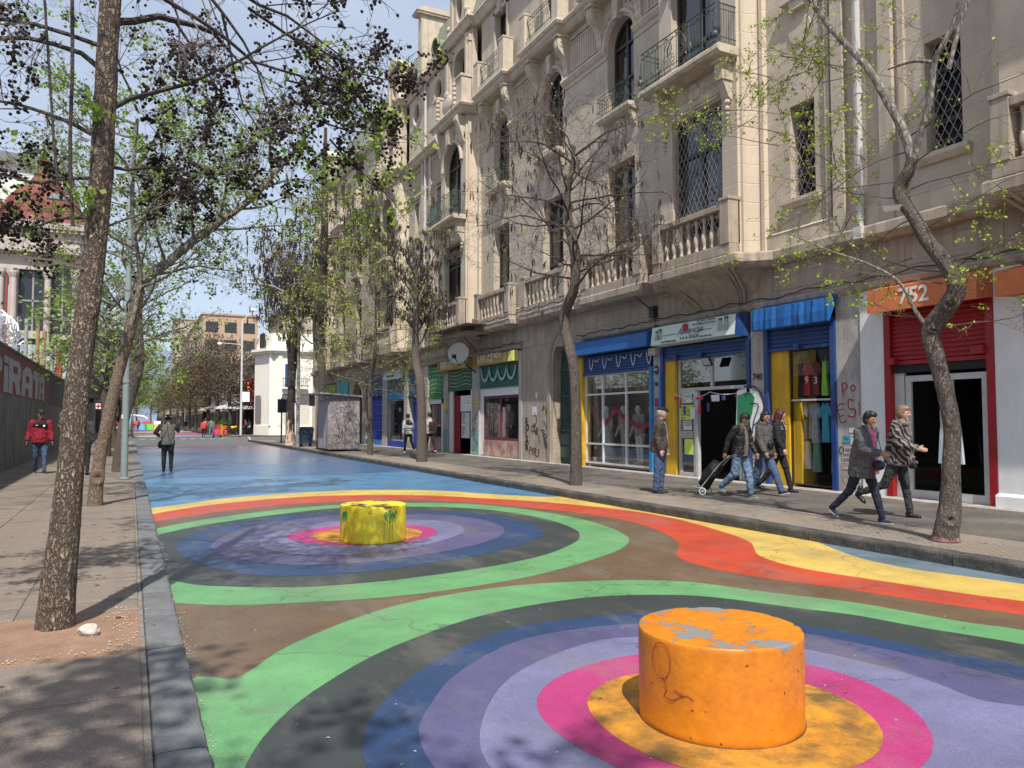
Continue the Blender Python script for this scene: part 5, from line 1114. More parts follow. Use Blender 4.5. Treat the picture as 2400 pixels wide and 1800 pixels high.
s6 = shutter(42.9,46.5,3.1,4.3,BLUED); bluebox(42.9,46.5,.15,3.1,COB,13.25); mb = MB(); [mb.box(13.15,13.25,43.1,44.6,z,z+.04) for z in (1.0,1.5,2.0,2.5)]; split_build(mb, 'shelf', BLUEL, BLD); bluebox(42.9,46.5,.15,.5,BLUEL)
for s_, a, b_ in ((s4,36.5,38.3),(s5,39.1,41.9),(s6,43.0,46.4)):
    g = MB(); k = 0; y = a
    while y < b_: z = 3.25+.3*math.sin(k*2); stroke(g, [(y,z),(y+.1,z+.3),(y+.2,z-.05),(y+.28,z+.25)], .03, 12.93); y += .33; k += 1
    g.build('graffiti', TEAL, s_)
gc2 = 48.35; spandrel(46.9,49.8,3.0,1.0,gc2,4.98,12.955,BASE_ST,flat=1.2); mb = MB(); mb.box(13.5,13.55,47.2,49.5,.15,4.4); mb.build('side_door', GREEND, BLD)
bluebox(50.4,53.4,3.2,4.3,plain('teal_mural_board', (.05,.28,.3)),12.9); bluebox(53.9,57.2,3.2,4.2,plain('moss_sign_board', (.2,.24,.05)),12.9); bluebox(50.4,57.2,.15,3.2,DARK,13.4); frame(50.4,53.4,.5,3.1,WOODDK,(51.9,),(),.06); frame(53.9,57.2,.5,3.1,WOODDK,(55.5,),(),.06)
# satellite dish
ds = thing('satellite_dish', 'round grey satellite dish on a bracket between the two ochre signs', 'satellite dish', (12.95,29.5,4.0)); N_ = 16; mb = MB(); vs = [(0,0,0)]; M_ = Matrix.Rotation(R(-20),3,'Y') @ Matrix.Rotation(R(-18),3,'Z')
mb = MB(); prof = [(.0,0),(.15,.01),(.3,.04),(.40,.08),(.45,.105),(.46,.115),(.44,.10)]
for r_,d_ in prof:
    for k in range(24): a = 2*math.pi*k/24; v = Vector((-d_, r_*math.cos(a), r_*math.sin(a))); mb.v.append(tuple(Matrix.Rotation(R(48),3,'Z') @ Matrix.Rotation(R(12),3,'Y') @ v + Vector((-.75,0,.38))))
mb.f = [(j*24+k,j*24+(k+1)%24,(j+1)*24+(k+1)%24,(j+1)*24+k) for j in range(len(prof)-1) for k in range(24)]
mb.build('reflector', mat('dirty_dish_paint', (.7,.7,.68), .6, col2=(.45,.45,.43), c2scale=6), ds, smooth=True)
mb = MB(); mb.tube([(0,-.1,-.4),(-.35,0,-.15),(-.7,.0,.3)], .03, 6); mb.tube([(-.75,0,-.1),(-1.1,-.35,.2)], .02, 6); mb.box(-1.2,-1.05,-.42,-.3,.15,.3); mb.build('bracket', IRON_BK, ds)
mb = MB(); mb.box(12.2,12.24,29.0,30.7,3.5,3.51); 
# ---------------- left side: painted wall, fence, buildings ----------------
WALLM = mat('dark_streaked_wall', (.13,.125,.12), .9, n1=(1.2,.25), n2=(30,.2), bump=.3, streak=(5,.7,(.30,.29,.27)), col2=(.08,.075,.075), c2scale=1.1)
pw = thing('painted_wall', 'long dark wall painted with the word PIRATA above pale dripping paint', 'wall', (-3.3,20,0))
pw.location = (0,0,0)
mb = MB(); mb.box(-3.55,-3.3,6,60,.05,3.76); mb.box(-3.6,-3.27,6,60,3.76,3.82); mb.build('masonry', WALLM, pw)
mb = MB(); mb.quad((-3.296,6,2.40),(-3.296,40.2,2.38),(-3.296,40.2,3.74),(-3.296,6,3.74)); mb.build('paint_band', mat('faded_brick_red_paint', (.20,.06,.05), .8, n1=(2,.15), n2=(30,.1), bump=.1), pw)
mb = MB(); mb.quad((-3.292,40.2,2.3),(-3.292,60,2.3),(-3.292,60,3.74),(-3.292,40.2,3.74)); mb.build('dark_paint_band', plain('charcoal_paint', (.035,.033,.036)), pw)
PIR = plain('grey_white_paint', (.36,.36,.37)); 
LET = {'P':[[(0,0),(.38,0),(.38,.4),(.8,.4),(1,.55),(1,.85),(.8,1),(0,1)],[(.36,.62),(.62,.62),(.62,.8),(.36,.8)]],
 'i':[[(0,0),(1,0),(1,.72),(0,.72)],None],'I':[[(0,0),(1,0),(1,.95),(0,.95)],None],
 'R':[[(0,0),(.33,0),(.33,.36),(.48,.34),(.62,0),(1,0),(.85,.4),(1,.6),(1,.82),(.82,1),(0,1)],[(.33,.62),(.68,.6),(.68,.82),(.33,.82)]],
 'A':[[(0,0),(.33,0),(.33,.28),(.62,.26),(.62,0),(1,0),(1,.8),(.78,.98),(.4,1),(.05,.8)],[(.35,.48),(.65,.46),(.65,.68),(.35,.7)]],
 'T':[[(.3,0),(.75,0),(.75,.66),(1,.64),(1,1),(0,1),(0,.66),(.3,.66)],None]}
for ch,(a,b_),dot in (('P',(20.6,25.9),0),('i',(26.3,27.2),1),('R',(27.3,30.2),0),('A',(30.4,33.6),0),('T',(33.8,36.1),0),('A',(35.9,38.0),0)):
    P, H = LET[ch]; z0, z1 = 2.44, 3.50; mb = MB()
    loops = [[Vector((a+(b_-a)*u, z0+(z1-z0)*v,0)) for u,v in P]]
    if H: loops.append([Vector((a+(b_-a)*u, z0+(z1-z0)*v,0)) for u,v in H])
    flat = [p for l in loops for p in l]; mb.add([(-3.288,p.x,p.y) for p in flat], [tuple(t) for t in tessellate_polygon(loops)])
    if dot: mb.quad((-3.288,a,z0+.8*(z1-z0)),(-3.288,b_,z0+.8*(z1-z0)),(-3.288,b_,z1),(-3.288,a,z1))
    mb.build('painted_letter', PIR, pw)
g = MB()
for i in range(120):
    y = 12+38*RND.random(); z = .3+1.0*RND.random(); h = .6+1.2*RND.random(); z2 = min(z+h,2.5)
    stroke(g, [(y,z),(y+.1*RND.random(),(z+z2)/2),(y+.15*math.sin(i),z2)], .02+.03*RND.random(), -3.29)
g.build('pale_drips', plain('drip_paint', (.22,.21,.2)), pw)
def box_thing(name, label, cat, dims, m, **k):
    mb = MB(); mb.box(*dims); return tag(mb.build(name, m), label, cat, **k)
mt = thing('metal_fence', 'pale corrugated metal sheet fence rising behind the painted wall', 'fence')
mb = MB(); n = 120
mb.add([(-14+10.7*i/n, 52+.05*math.sin(i*1.2), z) for z in (0,6.0) for i in range(n+1)], [(i,i+1,n+2+i,n+1+i) for i in range(n)]); mb.build('corrugated_sheet', mat('pale_blue_metal', (.42,.47,.5), .5, n1=(1,.15), n2=(10,.1), bump=.1), mt)
mb = MB(); mb.box(-14,-3.3,51.9,51.95,4.6,4.68); mb.build('rail', ALU, mt)
RUST = plain('rust_red_steel', (.3,.05,.03)); TANP = plain('tan_steel', (.35,.2,.1)); GRP = plain('grey_steel', (.3,.31,.32))
for i,(x,z,m_,l) in enumerate([(-5.68,7.4,GRP,'tallest pale grey post behind the painted wall'),(-5.32,7.3,GRP,'second grey post standing behind the painted wall'),(-4.76,7.0,TANP,'tall rusty tan post in front of the metal fence'),(-4.43,6.64,TANP,'shorter rusty tan post in front of the metal fence'),(-4.03,6.17,GRP,'short grey post left of the red posts'),(-3.75,6.0,RUST,'taller red post above the end of the painted wall'),(-3.62,5.6,RUST,'shorter red post nearest the thick trunk')]):
    mb = MB(); mb.lathe([(.1,0),(.1,z),(.06,z+.02)], (x,50.5,0), 8); tag(mb.build('steel_post', m_), l, 'post', 'steel posts behind the painted wall')
mb = MB(); mb.lathe([(.06,0),(.06,9.5)], (-6.12,49,0), 8); tag(mb.build('steel_post', RUST), 'very tall thin red post at the left picture edge', 'post', 'steel posts behind the painted wall')
wr = MB()
for k in range(9):
    cy = 26.5+.35*k; wr.tube([(-3.6+.3*math.cos(t)+.05*math.sin(3*t+k), cy+.12*t, 4.4+.42*math.sin(t)+.1*math.sin(2.3*t+k)) for t in [i*.5 for i in range(26)]], .016, 3)
tag(wr.build('razor_wire', plain('bright_wire', (.55,.56,.58), .35, metal=.6)), 'tangled coils of pale wire heaped on the wall at the left edge', 'wire')
# building with the red dome
ch = thing('domed_building', 'pale pink building with columns and a dark red dome', 'building', (-8,70,0)); ch.location = (0,0,0)
PKS = mat('pale_pink_stucco', (.47,.40,.37), .85, n1=(1,.1), n2=(20,.08), bump=.2); DOM = mat('dark_red_dome_tiles', (.20,.05,.04), .7, n1=(2,.3), n2=(14,.3), bump=.6, bscale=12, bdist=.1, lines=(.3,0,.06))
wall('facade', 70, 4.4, 16, 0, 14.6, [], PKS, parent=ch) if False else None
def wall_y(name, Y, x0, x1, z0, z1, holes, m, parent, depth=.5):
    mb = MB(); loops = [[Vector((x0,z0,0)),Vector((x1,z0,0)),Vector((x1,z1,0)),Vector((x0,z1,0))]]+[[Vector((a,b,0)) for a,b in contour(h)] for h in holes]
    flat = [p for l in loops for p in l]; mb.add([(p.x,Y,p.y) for p in flat], [tuple(t) for t in tessellate_polygon(loops)])
    for h in holes:
        C = contour(h); n = len(C); mb.add([(a,Y,b) for a,b in C]+[(a,Y+depth,b) for a,b in C], [(i,(i+1)%n,n+(i+1)%n,n+i) for i in range(n)])
    o = mb.build(name, m, parent)
    for h in holes:
        C = contour(h); p = MB(); p.add([(a,Y+depth*.9,b) for a,b in C], [tuple(range(len(C)))]); wn = p.build('window', GLASSD, parent)
        q = MB(); q.box((h[0]+h[1])/2-.06,(h[0]+h[1])/2+.06,Y+depth*.8,Y+depth*.88,h[2],h[3]-.05); q.box(h[0],h[1],Y+depth*.8,Y+depth*.88,(h[2]+h[3])/2-.06,(h[2]+h[3])/2+.06); q.build('frame', FRW, wn)
    return o
GLASSD = plain('dark_glazing', (.03,.033,.037), .15); FRW = plain('grey_window_frame', (.3,.3,.3))
wall_y('facade', 70, -16, -3.9, 0, 14.7, [(-8.0,-6.1,8.6,13.4,'rect'),(-5.8,-4.3,8.4,13.9,'arch'),(-8.0,-6.1,3,8,'rect'),(-5.8,-4.3,3,8,'rect'),(-12,-10,3,13,'rect')], PKS, ch)
mb = MB(); mb.box(-15.9,-3.95,70.6,84,0,17.2); mb.build('body', PKS, ch)
for x in (-9.1,-8.25,-6.0,-4.1,-14,-12.4): 
    mb = MB(); mb.lathe([(.34,0),(.34,.4),(.25,.5),(.22,12.6),(.3,12.8),(.36,13.0),(.36,13.3)], (x,69.6,0), 12); mb.build('column', PKS, ch)
mb = MB(); mb.box(-16.2,-3.8,69.3,70.6,14.7,15.2); mb.box(-16,-3.9,69.6,70.6,15.2,16.6); mb.box(-16.4,-3.6,69.1,70.6,16.6,17.1)
for i in range(30): mb.box(-16+.42*i,-15.8+.42*i,69.2,69.5,16.35,16.6)
mb.build('entablature', PKS, ch)
mb = MB(); mb.box(-9.9,-3.4,69.8,76,17.1,17.9); mb.box(-10.2,-9.2,69.4,76,17.9,18.6); mb.build('dome_base', plain('red_cornice', (.25,.09,.08)), ch)
mb = MB(); mb.lathe([(3.0,0),(3.05,.4),(2.9,1.1),(2.55,1.9),(1.9,2.7),(1.3,3.2),(1.35,3.35),(1.0,3.5),(.6,4.3),(.35,4.9),(.5,5.1),(.5,5.3),(.2,5.5),(.08,6.3),(0.01,6.5)], (-6.75,73,17.6), 24); mb.build('dome', DOM, ch, smooth=True)
wb = thing('white_building', 'tall blank white wall with grey roof behind the domed building', 'building'); mb = MB(); mb.box(-30,-7.3,98,120,0,29.6); mb.build('wall', plain('bright_white_wall', (.6,.6,.58)), wb)
mb = MB(); mb.add([(-31,97.4,30.7),(-6.6,97.4,29.2),(-6.6,97.4,30.3),(-31,97.4,31.8),(-31,121,30.7),(-6.6,121,29.2),(-6.6,121,30.3),(-31,121,31.8)], [(0,1,2,3),(7,6,5,4),(0,4,5,1),(3,2,6,7),(0,3,7,4),(1,5,6,2)]); mb.build('roof', GREYSH, wb)
# left side buildings past the crossing
def block(name, label, x0, x1, y0, y1, h, m, side='+X', cols=6, rows=3, z0=4.2, cat='building', wh=1.6, ww=1.2, roof=None, group='buildings further down the street', front=False):
    b_ = thing(name, label, cat, group=group); 
    f = MB(); f.box(x0,x1,y0,y1,0,h); f.build('wall', m, b_)
    c = MB(); c.box(x0-.25,x1+.25,y0-.25,y1+.25,h,h+.35); c.box(x0-.12,x1+.12,y0-.12,y1+.12,3.7,3.95); c.build('cornice', roof or m, b_)
    X = x1 if side == '+X' else x0; s = 1 if side == '+X' else -1
    first = None
    for i in range(cols):
        for j in range(rows):
            y = y0+(y1-y0)*(i+.5)/cols; z = z0+(h-z0-.6)*(j+.5)/rows
            if first is None:
                q = MB(); q.box(-.05,.02,-ww/2,ww/2,-wh/2,wh/2); first = q.build('window', GLASSD, b_, loc=(X+s*.03,y,z)); fr = MB(); fr.box(-.06,.04,-ww/2-.1,-ww/2,-wh/2,wh/2); fr.box(-.06,.04,ww/2,ww/2+.1,-wh/2,wh/2); fr.box(-.12,.12,-ww/2-.15,ww/2+.15,-wh/2-.12,-wh/2); fr.build('frame', m, first)
            else: w_ = inst(first, 'window', b_, (X+s*.03,y,z)); inst(first.children[0], 'frame', w_)
    for i in range(cols):
        y = y0+(y1-y0)*(i+.5)/cols; q = MB(); q.box(X-.3,X+.03*s+ (0 if s>0 else -.03),y-(y1-y0)/cols*.4,y+(y1-y0)/cols*.4,.15,3.0); q.build('shopfront', DARK, b_)
    if front:
        for i in range(3):
            for j in range(rows):
                x = x0+(x1-x0)*(i+.5)/3; z = z0+(h-z0-.6)*(j+.5)/rows; q = MB(); q.box(x-1.2,x+1.2,y0-.04,y0+.1,z-wh/2,z+wh/2); q.build('window', GLASSD, b_)
    return b_
T1_ = plain('grey_stucco', (.22,.21,.2)); T2_ = plain('beige_stucco', (.36,.31,.25)); T3_ = plain('pink_beige_stucco', (.42,.34,.29)); T4_ = plain('orange_stucco', (.40,.28,.19)); T5_ = plain('off_white_stucco', (.66,.65,.62))
block('terrace_house', 'dark grey building behind the thick trunk past the crossing', -16, -3.6, 86, 112, 11.5, T1_)
block('terrace_house', 'beige building beyond the dark grey one on the left', -16, -3.6, 112, 150, 9.5, T2_)
block('terrace_house', 'low pale building further along the left pavement', -16, -3.6, 150, 230, 8, T5_, cols=10)
block('terrace_house', 'farthest beige building on the left of the street', -16, -3.6, 230, 420, 12, T2_, cols=14)
# right side
ORB = block('orange_building', 'tall orange building with wide windows above the far trees', 13.0, 24, 170, 240, 23.6, T4_, '-X', 8, 5, wh=2.2, ww=2.6, front=True)
block('terrace_house', 'low dark shop building beside the white corner house', 12.6, 14.8, 88.2, 97, 8.0, T2_, '-X', 3, 1)
block('terrace_house', 'long low beige terrace behind the far cafe parasols', 13.0, 26, 97.4, 131, 9.2, T5_, '-X', 7, 2)
block('terrace_house', 'grey terrace below the orange building', 13.0, 26, 131.4, 169.5, 9.8, T3_, '-X', 7, 2)
block('terrace_house', 'mottled beige building behind the white corner house', 15.0, 32, 88.2, 97, 13.8, mat('mottled_beige', (.36,.31,.25), .9, n1=(1,.3), n2=(9,.2), bump=.3), '-X', 2, 1)
block('terrace_house', 'pale building beyond the orange one on the right', 12.8, 26, 241, 300, 19, T3_, '-X', 9, 4)
block('terrace_house', 'far beige building at the end of the right side', 12.8, 26, 331, 440, 13, T2_, '-X', 14, 3)
block('tower_block', 'distant pale block rising behind the right-hand trees', 14, 34, 300, 330, 38, T3_, '-X', 4, 10)
block('tower_block', 'distant grey block beyond the left-hand buildings', -60, -32, 330, 380, 40, T5_, '+X', 5, 10)
# white corner house
wc = thing('corner_house', 'white two-storey corner house with a chamfered corner and roller door', 'building'); WH = mat('cream_white_plaster', (.80,.77,.69), .8, n1=(1,.06), n2=(20,.05), bump=.1)
mb = MB(); foot = [(11.9,86.2),(11.6,84.0),(12.7,81.2),(13.3,80.6),(34,80.6),(34,86.2)]; mb.prism_z(foot, .1, 8.8); mb.build('wall', WH, wc)
def scale_foot(k): 
    cx_, cy_ = 20, 84; return [(cx_+(x-cx_)*k, cy_+(y-cy_)*(k if k < 1.01 else 1+(k-1)*2)) for x,y in foot]
mb = MB(); mb.prism_z([(x-(.3 if x < 20 else 0),y-(.35 if y < 85 else 0)) for x,y in foot], 8.5, 8.7); mb.prism_z([(x-(.45 if x < 20 else 0),y-(.5 if y < 85 else 0)) for x,y in foot], 8.7, 8.95); mb.prism_z([(x+.2 if x < 20 else x,y+.2) for x,y in foot], 8.95, 10.6); mb.prism_z([(x-.05 if x < 20 else x,y-.1) for x,y in foot], .1, 1.1); mb.build('cornice', WH, wc)
mb = MB()
for x in (13.6,15.4,17.6,21,24): mb.box(x-.2,x+.2,80.45,80.6,1.1,8.5)
mb.box(12.6,12.9,80.9,81.2,1.1,8.5); mb.build('pilaster', WH, wc)
def wy(x0,x1,z0,z1,m,name,y=80.57): mb = MB(); mb.box(x0,x1,y-.03,y+.05,z0,z1); return mb.build(name, m, wc)
wy(14.1,15.0,5.0,7.4,BLUED,'window'); wy(13.95,16.6,.15,3.2,mat('cream_roller_door', (.6,.55,.46), .7, lines=(.16,0,.03)),'roller_door'); wy(13.7,16.9,3.2,4.3,plain('dark_hood', (.12,.11,.11)),'hood'); wy(18.2,19.6,.15,3.2,mat('cream_roller_door', (.6,.55,.46), .7, lines=(.16,0,.03)),'roller_door'); wy(18.4,19.4,5.0,7.4,GLASSD,'window')
mb = MB(); mb.box(13.8,16.4,80.1,80.6,4.85,5.0); mb.build('balcony', WH, wc); g = MB(); [g.tube([(13.85+.2*i,80.12,5.0),(13.85+.2*i,80.12,5.9)], .025, 3) for i in range(13)]; g.box(13.8,16.4,80.1,80.14,5.88,5.94); g.build('railing', IRON_BK, wc)
mb = MB(); mb.add([(11.7,83.6,1.5),(12.1,82.6,1.5),(12.1,82.6,4.2),(11.7,83.6,4.2)], [(0,1,2,3)]); mb.v = [(x-.08,y-.06,z) for x,y,z in mb.v]; mb.build('window', plain('grey_shutters', (.2,.2,.19)), wc)
mb = MB(); mb.box(12.0,12.3,82.0,84,9.2,10.6); o = mb.build('roof_hatch', DARK, wc)
ns = thing('hanging_sign', 'red vertical sign with glowing orange letters on the dark shop building', 'sign', (12.2,88.6,3.6)); mb = MB(); mb.box(-.9,.1,-.1,.1,-.2,2.4); mb.build('sign_board', plain('red_board', (.2,.02,.02)), ns)
NEON = bpy.data.materials.new('lit_orange_letters'); NEON.use_nodes = True; p_ = NEON.node_tree.nodes['Principled BSDF']; p_.inputs['Base Color'].default_value = (.9,.3,.05,1); p_.inputs['Emission Color'].default_value = (1,.25,.03,1); p_.inputs['Emission Strength'].default_value = 1.6
for i,c_ in enumerate('BARRIO'): text(c_, .38, NEON, 'letter', ns, (-.75,-.11,1.95-.36*i), face='-Y')
# hills, the blue of distant haze put into their colour
b = bmesh.new(); n = 60; rows = []
for j in range(10):
    row = []
    for i in range(n+1):
        x = -1500+3600*i/n; y = 2000+j*110; h = max(0,(j/9)*(200+70*noise.noise(Vector((x*.0016,1.3,0)))+35*noise.noise(Vector((x*.006,j*.5,4)))))
        row.append(b.verts.new((x,y,h-2)))
    rows.append(row)
for j in range(9):
    for i in range(n): b.faces.new((rows[j][i],rows[j][i+1],rows[j+1][i+1],rows[j+1][i]))
me = bpy.data.meshes.new('hills'); b.to_mesh(me); b.free(); me.materials.append(mat('haze_blue_hillside', (.16,.20,.26), 1, n1=(.004,.2), n2=(.02,.15), bump=0)); o = bpy.data.objects.new('hills', me); link(o); o['kind'] = 'structure'
# ---------------- street furniture ----------------
def lathe_at(mb, prof, c, n=10): return mb.lathe(prof, c, n)
PG = plain('pale_green_grey_pole', (.22,.27,.27), .5)
sp = thing('street_pole', 'slim blue-grey metal pole on the left pavement by the leaning trees', 'pole', (-.11,21.9,.13)); mb = MB(); mb.lathe([(.085,0),(.08,3),(.07,7),(.05,9.2)], (0,0,0), 14); mb.lathe([(.13,0),(.13,.02),(.09,.04)], (0,0,0), 14); mb.build('shaft', PG, sp)
mb = MB(); mb.tube([(0,0,7.0),(-.9,.3,7.2),(-1.6,.5,7.15)], .035, 6); mb.box(-1.9,-1.5,.4,.6,7.08,7.2); mb.build('arm', PG, sp)
mb = MB(); mb.box(-.087,-.05,-.07,.02,1.52,1.62); mb.build('sticker', WPAP, sp)
sl_ = thing('street_lamp', 'tall galvanised lamp post with a long curved arm beside the right kerb', 'street lamp', (8.37,43.7,.13)); GAL = plain('galvanised_steel', (.35,.36,.37), .4, metal=.4)
mb = MB(); mb.lathe([(.11,0),(.1,2),(.075,6.8)], (0,0,0), 12); mb.tube([(0,0,6.7),(-.05,0,7.4),(-.3,0,8.1),(-.75,0,8.6),(-1.4,0,8.9),(-2.2,0,8.98)], [.075,.07,.06,.055,.05,.045], 8); mb.build('shaft', GAL, sl_); mb = MB(); mb.ball((-2.5,0,8.98),.12,10,6,(2.6,1.1,.5)); mb.lathe([(.03,0),(.03,.25)], (-2.1,0,9.0), 6); mb.build('lantern', GAL, sl_)
def far_lamp(x, y, h, lab, arm=-1.5):
    t = thing('street_lamp', lab, 'street lamp', (x,y,.1), group='distant lamp posts'); mb = MB(); mb.lathe([(.1,0),(.07,h)], (0,0,0), 6); mb.tube([(0,0,h-.1),(arm*.5,0,h+.2),(arm,0,h+.25)], .05, 5); mb.build('shaft', GAL, t); mb = MB(); mb.ball((arm,0,h+.22),.15,6,4,(2,1,.5)); mb.build('lantern', GAL, t)
cp = thing('camera_pole', 'tall white pole with a camera arm at the far corner', 'pole', (10.05,82,.13)); mb = MB(); mb.lathe([(.11,0),(.09,11.7)], (0,0,0), 8); mb.tube([(0,0,9.2),(-2.0,0,9.3)], .04, 5); mb.tube([(0,0,11.6),(.9,0,12.7)], .05, 5); mb.build('shaft', plain('whitish_pole', (.55,.55,.53)), cp); mb = MB(); mb.ball((-2.15,0,9.2),.17,8,6,(1.3,1,1)); mb.ball((1.0,0,12.8),.25,8,5,(1.2,1,.8)); mb.build('camera_head', WHITE, cp); mb = MB(); mb.box(.1,.8,-.05,.05,3.4,4.4); mb.build('plate', WHITE, cp)
far_lamp(.2, 84, 7, 'pale lamp post at the far left corner of the crossing', -1); far_lamp(8.8, 150, 7, 'thin lamp post far down the right pavement', -1.2)
ts = thing('traffic_light', 'traffic light on a curved pole showing green by the crossing', 'traffic light', (12.0,54.6,.13)); mb = MB(); mb.lathe([(.06,0),(.05,3.8)], (0,0,0), 8); mb.tube([(0,0,3.8),(0,0,4.6),(.2,0,5.2),(.6,0,5.4)], .045, 6); mb.build('pole', GAL, ts)
mb = MB(); mb.box(-.75,-.4,-.15,.15,2.5,3.4); mb.box(.12,.35,-.1,.1,2.6,3.3); mb.build('signal_head', IRON_BK, ts)
GL = bpy.data.materials.new('lit_green_signal'); GL.use_nodes = True; p_ = GL.node_tree.nodes['Principled BSDF']; p_.inputs['Base Color'].default_value = (.0,.5,.35,1); p_.inputs['Emission Color'].default_value = (0,.7,.45,1); p_.inputs['Emission Strength'].default_value = .7
mb = MB(); mb.ball((.24,-.14,2.85),.17,10,6); mb.build('green_lamp', GL, ts)
mb = MB(); mb.box(-.4,.12,-.03,.03,3.0,3.06); mb.build('bracket', GAL, ts)
def signpost(x, y, h, lab):
    t = thing('sign_post', lab, 'sign', (x,y,.13), group='black sign posts near the crossing'); mb = MB(); mb.lathe([(.05,0),(.05,h)], (0,0,0), 8); mb.build('post', IRON_BK, t); mb = MB(); mb.box(-.28,.28,-.06,-.02,h-1.0,h-.1); mb.box(.3,.9,-.05,-.01,h-.35,h-.02); mb.build('board', IRON_BK, t); mb = MB(); mb.box(.42,.78,-.06,-.051,h-.31,h-.07); a = mb.build('plate', WHITE, t); text('<', .25, IRON_BK, 'arrow', a, (.5,-.065,h-.28), face='-Y')
signpost(9.0,52.5,3.0,'nearer black sign post on the right pavement corner'); signpost(12.4,70,3.2,'farther black sign post behind the cream-based tree')
rc = thing('pharmacy_sign', 'small white sign with a red cross hanging beyond the tree trunks', 'sign', (-1.98,60,2.42)); mb = MB(); mb.box(-.3,.3,-.05,.05,0,.36); mb.build('board', WHITE, rc); mb = MB(); mb.box(-.05,.05,-.06,.06,.05,.31); mb.box(-.14,.14,-.058,.058,.13,.23); mb.build('red_cross', BUN[0], rc); mb = MB(); mb.tube([(-1.4,0,.3),(-.3,0,.3)], .02, 5); mb.tube([(-1.4,0,-2.4),(-1.4,0,.3)], .03, 5); mb.build('bracket', IRON_BK, rc)
# dark structure (news kiosk) beyond left trunks, kiosk on right pavement
kk = thing('news_kiosk', 'dark closed kiosk behind the tree trunks on the left pavement', 'kiosk', (-2.4,56,.1)); mb = MB(); mb.box(-1,.35,-1.5,1.5,0,2.9); mb.build('body', IRON_BK, kk); mb = MB(); mb.box(-1.2,.6,-1.7,1.7,2.9,3.1); mb.build('roof', DARK, kk)
KM = mat('graffitied_grey_kiosk', (.36,.34,.33), .8, n1=(2,.3), n2=(20,.2), bump=.25, col2=(.22,.2,.2), c2scale=2.2, c2amt=.8, streak=(4,.4,(.25,.12,.08)))
ki = thing('street_kiosk', 'closed metal kiosk covered in grey and pink graffiti beside the kerb', 'kiosk', (8.5,36.8,.13)); 
mb = MB(); mb.box(.02,1.5,0,2.3,.08,2.5); mb.build('body', KM, ki); 
for i,(a,b_) in enumerate([(.05,.5),(.53,.98),(1.01,1.46)]): q = MB(); q.box(a,b_,-.03,.0,.12,2.42); bevel(q.build('front_panel', KM, ki), .01)
for i in range(3): q = MB(); q.box(-.02,.02,.06+.75*i,.74+.75*i,.12,2.42); bevel(q.build('side_panel', plain('mauve_grey_panel', (.31,.28,.29)) if 'mauve_grey_panel' not in bpy.data.materials else bpy.data.materials['mauve_grey_panel'], ki), .01)
mb = MB(); mb.add([(-.5,-.3,2.75),(1.6,-.15,2.62),(1.7,2.5,2.62),(-.5,2.6,2.78),(-.5,-.3,2.82),(1.6,-.15,2.68),(1.7,2.5,2.68),(-.5,2.6,2.85)], [(0,1,2,3),(7,6,5,4),(0,4,5,1),(1,5,6,2),(2,6,7,3),(3,7,4,0)]); mb.box(.0,1.5,.05,.1,2.5,2.7); mb.build('roof', plain('grey_tin_roof', (.25,.25,.26)), ki)
def stroke_y(mb, pts, wd, Y, smooth=4):
    P = cr([(p[0],p[1],0) for p in pts], smooth); n = len(P); vs = []
    for i in range(n):
        t = (P[min(i+1,n-1)]-P[max(i-1,0)]); t.normalize(); q = Vector((-t.y,t.x,0))*wd/2; vs += [(P[i].x+q.x,Y,P[i].y+q.y),(P[i].x-q.x,Y,P[i].y-q.y)]
    mb.add(vs, [(2*i,2*i+1,2*i+3,2*i+2) for i in range(n-1)])
g = MB()
for k in range(16):
    cx_ = .15+1.2*RND.random(); cz_ = .4+1.7*RND.random(); stroke_y(g, [(cx_+.13*math.cos(t*1.1+k)+.02*t, cz_+.15*math.sin(t+2*k)) for t in [i*.8 for i in range(8)]], .02, -.036)
g.build('graffiti', plain('grey_purple_spray', (.12,.1,.13)), ki)
wbn = thing('wheelie_bin', 'dark blue litter bin on small legs left of the graffitied kiosk', 'bin', (9.0,44.6,.13)); mb = MB(); mb.prism_y([(-.32,.18),(.32,.18),(.4,1.0),(-.4,1.0)], -.3, .3); mb.build('body', plain('navy_plastic', (.01,.03,.06)), wbn); mb = MB(); mb.prism_y([(-.42,1.0),(.42,1.0),(.3,1.12),(-.3,1.12)], -.33, .33); mb.build('lid', IRON_BK, wbn); mb = MB(); mb.lathe([(.08,0),(.08,.16)], (-.25,0,0), 8); mb.lathe([(.08,0),(.08,.16)], (.25,0,0), 8); mb.build('feet', IRON_BK, wbn)
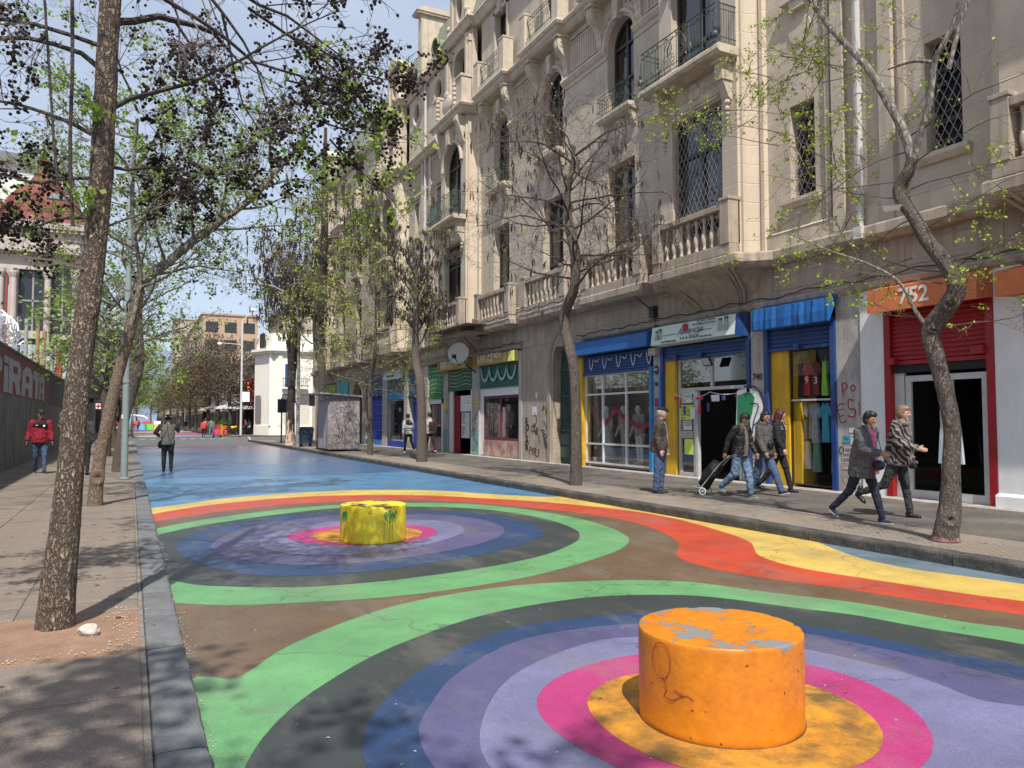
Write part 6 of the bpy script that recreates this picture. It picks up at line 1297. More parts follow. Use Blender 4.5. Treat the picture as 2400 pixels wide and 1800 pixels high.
# painted concrete bollards
def bollard(name, label, x, y, m, r=.43, h=.48):
    t = thing(name, label, 'concrete seat', (x,y,.012), group='painted concrete cylinders in the road')
    b = bmesh.new(); n = 96; prof = []
    for i in range(15): prof.append((r, h*.94*i/14+.006))
    prof = [(r-.006,0)]+prof+[(r-.001,h-.007),(r-.004,h-.002),(r-.010,h)]
    for k in range(10): prof.append(((r-.014)*(1-k/9), h))
    rings = []
    for j,(rr_,z) in enumerate(prof):
        if rr_ < 1e-4: rings.append([b.verts.new((0,0,z))]); continue
        ring = []
        for k in range(n):
            a = 2*math.pi*k/n; nn = noise.noise(Vector((math.cos(a)*2.5,math.sin(a)*2.5,z*4)))*.004
            if abs(z-h) < .02: nn -= max(0,noise.noise(Vector((math.cos(a)*9,math.sin(a)*9,x)))-.22)*.045
            ring.append(b.verts.new(((rr_+nn)*math.cos(a), (rr_+nn)*math.sin(a), z+nn*.3)))
        rings.append(ring)
    for j in range(len(rings)-1):
        A, B = rings[j], rings[j+1]
        for k in range(n):
            if len(B) == 1: b.faces.new((A[k],A[(k+1)%n],B[0]))
            else: b.faces.new((A[k],A[(k+1)%n],B[(k+1)%n],B[k]))
    me = bpy.data.meshes.new('concrete_drum'); b.to_mesh(me); b.free(); me.materials.append(m)
    for p in me.polygons: p.use_smooth = True
    o = bpy.data.objects.new('concrete_drum', me); link(o); o.parent = t; q = MB(); q.lathe([(r+.012,0.001),(r+.006,.006),(r+.001,.010)], (0,0,0), 64, caps=False); q.build('grimy_base_joint', plain('dark_base_grime', (.05,.03,.02)), t); return t
def bollmat(name, col, dark, chip):
    m = mat(name, col, .42, n1=(2.2,.2), n2=(24,.14), bump=.2, bscale=30, col2=dark, c2scale=3.4, c2amt=.5, streak=(9,.16,dark))
    t = m.node_tree; N = t.nodes; L = t.links; b = N['Principled BSDF']
    cur = b.inputs['Base Color'].links[0].from_socket; tc = N.new('ShaderNodeTexCoord')
    sx = N.new('ShaderNodeSeparateXYZ'); L.new(tc.outputs['Object'], sx.inputs[0])
    top = N.new('ShaderNodeMapRange'); top.inputs[1].default_value = .43; top.inputs[2].default_value = .478; L.new(sx.outputs[2], top.inputs[0])
    n = N.new('ShaderNodeTexNoise'); n.inputs['Scale'].default_value = 3.4; n.inputs['Detail'].default_value = 7; n.inputs['Roughness'].default_value = .62; L.new(tc.outputs['Object'], n.inputs['Vector'])
    th = N.new('ShaderNodeMath'); th.operation = 'MULTIPLY_ADD'; th.inputs[1].default_value = .155; L.new(top.outputs[0], th.inputs[0]); L.new(n.outputs[0], th.inputs[2])
    r = N.new('ShaderNodeMapRange'); r.inputs[1].default_value = .675; r.inputs[2].default_value = .682; L.new(th.outputs[0], r.inputs[0])
    mx = N.new('ShaderNodeMixRGB'); mx.inputs[2].default_value = (*chip,1); L.new(r.outputs[0], mx.inputs[0]); L.new(cur, mx.inputs[1])
    n2 = N.new('ShaderNodeTexNoise'); n2.inputs['Scale'].default_value = 26; n2.inputs['Detail'].default_value = 5; L.new(tc.outputs['Object'], n2.inputs['Vector'])
    r2 = N.new('ShaderNodeMapRange'); r2.inputs[1].default_value = .70; r2.inputs[2].default_value = .72; L.new(n2.outputs[0], r2.inputs[0])
    m2 = N.new('ShaderNodeMixRGB'); m2.inputs[2].default_value = (.06,.02,.01,1); L.new(r2.outputs[0], m2.inputs[0]); L.new(mx.outputs[0], m2.inputs[1]); L.new(m2.outputs[0], b.inputs['Base Color'])
    rr_ = N.new('ShaderNodeMapRange'); rr_.inputs[3].default_value = .42; rr_.inputs[4].default_value = .95; L.new(r.outputs[0], rr_.inputs[0]); L.new(rr_.outputs[0], b.inputs['Roughness'])
    bp = N.new('ShaderNodeBump'); bp.invert = True; bp.inputs['Strength'].default_value = .8; bp.inputs['Distance'].default_value = .006; L.new(r.outputs[0], bp.inputs['Height'])
    old = b.inputs['Normal'].links[0].from_socket; L.new(old, bp.inputs['Normal']); L.new(bp.outputs[0], b.inputs['Normal']); return m
BO = bollard('painted_bollard', 'large orange-painted concrete cylinder with chipped grey top in the foreground', 2.873, 3.27, bollmat('chipped_orange_paint', (.66,.215,.009), (.42,.12,.01), (.2,.195,.185)))
BY = bollard('painted_bollard', 'yellow-painted concrete cylinder with green scrawls on the farther rings', 2.934, 10.07, bollmat('chipped_yellow_paint', (.80,.64,.03), (.74,.54,.03), (.1,.09,.06)))
def cyl_stroke(t, pts, wd, m, r=.4345):      # pts (angle_deg, z)
    mb = MB(); P = cr([(p[0],p[1],0) for p in pts], 5); n = len(P); vs = []
    for i in range(n):
        d = P[min(i+1,n-1)]-P[max(i-1,0)]; dx = R(d.x)*r; L_ = math.hypot(dx,d.y) or 1; qx, qz = -d.y/L_*wd/2/r, dx/L_*wd/2
        for s in (-1,1): a = R(P[i].x)+s*qx; vs.append((r*math.cos(a), r*math.sin(a), P[i].y+s*qz))
    mb.add(vs, [(2*i,2*i+1,2*i+3,2*i+2) for i in range(n-1)]); return mb.build('scrawl', m, t)
DRS = plain('dark_red_marker', (.2,.02,.02)); GSP = plain('green_marker', (.03,.25,.08))
# orange drum faces camera around angle -131 deg
cyl_stroke(BO, [(187+14*math.cos(t)*.6, .37+.09*math.sin(t)) for t in [i*.45 for i in range(15)]], .004, DRS); cyl_stroke(BO, [(188,.30),(192,.24),(190,.2),(196,.19),(203,.22),(208,.23),(212,.215)], .0045, DRS); cyl_stroke(BO, [(198,.245),(205,.225)], .006, DRS)
for i in range(14):
    a = 190+i*2.2 if i < 7 else 275+(i-7)*3.2; a0 = a+RND.uniform(-2,2); z = .32+.06*RND.random(); cyl_stroke(BY, [(a0,z),(a0+2,z+.05),(a0-2,z+.02),(a0+1,z-.05)], .012, GSP)
for a in (196,282,288,272): cyl_stroke(BY, [(a,.3),(a+.5,.15),(a,.05)], .005, GSP)
# parasols, planters, motorcycles, colour blocks by the far cafe
def parasol(x, y, w_, z, lab, m):
    t = thing('parasol', lab, 'parasol', (x,y,.12), group='cafe parasols beyond the crossing'); mb = MB(); mb.lathe([(.04,0),(.04,z)], (0,0,0), 6); mb.lathe([(.3,0),(.3,.1)], (0,0,0), 8); mb.build('pole', WHITE, t)
    mb = MB(); n = 8; vs = [(0,0,z+.05)]+[(w_*math.cos(2*math.pi*(i+.5)/n), w_*math.sin(2*math.pi*(i+.5)/n), z-.75) for i in range(n)]+[(w_*math.cos(2*math.pi*(i+.5)/n), w_*math.sin(2*math.pi*(i+.5)/n), z-.95) for i in range(n)]
    mb.add(vs, [(0,1+i,1+(i+1)%n) for i in range(n)]+[(1+i,1+(i+1)%n,9+(i+1)%n,9+i) for i in range(n)]); mb.build('canopy', m, t)
parasol(10.6, 90, 2.5, 3.7, 'large white parasol in front of the far cafe', WHITE); parasol(10.3, 100, 2.4, 3.8, 'second pale parasol behind the white one', plain('cream_cloth2', (.55,.5,.45))); parasol(10.3, 112, 2.2, 3.7, 'smaller dull parasol farther along', plain('cream_cloth3', (.5,.45,.4)))
cf = thing('awning_canopy', 'long dark cafe awning reaching out from the low shop building', 'awning', (12.3,93,3.4)); mb = MB(); mb.add([(0,-5,.4),(0,6,.4),(-2.6,6,-.2),(-2.6,-5,-.2),(0,-5,.45),(0,6,.45),(-2.6,6,-.15),(-2.6,-5,-.15)], [(0,1,2,3),(7,6,5,4),(0,4,5,1),(1,5,6,2),(2,6,7,3),(3,7,4,0)]); mb.build('canopy', plain('charcoal_canvas', (.05,.05,.05)), cf)
OR = plain('orange_red_planter', (.55,.1,.03)); LV = leafmat('planter_leaves', (.03,.09,.02), (.1,.2,.04))
for i in range(5):
    t = thing('planter', ['first','second','third','fourth','fifth'][i]+' orange-red planter counted from the crossing in front of the cafe', 'planter', (8.95,87+i*2.1,.12), group='orange planters along the cafe terrace'); mb = MB(); mb.box(-.25,.25,-.9,.9,0,.95); mb.build('box', OR, t)
    mb = MB()
    for k in range(7): mb.box(-.28,-.25,-.85+k*.26,-.7+k*.26,.02,1.1)
    mb.build('slats', OR if i else YEL, t); f = MB()
    for k in range(160):
        c_ = Vector((RND.gauss(0,.2),RND.uniform(-.9,.9),1.1+abs(RND.gauss(0,.25)))); d = Vector((RND.uniform(-1,1),RND.uniform(-1,1),RND.uniform(0,1.2)))*.14; q = d.orthogonal().normalized()*.03; f.add([tuple(c_),tuple(c_+d*.5+q),tuple(c_+d),tuple(c_+d*.5-q)], [(0,1,2,3)])
    f.build('foliage', LV, t)
def motorbike(x, y, rz, lab, m):
    t = thing('motorbike', lab, 'motorbike', (x,y,.12), rz, 'motorbikes parked by the cafe')
    for s in (-.65,.65):
        mb = MB(); mb.tube([(s+.3*math.cos(a),0,.31+.3*math.sin(a)) for a in [i*math.pi/8 for i in range(17)]], .055, 6, caps=False); mb.lathe([(.05,-.05),(.05,.05)], (s,0,.31), 6); mb.build('wheel', IRON_BK, t)
    mb = MB(); mb.tube([(.65,0,.31),(.45,0,.85),(.38,0,1.0)], .035, 6); mb.tube([(.4,-.32,1.02),(.42,0,1.0),(.4,.32,1.02)], .02, 5); mb.tube([(-.65,0,.31),(-.1,0,.35),(.3,0,.4),(.42,0,.8)], .05, 6); mb.box(-.2,.2,-.14,.14,.28,.6); mb.build('frame', IRON_BK, t)
    mb = MB(); mb.ball((.12,0,.78),.2,10,6,(1.5,.8,.75)); mb.ball((.48,0,.85),.13,8,6); mb.build('tank', m, t); mb = MB(); mb.ball((-.4,0,.78),.16,8,6,(2.3,.9,.45)); mb.build('seat', GBK, t)
motorbike(9.4, 83.9, .5, 'yellow and black motorbike parked beside the camera pole', plain('yellow_tank', (.7,.5,.02))); motorbike(10.5, 84.2, .5, 'dark motorbike parked right of the yellow one', GBK); motorbike(11.0, 85.5, .6, 'second dark motorbike behind', plain('white_tank',(.5,.5,.5)))
for i,(x,y,c_,l) in enumerate([(3.9,125,(.75,.4,.03),'orange and yellow'),(4.8,128,(.7,.5,.02),'yellow'),(2.0,150,(.1,.3,.6),'blue'),(3.0,150,(.1,.45,.05),'green'),(5.5,133,(.6,.05,.15),'pink'),(5.8,128,(.02,.3,.25),'dark teal')]):
    t = thing('painted_block', l+' painted block seat standing far down the painted road', 'block', (x,y,.01), group='coloured block seats down the road'); mb = MB(); mb.prism_x([(-1,.0),(1,0),(.9,.9),(-.6,1.0)], -.7, .7); mb.build('block', plain('seat_paint', c_), t)
def car(x, y, rz, m, lab):
    t = thing('parked_car', lab, 'car', (x,y,.0), rz, 'cars far down the street'); mb = MB(); P = [(-2.1,.35),(2.1,.35),(2.15,.75),(1.9,.95),(1.1,1.0),(.6,1.45),(-1.2,1.48),(-1.8,1.0),(-2.15,.85)]; mb.prism_y(P, -.85, .85); bevel(mb.build('body', m, t), .08)
    mb = MB(); mb.prism_y([(1.0,1.02),(.58,1.4),(-1.15,1.42),(-1.6,1.02)], -.87, .87); mb.build('windows', GLASSD, t)
    for sx in (-1.3,1.3):
        for sy in (-.8,.8): mb = MB(); mb.tube([(sx,sy-.1,.33),(sx,sy+.1,.33)], .33, 12); mb.build('wheel', IRON_BK, t)
car(1.6, 215, R(90), plain('pink_red_car', (.6,.04,.12)), 'pink-red car far down the left side of the street'); car(4.2, 235, R(90), plain('red_car', (.5,.03,.03)), 'red car far down the middle of the street'); car(6.4, 225, R(90), plain('white_car', (.6,.6,.6)), 'white car far down the right side of the street')
cn = thing('market_canopy', 'low curved white canopy across the far left of the street', 'canopy', (1.2,290,.0)); mb = MB(); mb.tube([(-4,0,2.2),(-3,0,3),(0,0,3.4),(3,0,3),(4,0,2.2)], .35, 8); mb.build('roof', WHITE, cn); mb = MB(); mb.box(-4,-3.9,0,.1,0,2.2); mb.box(3.9,4,0,.1,0,2.2); mb.build('legs', GAL, cn)
# ---------------- trees ----------------
BK1 = barkmat('deep_ridged_bark', (.03,.02,.015), (.40,.30,.225), 34, 1.0)
BK2 = barkmat('tan_plated_bark', (.10,.07,.05), (.42,.32,.23), 34, .8)
BK3 = barkmat('grey_brown_bark', (.05,.04,.033), (.25,.205,.17), 36, .8)
BKD = barkmat('dark_branch_bark', (.03,.024,.02), (.13,.10,.085), 30, .6)
BKB = barkmat('pale_branch_bark', (.09,.075,.06), (.34,.31,.27), 16, .5)
TWIG = plain('twig_brown', (.11,.085,.07), .9)
TWIGR = plain('reddish_twig', (.11,.075,.06), .9)
BALLM = plain('dark_seed_balls', (.025,.014,.012), .95)
PODM = plain('dark_brown_pods', (.03,.018,.015), .9)
LF1 = leafmat('spring_green_leaves', (.16,.28,.03), (.36,.48,.08)); LF2 = leafmat('mid_green_leaves', (.13,.22,.03), (.30,.42,.07)); LF3 = leafmat('lime_leaves', (.20,.30,.02), (.42,.50,.07)); LFO = leafmat('olive_brown_leaves', (.07,.06,.03), (.20,.19,.07)); LFD = leafmat('dry_brown_leaves', (.06,.03,.02), (.14,.08,.05))
V = Vector
def bark_trunk(path, radii, sides=40, rows=150, amp=.10, seed=0, knots=()):
    P = cr(path, max(2, rows//(len(path)-1))); n = len(P); mb = MB(); vs = []; 
    cum = [0.0]
    for i in range(1,n): cum.append(cum[-1]+(P[i]-P[i-1]).length)
    L_ = cum[-1]; nr = len(radii); u = V((1,0,0))
    for i,p in enumerate(P):
        t = (P[min(i+1,n-1)]-P[max(i-1,0)]).normalized(); u = (u-t*u.dot(t)).normalized(); q = t.cross(u); f = cum[i]/L_*(nr-1); k = min(int(f),nr-2); r = radii[k]+(radii[k+1]-radii[k])*(f-k)
        for s in range(sides):
            a = 2*math.pi*s/sides; d = u*math.cos(a)+q*math.sin(a)
            nn = noise.noise(V((math.cos(a)*3.2/ (0.15/max(r,.03))**0, math.sin(a)*3.2, cum[i]*2.2+seed)))*.6 + noise.noise(V((math.cos(a)*9, math.sin(a)*9, cum[i]*7+seed)))*.5
            rr_ = r*(1+amp*nn)
            for (ka,kz,kr,kd) in knots:
                da = (a-ka+math.pi)%(2*math.pi)-math.pi; dd = math.hypot(da*r, cum[i]-kz); 
                if dd < kr*2: rr_ += kd*(math.exp(-(dd/kr-.8)**2*4) - .9*math.exp(-(dd/kr)**2*6))
            v = p+d*rr_; vs.append(tuple(v))
    fs = [(j*sides+k,j*sides+(k+1)%sides,(j+1)*sides+(k+1)%sides,(j+1)*sides+k) for j in range(n-1) for k in range(sides)]
    mb.add(vs, fs); return mb, P, cum
def wander(rg, p, d, L, n, wob, grav=0.0):
    pts = [V(p)]; d = V(d).normalized()
    for i in range(n):
        d = (d+V((rg.gauss(0,wob),rg.gauss(0,wob),rg.gauss(0,wob)+grav))).normalized(); pts.append(pts[-1]+d*(L/n))
    return pts, d
class Tree:
    def __init__(s, seed): s.rg = random.Random(seed); s.br = MB(); s.tw = MB(); s.lf = MB(); s.bl = MB(); s.tips = []
    def branch(s, p, d, L, r, level, maxl, spec):
        rg = s.rg; n = max(3,int(L/ (.22 if level < 2 else .13))); n = min(n, 12); sp = spec[min(level,len(spec)-1)]
        pts, dd = wander(rg, p, d, L, n, sp['wob'], sp.get('grav',0))
        rad = [max(r*(1-.8*i/n), .0022) for i in range(n+1)]
        (s.br if r > .012 else s.tw).tube(pts, rad, 7 if r > .03 else (5 if r > .012 else 3), caps=False)
        s.tips.append((pts[-1], dd, level)); s.segs = getattr(s,'segs',[]); s.segs += [(pts[i],pts[i+1],level,r) for i in range(n)]
        if level >= maxl: return
        k = sp['kids']; k = int(k*(.75+.5*rg.random())+.5)
        for j in range(k):
            t = rg.uniform(sp.get('t0',.25),1.0); i = min(int(t*n), n-1); q = pts[i].lerp(pts[i+1], t*n-i); a = (pts[i+1]-pts[i]).normalized()
            o = a.orthogonal().normalized(); o = Matrix.Rotation(rg.uniform(0,6.28),3,a) @ o; an = R(rg.uniform(*sp['ang'])); nd = (a*math.cos(an)+o*math.sin(an))
            nd.z += sp.get('up',0); s.branch(q, nd, L*rg.uniform(*sp['len'])*(1-.35*t), max(r*(1-.7*t)*sp.get('rr',.55),.003), level+1, maxl, spec)
    def leaf(s, c, size, up=.0):
        rg = s.rg; d = V((rg.gauss(0,1),rg.gauss(0,1),rg.gauss(0,1)+up)); 
        if d.length < .01: return
        d.normalize(); q = d.orthogonal().normalized(); q = Matrix.Rotation(rg.uniform(0,6.28),3,d) @ q; a = size*rg.uniform(.6,1.3); w_ = a*.38
        s.lf.add([tuple(c), tuple(c+d*a*.45+q*w_), tuple(c+d*a), tuple(c+d*a*.45-q*w_)], [(0,1,2,3)])
    def tuft(s, c, n, spread, size):
        for _ in range(n): s.leaf(V(c)+V((s.rg.gauss(0,spread),s.rg.gauss(0,spread),s.rg.gauss(0,spread))), size)
    def seedball(s, c, r): s.bl.ball(tuple(c), r, 6, 4)
    def pod(s, c, L, r=.012):
        rg = s.rg; a = rg.uniform(0,6.28); b = rg.uniform(.2,.5)*L; s.bl.tube([tuple(V(c)+V((math.cos(a)*b*math.sin(t*2.4)*.5,math.sin(a)*b*math.sin(t*2.4)*.5,-L*t))) for t in (0,.25,.5,.75,1)], [r*.5,r,r*1.1,r,r*.3], 4)
    def finish(s, root, bm=BKB, tm=TWIG, lm=LF1, blm=BALLM, bn='seed_balls'):
        if s.br.v: s.br.build('limbs', bm, root, smooth=False)
        if s.tw.v: o = s.tw.build('twigs', tm, root); o['kind'] = 'stuff'
        if s.lf.v: o = s.lf.build('foliage', lm, root); o['kind'] = 'stuff'
        if s.bl.v: o = s.bl.build(bn, blm, root); o['kind'] = 'stuff'
def smooth_(o):
    for p in o.data.polygons: p.use_smooth = True
    return o
# --- T1: thick trunk in the left foreground
t1 = thing('plane_tree', 'thick rough-barked street tree in the left foreground hung with dark seed balls', 'tree', group='street trees along the left pavement')
path = [(-.44,6.3,.1),(-.43,6.3,.35),(-.405,6.3,.75),(-.37,6.32,1.3),(-.34,6.35,1.9),(-.28,6.4,2.6),(-.24,6.4,3.2),(-.22,6.4,3.9),(-.2,6.4,4.8),(-.15,6.4,6.2),(-.1,6.45,8)]
mb, P, cum = bark_trunk(path, [.130,.100,.086,.081,.077,.075,.078,.075,.072,.07,.066,.062,.058,.05,.045], 56, 240, .13, 3, knots=[(4.2,.25,.05,.012),(3.4,1.5,.04,.02),(5,2.3,.035,.02)])
smooth_(mb.build('trunk', BK1, t1, merge=True))
T = Tree(11); rg = T.rg
SPEC1 = [dict(wob=.2,kids=6,ang=(30,75),len=(.35,.6),grav=-.02,rr=.5),dict(wob=.2,kids=6,ang=(30,80),len=(.4,.7),grav=-.05,rr=.55),dict(wob=.25,kids=4,ang=(30,80),len=(.4,.8),grav=-.08,rr=.6),dict(wob=.3,kids=0,ang=(30,70),len=(.5,.8),grav=-.06)]
main = [((-.2,6.4,4.6),(.9,.5,.25),2.4,.05),((-.22,6.4,3.9),(.9,.15,.25),2.0,.035),((-.2,6.4,5.2),(.85,-.2,.0),2.0,.04),((-.22,6.4,4.2),(-.9,.3,.3),2.0,.035),((-.25,6.4,3.4),(-.9,.1,.1),1.4,.025),((-.2,6.4,4.9),(-.8,-.3,.1),1.8,.03),((-.22,6.4,3.5),(.7,.8,.2),1.6,.025),((-.3,6.35,2.7),(-.85,.2,.3),1.1,.018),((-.26,6.4,3.0),(.8,.2,.3),1.2,.018),((-.25,6.4,3.7),(-.9,.4,.4),1.7,.03),((-.25,6.4,4.4),(-.9,.0,-.1),1.8,.03),((-.28,6.4,3.1),(-.8,.5,.0),1.3,.02),((-.15,6.4,5.8),(.6,.9,.0),2.4,.045),((-.15,6.4,6.0),(-.6,.9,-.1),2.6,.04),((-.15,6.4,6.0),(.5,-.8,.2),2.6,.045),((-.15,6.4,6.6),(-.5,-.8,.2),2.6,.045),((-.12,6.4,7.2),(.2,.1,1),2.0,.05),
        ((-.2,6.4,5.0),(.95,.1,-.12),2.3,.035),((.8,6.5,5.0),(.6,.1,-.5),1.3,.025),((.6,6.5,4.9),(.3,.1,-.8),1.4,.02),((-.9,6.5,4.6),(-.3,0,-.7),1.3,.02),((1.1,6.6,4.9),(.5,0,-.5),1.2,.02),((0.2,6.5,5.0),(.2,.1,-.8),1.2,.018)]
for p,d,L,r in main: T.branch(p, d, L, r*.62, 0, 3, SPEC1)
# two dark water shoots beside the trunk
for x0,x1,r in ((-.40,-.46,.013),(-.50,-.66,.009)):
    T.br.tube(cr([(x0,6.3,3.0 if r > .012 else 3.3),(x0-.03,6.3,3.6),((x0+x1)/2,6.3,4.2),(x1,6.3,5.2)],5), r, 7, caps=False)
sg = [q for q in T.segs if q[2] >= 1]
for (a,b,l,r) in sg:
    if a.z < 2.6: continue
    if rg.random() < .17:
        c = a.lerp(b, rg.random()); k = rg.choice((1,1,2,3,6)) 
        for _ in range(k): T.seedball(c+V((rg.gauss(0,.022),rg.gauss(0,.022),-abs(rg.gauss(0,.03))-.01)), rg.uniform(.011,.016))
    if rg.random() < .018:
        c = a.lerp(b, .5)
        for _ in range(rg.randint(10,24)): T.seedball(c+V((rg.gauss(0,.03),rg.gauss(0,.03),rg.gauss(-.03,.05))), rg.uniform(.010,.015))
for (p,d,l) in T.tips:
    if l == 3 and rg.random() < (.045 if p.x < 1.2 else .09): T.tuft(p, 7, .03, .055)
for p in ((-.32,6.22,3.2),(-.28,6.25,3.85)): T.tuft(p, 40, .045, .06)
T.finish(t1, bm=BKD, tm=TWIG, lm=LF1)
# tip spray reaching to the right against the sky
T = Tree(12); T.segs = []
for q in range(5): T.branch((1.15+.12*q,6.6,4.5-.15*q), (.7,.1,.1-.25*q*.5), .8, .012, 1, 3, SPEC1)
for (p,d,l) in T.tips:
    if l >= 2 and T.rg.random() < .5: T.tuft(p, 7, .03, .048)
    elif T.rg.random() < .2: T.seedball(p+V((0,0,-.03)), .016)
for q in (T.tw,T.br): pass
T.finish(t1, bm=BKD, lm=LF1)
# --- T0: tree behind the camera whose shade falls on the foreground
t0 = thing('plane_tree', 'leafy street tree standing behind the viewpoint shading the foreground', 'tree', (-3.0,-2.7,.1))
mb, P, cum = bark_trunk([(0,0,0),(.05,0,2),(.0,.1,4),(.05,.1,8)], [.17,.13,.11,.06], 16, 30, .08, 8); smooth_(mb.build('trunk', BK1, t0, merge=True))
T = Tree(21); SP0 = [dict(wob=.12,kids=7,ang=(30,70),len=(.4,.65),rr=.55),dict(wob=.2,kids=6,ang=(30,75),len=(.4,.7),rr=.55),dict(wob=.25,kids=0,ang=(30,70),len=(.5,.7))]
for i in range(8): a = i*.8; T.branch((0.03,.1,5.2+i*.35), (math.cos(a),math.sin(a)*.9,.4), 2.9, .05, 0, 2, SP0)
for (p,d,l) in T.tips:
    if l >= 1 and T.rg.random() < .75: T.tuft(p, 15, .16, .15)
T.finish(t0, lm=LF2)
# --- T2: tan leaning tree with knot
t2 = thing('street_tree', 'leaning tan-barked tree with a round knot just behind the thick trunk', 'tree', group='street trees along the left pavement')
P2 = [(-.52,15.2,.1),(-.50,15.2,.5),(-.45,15.2,1.0),(-.37,15.2,1.5),(-.27,15.2,2.1),(-.16,15.2,2.62),(-.06,15.2,3.1),(.05,15.2,3.7),(.12,15.2,4.17)]
mb, P, cum = bark_trunk(P2, [.13,.105,.095,.10,.09,.09,.10,.105,.08], 40, 120, .09, 5, knots=[(4.75,.52,.11,.035),(4.4,1.35,.05,.02)]); smooth_(mb.build('trunk', BK2, t2, merge=True))
T = Tree(31); T.segs = []
SP2 = [dict(wob=.12,kids=7,ang=(25,65),len=(.4,.6),rr=.5,up=.1),dict(wob=.18,kids=6,ang=(25,75),len=(.4,.65),rr=.55),dict(wob=.25,kids=4,ang=(30,75),len=(.4,.7)),dict(wob=.3,kids=0,ang=(30,70),len=(.5,.7))]
T.br.tube(cr([(.12,15.2,4.1),(.5,15.3,4.45),(1.17,15.4,5.14),(2.07,15.5,5.98),(2.8,15.6,7.0)],5), [.10-.0025*i for i in range(21)], 10, caps=False)
T.br.tube(cr([(-.1,15.2,3.0),(.0,15.1,3.4),(.1,15.1,4.2),(-.05,15.1,5.4),(.0,15.1,7)],5), [.05-.001*i for i in range(21)], 8, caps=False)
for i in range(15):
    f = i/14; p = V((.2+2.2*f, 15.3+.2*f, 4.2+2.2*f)); a = i*2.1; T.branch(p, (math.cos(a)*.8+.25,math.sin(a)*.8,.5), 1.9, .03, 0, 3, SP2)
for i in range(14):
    a = i*1.3; T.branch((.0,15.1,3.9+.25*i), (math.cos(a)*.9-.15,math.sin(a)*.9,.35), 2.0, .028, 0, 3, SP2)
for i in range(5): T.branch((-.25+.05*i,15.2,2.2+.3*i), (-.6 if i%2 else .7,.2,.4), 1.2, .014, 1, 3, SP2)
for (p,d,l) in T.tips:
    if l >= 2 and T.rg.random() < .33: T.tuft(p, 6, .035, .06)
    if T.rg.random() < .03:
        for _ in range(5): T.seedball(p+V((T.rg.gauss(0,.05),T.rg.gauss(0,.05),T.rg.gauss(0,.05))), .02)
T.finish(t2, bm=BKB, tm=TWIG, lm=LF2)
# --- T3: curved dark trunk
t3 = thing('street_tree', 'curving dark-barked tree behind the blue-grey pole on the left pavement', 'tree', group='street trees along the left pavement')
mb, P, cum = bark_trunk([(-.27,24.9,.1),(-.26,24.9,.6),(-.2,24.9,1.3),(-.06,24.9,2.0),(.12,24.9,2.8),(.2,24.9,3.4),(.17,24.9,4.3),(.1,24.9,5.2)], [.18,.145,.125,.125,.15,.12,.10,.08], 30, 70, .1, 9, knots=[(5,3.4,.12,.05)]); smooth_(mb.build('trunk', BK3, t3, merge=True))
T = Tree(41); T.segs = []
for i in range(20): a = i*1.27; T.branch((.12,24.9,3.8+.22*i), (math.cos(a),math.sin(a),.5), 2.6, .04, 0, 3, SP2)
for (p,d,l) in T.tips:
    if l >= 2 and T.rg.random() < .18: T.tuft(p, 5, .06, .08)
T.finish(t3, bm=BKB, lm=LF2)
def gen_tree(name, label, x, y, trunk, radii, seed, n, z0, z1, L, spec, maxl, bark, leaf=None, leafp=0, leafn=6, lsz=.1, lsp=.08, pods=0, group='street trees along the right pavement', limb=BKB, tw=TWIG, sides=20, rows=50, up=.5, balls=0, dirf=None, podL=.16, br=.03, trunkname='trunk'):
    t = thing(name, label, 'tree', (x,y,0), group=group); mb, P, cum = bark_trunk(trunk, radii, sides, rows, .1, seed); smooth_(mb.build('trunk', bark, t, merge=True))
    T = Tree(seed); T.segs = []; top = [q for q in P]
    for i in range(n):
        z = z0+(z1-z0)*i/max(1,n-1); c = min(top, key=lambda q: abs(q.z-z)); c = V((c.x,c.y,max(z,c.z) if z > top[-1].z else z)); a = i*2.4+seed; d = (math.cos(a),math.sin(a),up) if not dirf else dirf(i,a,T.rg)
        T.branch(c, d, L*T.rg.uniform(.7,1.15), br, 0, maxl, spec)
    for (p,d,l) in T.tips:
        if leaf and l >= maxl-1 and T.rg.random() < leafp: T.tuft(p, leafn, lsp, lsz)
        if pods and T.rg.random() < pods:
            for _ in range(T.rg.choice((1,1,2,3))): T.pod(p+V((T.rg.gauss(0,.03),T.rg.gauss(0,.03),0)), podL*T.rg.uniform(.7,1.3), podL*.07)
    T.finish(t, bm=limb, tm=tw, lm=leaf or LF1, blm=PODM, bn='seed_pods'); return t, T
# --- R1: near right tree with explicit forked limbs
r1 = thing('street_tree', 'crooked grey tree with sparse lime leaves at the right edge, red paint at its foot', 'tree', group='street trees along the right pavement')
X = 9.0
mb, P, cum = bark_trunk([(8.95,6.12,.1),(8.96,6.1,.3),(9.0,6.08,.6),(9.0,6.05,1.1),(9.0,6.03,1.53),(9.0,6.1,1.95),(9.0,6.2,2.35),(9.0,6.28,2.72),(9.0,6.1,2.95),(9.0,5.93,3.17),(9.0,5.95,3.35),(9.0,6.06,3.55),(9.0,6.3,3.9),(9.0,6.44,4.18),(9.0,6.66,4.6),(9.0,6.52,4.85),(9.0,6.46,5.0)], [.15,.13,.103,.098,.096,.095,.098,.105,.11,.10,.088,.084,.08,.085,.07], 44, 240, .13, 2, knots=[(3.9,.3,.07,.03),(3.7,1.5,.05,.02),(4.1,2.7,.06,.03),(3.8,3.1,.07,.035)])
smooth_(mb.build('trunk', BK3, r1, merge=True))
